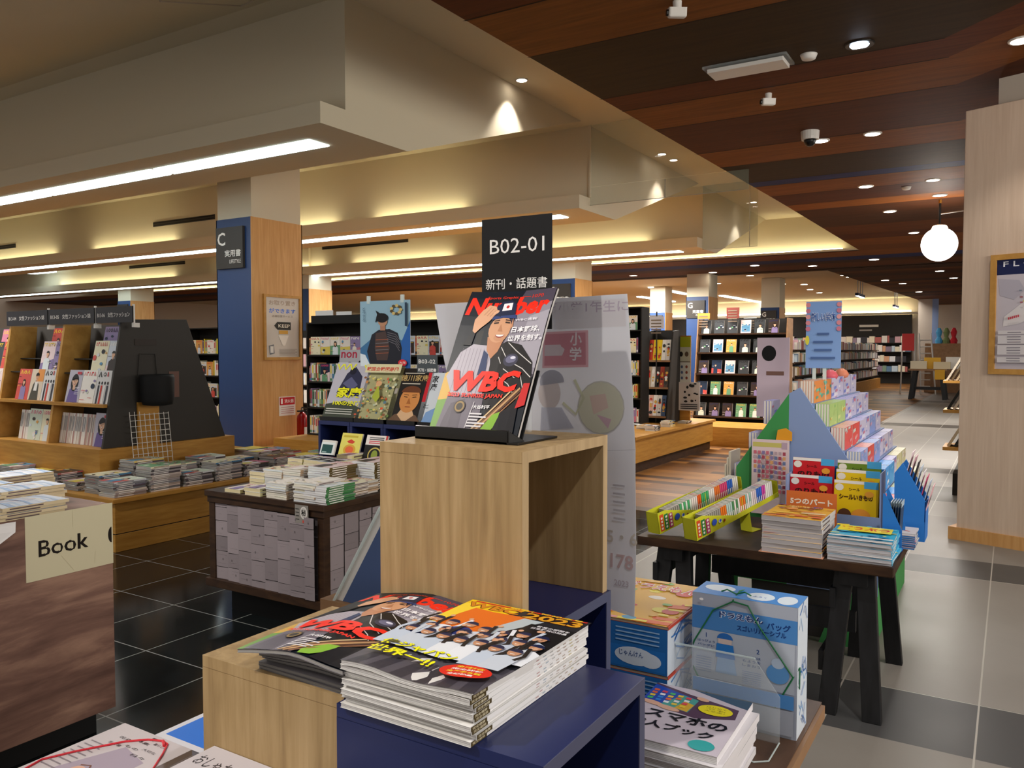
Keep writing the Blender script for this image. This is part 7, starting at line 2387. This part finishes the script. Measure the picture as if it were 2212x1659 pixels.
# ------------------------------------------------ children's tower
ty_ = 4.80
t = thing('book_tower', 'stepped cardboard tower of children\'s books, blue and green sides', 'display tower', (-1.05, 5.6, 0))
xs_ = [-1.032 + .084 * i for i in range(6)]       # right steps
zsT = [1.350 - .1295 * i for i in range(6)]
xe = xs_[-1] + .082
xm = -1.085
D1 = 6.45
pR = [(xm, ty_, .62), (xm, ty_, 1.405), (xm + .07, ty_, 1.42), (-.735, ty_, 1.01), (-.52, ty_, .78), (-.52, ty_, .62)]
a = MB(); a.prism([Vector(p) for p in [(xm, ty_, .30), (xm, ty_, 1.405), (xm + .06, ty_, 1.44), (-.60, ty_, .80), (-.60, ty_, .30)]], (0, .01, 0), 'lilac_card'); obj('blue_side_panel', a, t)
a = MB(); a.prism([Vector(p) for p in [(xm, ty_, .30), (xm, ty_, 1.405), (-1.385, ty_, .96), (-1.385, ty_, .30)]], (0, .01, 0), 'green_card'); obj('green_side_panel', a, t)
a = MB()
for i, (x, z) in enumerate(zip(xs_, zsT)):
    a.box(xm, x + .082, ty_ + .01, D1, z - .1295, z, 'lilac_card')
obj('steps', a, t)
a = MB(); a.box(-1.3, -.62, ty_ + .1, D1 - .1, 0, .30, 'green_card'); obj('base', a, t)
a = MB(); a.prism([(-.80, ty_ + .02, .30), (-.72, ty_ - .02, 0), (-.90, ty_ - .02, 0)], (0, .01, 0), 'green_card'); a.prism([(-1.30, ty_ + .02, .62), (-.80, ty_ + .02, .62), (-.76, ty_ - .0, .02), (-1.28, ty_ - .0, .02)], (0, .008, 0), 'charcoal'); a.prism([(-.80, ty_ + .018, .62), (-.70, ty_ + .018, .62), (-.66, ty_ - .01, .0), (-.76, ty_ - .01, .0)], (0, .008, 0), 'green_card'); obj('front_flap', a, t)
for i in range(5):
    a = MB(); x = -1.14 - .058 * i
    z = 1.22 - .095 * i
    a.box(x - .07, xm if i == 0 else x + .0, ty_ + .012, D1, z - .3, z, 'white_plastic'); obj('left_step', a, t)
kp = []
def kid_mesh(top, cov, seed):
    m = MB(); m.box(0, .0135, 0, .19, 0, .135, 'print', '#E4DCCF')
    m.box(.0120, .0140, -.001, .191, 0, .1355, 'print', top); m.box(-.0005, .0015, -.001, .191, 0, .1355, 'print', top)
    A = colour_cover(.19, .1355, seed, cov, 9); A.put(m, (.0140, 0, 0), (0, 1, 0), (0, 0, 1), .0002, .0004)
    m.poly([(0, 0, .1357), (.014, 0, .1357), (.014, .19, .1357), (0, .19, .1357)], 'print', top)
    return m.mesh('picture_book')
kdes = {'o': ('#D8A890', ['#E08A4A', '#6ABFA8', '#E8B07A', '#4FA090']), 'g': ('#A8D08A', ['#A8C87A', '#C8D88A', '#7AB86A', '#D8A85A']), 'r': ('#E0A8A0', ['#D8504A', '#9AC0C0', '#E08A8A', '#C8D0C8']), 'b': ('#9AB0E0', ['#8AA0D8', '#C8A0C0', '#B8C8E8', '#9AB0E0']), 'R': ('#D8483A', ['#D8483A', '#E88A6A', '#C83A3A']),
        'w': ('#A8A8D8', ['#C8C4DC', '#7C88D0', '#E8E4E8', '#C87C98', '#8C98D8']), 'B': ('#3A9AE0', ['#3A9AE0', '#6AB8E8', '#E8E4E8']), 'y': ('#D8D8A8', ['#D8D4A8', '#E8E4D8', '#C8B8A8'])}
km = {k: [kid_mesh(v[0], v[1], 5 + i * 7 + ord(k)) for i in range(2)] for k, v in kdes.items()}
rowsK = ['oowwww', 'ggwwww', 'rrwwbw', 'brbwww', 'RBBwyy', 'RByyyy']
rk = random.Random(31)
cn = {'o': 'orange and teal', 'g': 'green', 'r': 'red and grey', 'b': 'lilac blue', 'R': 'bright red', 'w': 'white and lilac', 'B': 'bright blue', 'y': 'cream'}
for i in range(6):
    for s in range(6):
        key = rowsK[i][s]
        nb = 5 if s < 3 else 4
        y = ty_ + .03 + s * .262
        for k in range(nb):
            x = xs_[i] + .004 + k * .0150
            me = km[key][s % 2]
            o = ME(me, 'picture_book', TR((x, y, zsT[i] + .001)), f'small {cn[key]} picture book on step {ordinal(i)} from the tower top, {"near" if s < 2 else "middle" if s < 4 else "far"} part', 'book', group=f'{cn[key]} picture books, tower step {i + 1} {"near" if s < 2 else "middle" if s < 4 else "far"}')
            o.scale = (1, 1.3, .93)
# left-side books
for i in range(3):
    for k in range(3):
        ME(km['w'][k % 2], 'picture_book', TR((-1.20 - .085 * i - .016 * k, ty_ + .02, 1.221 - .19 * i - (0 if i == 0 else 0))), f'small pale picture book on the left green side, group {ordinal(i)} from top', 'book', group=f'pale picture books left side {i + 1}')
# header board
P, Q = aty(1740, 795, ty_ + .35), aty(1818, 657, ty_ + .35)
w, h = Q.x - P.x, Q.z - P.z + .02
a = MB(); A = Art(); A.rect(0, 0, w, h, '#7FA0D4'); 
for s in (0, 1):
    for k in range(5): A.ell(w * (.06 + .88 * s), h * (.95 - .09 * k), w * .07, h * .035, ['#D88A94', '#C87A90', '#E0A0A4'][k % 3])
A.text('新しい絵本', w * .16, h * .70, h * .14, '#E8EEF8', .05, w=w * .68); A.text('新しい絵本', w * .16, h * .705, h * .13, '#3A5AA0', .01, w=w * .68)
for k, ww in enumerate([.34, .56, .5, .7]): A.rect(w * (.5 - ww / 2), h * (.50 - .12 * k), w * (.5 + ww / 2), h * (.53 - .12 * k), '#4A6496')
A.ell(w * .05, h * .42, w * .06, h * .07, '#D8D04A')
a.box(P.x + .04, P.x + .06, ty_ + .35, ty_ + .358, 1.352, P.z, 'acrylic_edge'); a.box(P.x + .10, P.x + .12, ty_ + .35, ty_ + .358, 1.352, P.z, 'acrylic_edge'); a.box(P.x, Q.x, ty_ + .35, ty_ + .358, P.z, Q.z + .02, 'print', '#8FA8D4'); A.put(a, (P.x, ty_ + .35, P.z), (1, 0, 0), (0, 0, 1), .0005, .001)
obj('header_board', a, label='light blue header board with pink flower edges on the book tower', cat='sign')
# small ornaments on the tower top
for k, (x, y, c_, l) in enumerate([(-.99, 5.5, '#D8606A', 'pink soft ornament on top of the book tower'), (-.99, 5.9, '#E08A6A', 'coral soft ornament at the back of the tower top')]):
    a = MB(); a.lathe((x, y, 0), [(.02, 1.461), (.04, 1.47), (.05, 1.49), (.035, 1.515), (.01, 1.53)], 'print', c_, n=12); obj('ornament', a, label=l, cat='ornament', sm=True)
a = MB(); P = aty(1680, 770, ty_ + .5); a.box(P.x - .13, P.x + .07, ty_ + .5, ty_ + .52, 1.225, P.z + .12, 'print', '#C9B6C2'); A = Art(); A.ell(.075, .22, .045, .05, '#0E0D0F'); A.rect(.06, .08, .17, .105, '#7A5A50')
A.put(a, (P.x - .13, ty_ + .5, P.z - .2), (1, 0, 0), (0, 0, 1), .0006, .001); obj('promo_card', a, label='pale pink card with a black disc left of the header board', cat='card')
# pink chart poster in front of the green side
P, Q = aty(1623, 1060, ty_ - .03), aty(1705, 952, ty_ - .03)
w, h = Q.x - P.x, Q.z - TT + .0
h2 = Q.z - P.z
a = MB(); A = Art(); A.rect(0, 0, w, h, '#DFC9CB'); A.rect(w * .03, h * .90, w * .8, h * .96, '#C9BE6A'); A.rect(w * .8, h * .88, w * .95, h * .97, '#B8A0B0')
r = random.Random(1)
for i in range(8):
    for j in range(9):
        if i > 0 or j > 3: A.rect(w * (.06 + .115 * i), h * (.30 + .063 * j), w * (.135 + .115 * i), h * (.345 + .063 * j), r.choice(['#C86A7A', '#8A7AA8', '#B8A0A8', '#6A7AA0', '#D8A06A', '#A84A5A']))
a.box(P.x, Q.x, ty_ - .03, ty_ - .025, TT, TT + h, 'print', '#DFC9CB'); A.put(a, (P.x, ty_ - .03, TT), (1, 0, 0), (0, 0, 1), .0004, .0007)
obj('chart_poster', a, label='pink letter chart standing before the green tower side', cat='poster')
P = aty(1697, 952, ty_ - .02); a = MB(); a.prism([P + Vector((-.055, 0, 0)), P + Vector((.035, 0, 0)), P + Vector((.035, 0, .05)), P + Vector((.0, 0, .072)), P + Vector((-.045, 0, .06))], (0, .004, 0), 'print', '#E09A2A'); obj('orange_card', a, label='small orange card peeking above the pink letter chart', cat='card')
# paper striped flags left
P, Q = aty(1570, 1050, ty_ + .1), aty(1590, 960, ty_ + .1)
for k in range(3):
    a = MB(); a.box(P.x + .012 * k, P.x + .010 + .012 * k + .004, ty_ + .05, ty_ + .25, .75, P.z + .14 + .04 * k, 'print', '#D8CDB8'); obj('picture_book', a, label=f'cream book spine at the left foot of the tower, {ordinal(k)} from left', cat='book')
a = MB(); a.box(P.x - .02, -1.445, ty_ + .03, ty_ + .27, 0, .749, 'green_card'); obj('side_box', a, label='green cardboard box at the left foot of the tower', cat='box')
# blue hanging-pack display at the right
yq = 4.47
P = atz(1950, 1150, TT)
t = thing('pack_display', 'bright blue slanted cardboard display of sticker packs', 'display stand', (-.45, 4.5, TT))
a = MB()
bp = [aty(1932, 1130, yq), aty(1932, 1022, yq), aty(1950, 1000, yq), aty(2000, 1085, yq), aty(1998, 1128, yq)]
for _p in (bp[0], bp[4]):
    _p.z = TT + .001
a.prism(bp, (0, .008, 0), 'blue_card')
bp2 = [p + Vector((0, .16, 0)) for p in bp]; a.prism(bp2, (0, .008, 0), 'blue_card')
a.prism([bp[4], bp[3], bp[3] + Vector((0, .16, 0)), bp[4] + Vector((0, .16, 0))], (-.004, 0, 0), 'blue_card')
obj('side_panels', a, t)
lo = min(p.z for p in bp)
a = MB(); a.box(bp[0].x, bp[4].x, yq + .01, yq + .16, TT + .001, TT + .006, 'blue_card'); obj('base', a, t)
pc_ = ['#E8D8E0', '#D8A8B8', '#2A2A34', '#C8D8E8', '#E8E4EC', '#D04A7A', '#B8C8E0', '#E8B8C0']
for k in range(8):
    f = k / 8
    P = bp[2].lerp(bp[3], f) + Vector((0, .012, 0))
    m = MB(); m.box(0, .003, 0, .13, 0, .13, 'print', pc_[k]); m.poly([(.0036, .02, .03), (.0036, .11, .03), (.0036, .11, .07), (.0036, .02, .07)], 'print', '#3A3A48')
    ME(m.mesh('sticker_pack'), 'sticker_pack', TR(P + Vector((.01, .0, -.07))) @ Matrix.Rotation(.25, 4, 'Y'), f'clear sticker pack, {ordinal(k)} from the top of the blue slanted display', 'pack')
# small blue holder and pads beside the rack
t = thing('card_holder', 'small blue card holder with black folders right of the sticker rack', 'holder', (-.52, 4.55, TT))
a = MB(); yh_ = 4.20; x0 = aty(1906, 1140, yh_).x
a.prism([(x0, yh_, TT), (x0, yh_, TT + .27), (x0 + .01, yh_, TT + .27), (x0 + .085, yh_, TT + .10), (x0 + .085, yh_, TT)], (0, .004, 0), 'blue_card'); a.prism([(x0, yh_ + .14, TT), (x0, yh_ + .14, TT + .27), (x0 + .01, yh_ + .14, TT + .27), (x0 + .085, yh_ + .14, TT + .10), (x0 + .085, yh_ + .14, TT)], (0, .004, 0), 'blue_card'); a.box(x0, x0 + .085, yh_, yh_ + .144, TT, TT + .004, 'blue_card'); obj('side_panels', a, t)
for k in range(5):
    m = MB(); m.box(0, .003, 0, .12, 0, .22, 'print', '#3A4656'); m.box(-.0005, .0035, 0, .12, .20, .225, 'print', '#B8C8D0')
    ME(m.mesh('folder'), 'folder', TR((x0 + .022 + .011 * k, yh_ + .015, TT + .006)) @ Matrix.Rotation(.05, 4, 'Y'), f'clear-edged black folder, {ordinal(k)} from left in the blue holder', 'folder')
nbk = [mesh_flat(q, .15, .17, .009, 'light', page='#4A7AB8', spine='#3A6AB0')]
A = Art(); A.rect(0, 0, .15, .17, '#ECE6E4'); A.line([(.03, .12), (.08, .08), (.12, .06)], .014, '#E07A5A'); A.ell(.05, .08, .03, .015, '#E8C8A8')
topn = mesh_flat(q, .15, .17, .009, 'light', page='#E0E0E4', spine='#E0E0E4', design=A)
P = atz(1985, 1143, TT)
pile(nbk, 8, .009, (-.375, 4.27, TT), .15, 'activity_pad', 'pad', 'white activity pad with orange drawing', 'blue activity pad', 'the blue pad pile at table right end', q, jit=.003, top=topn)

#@@END3
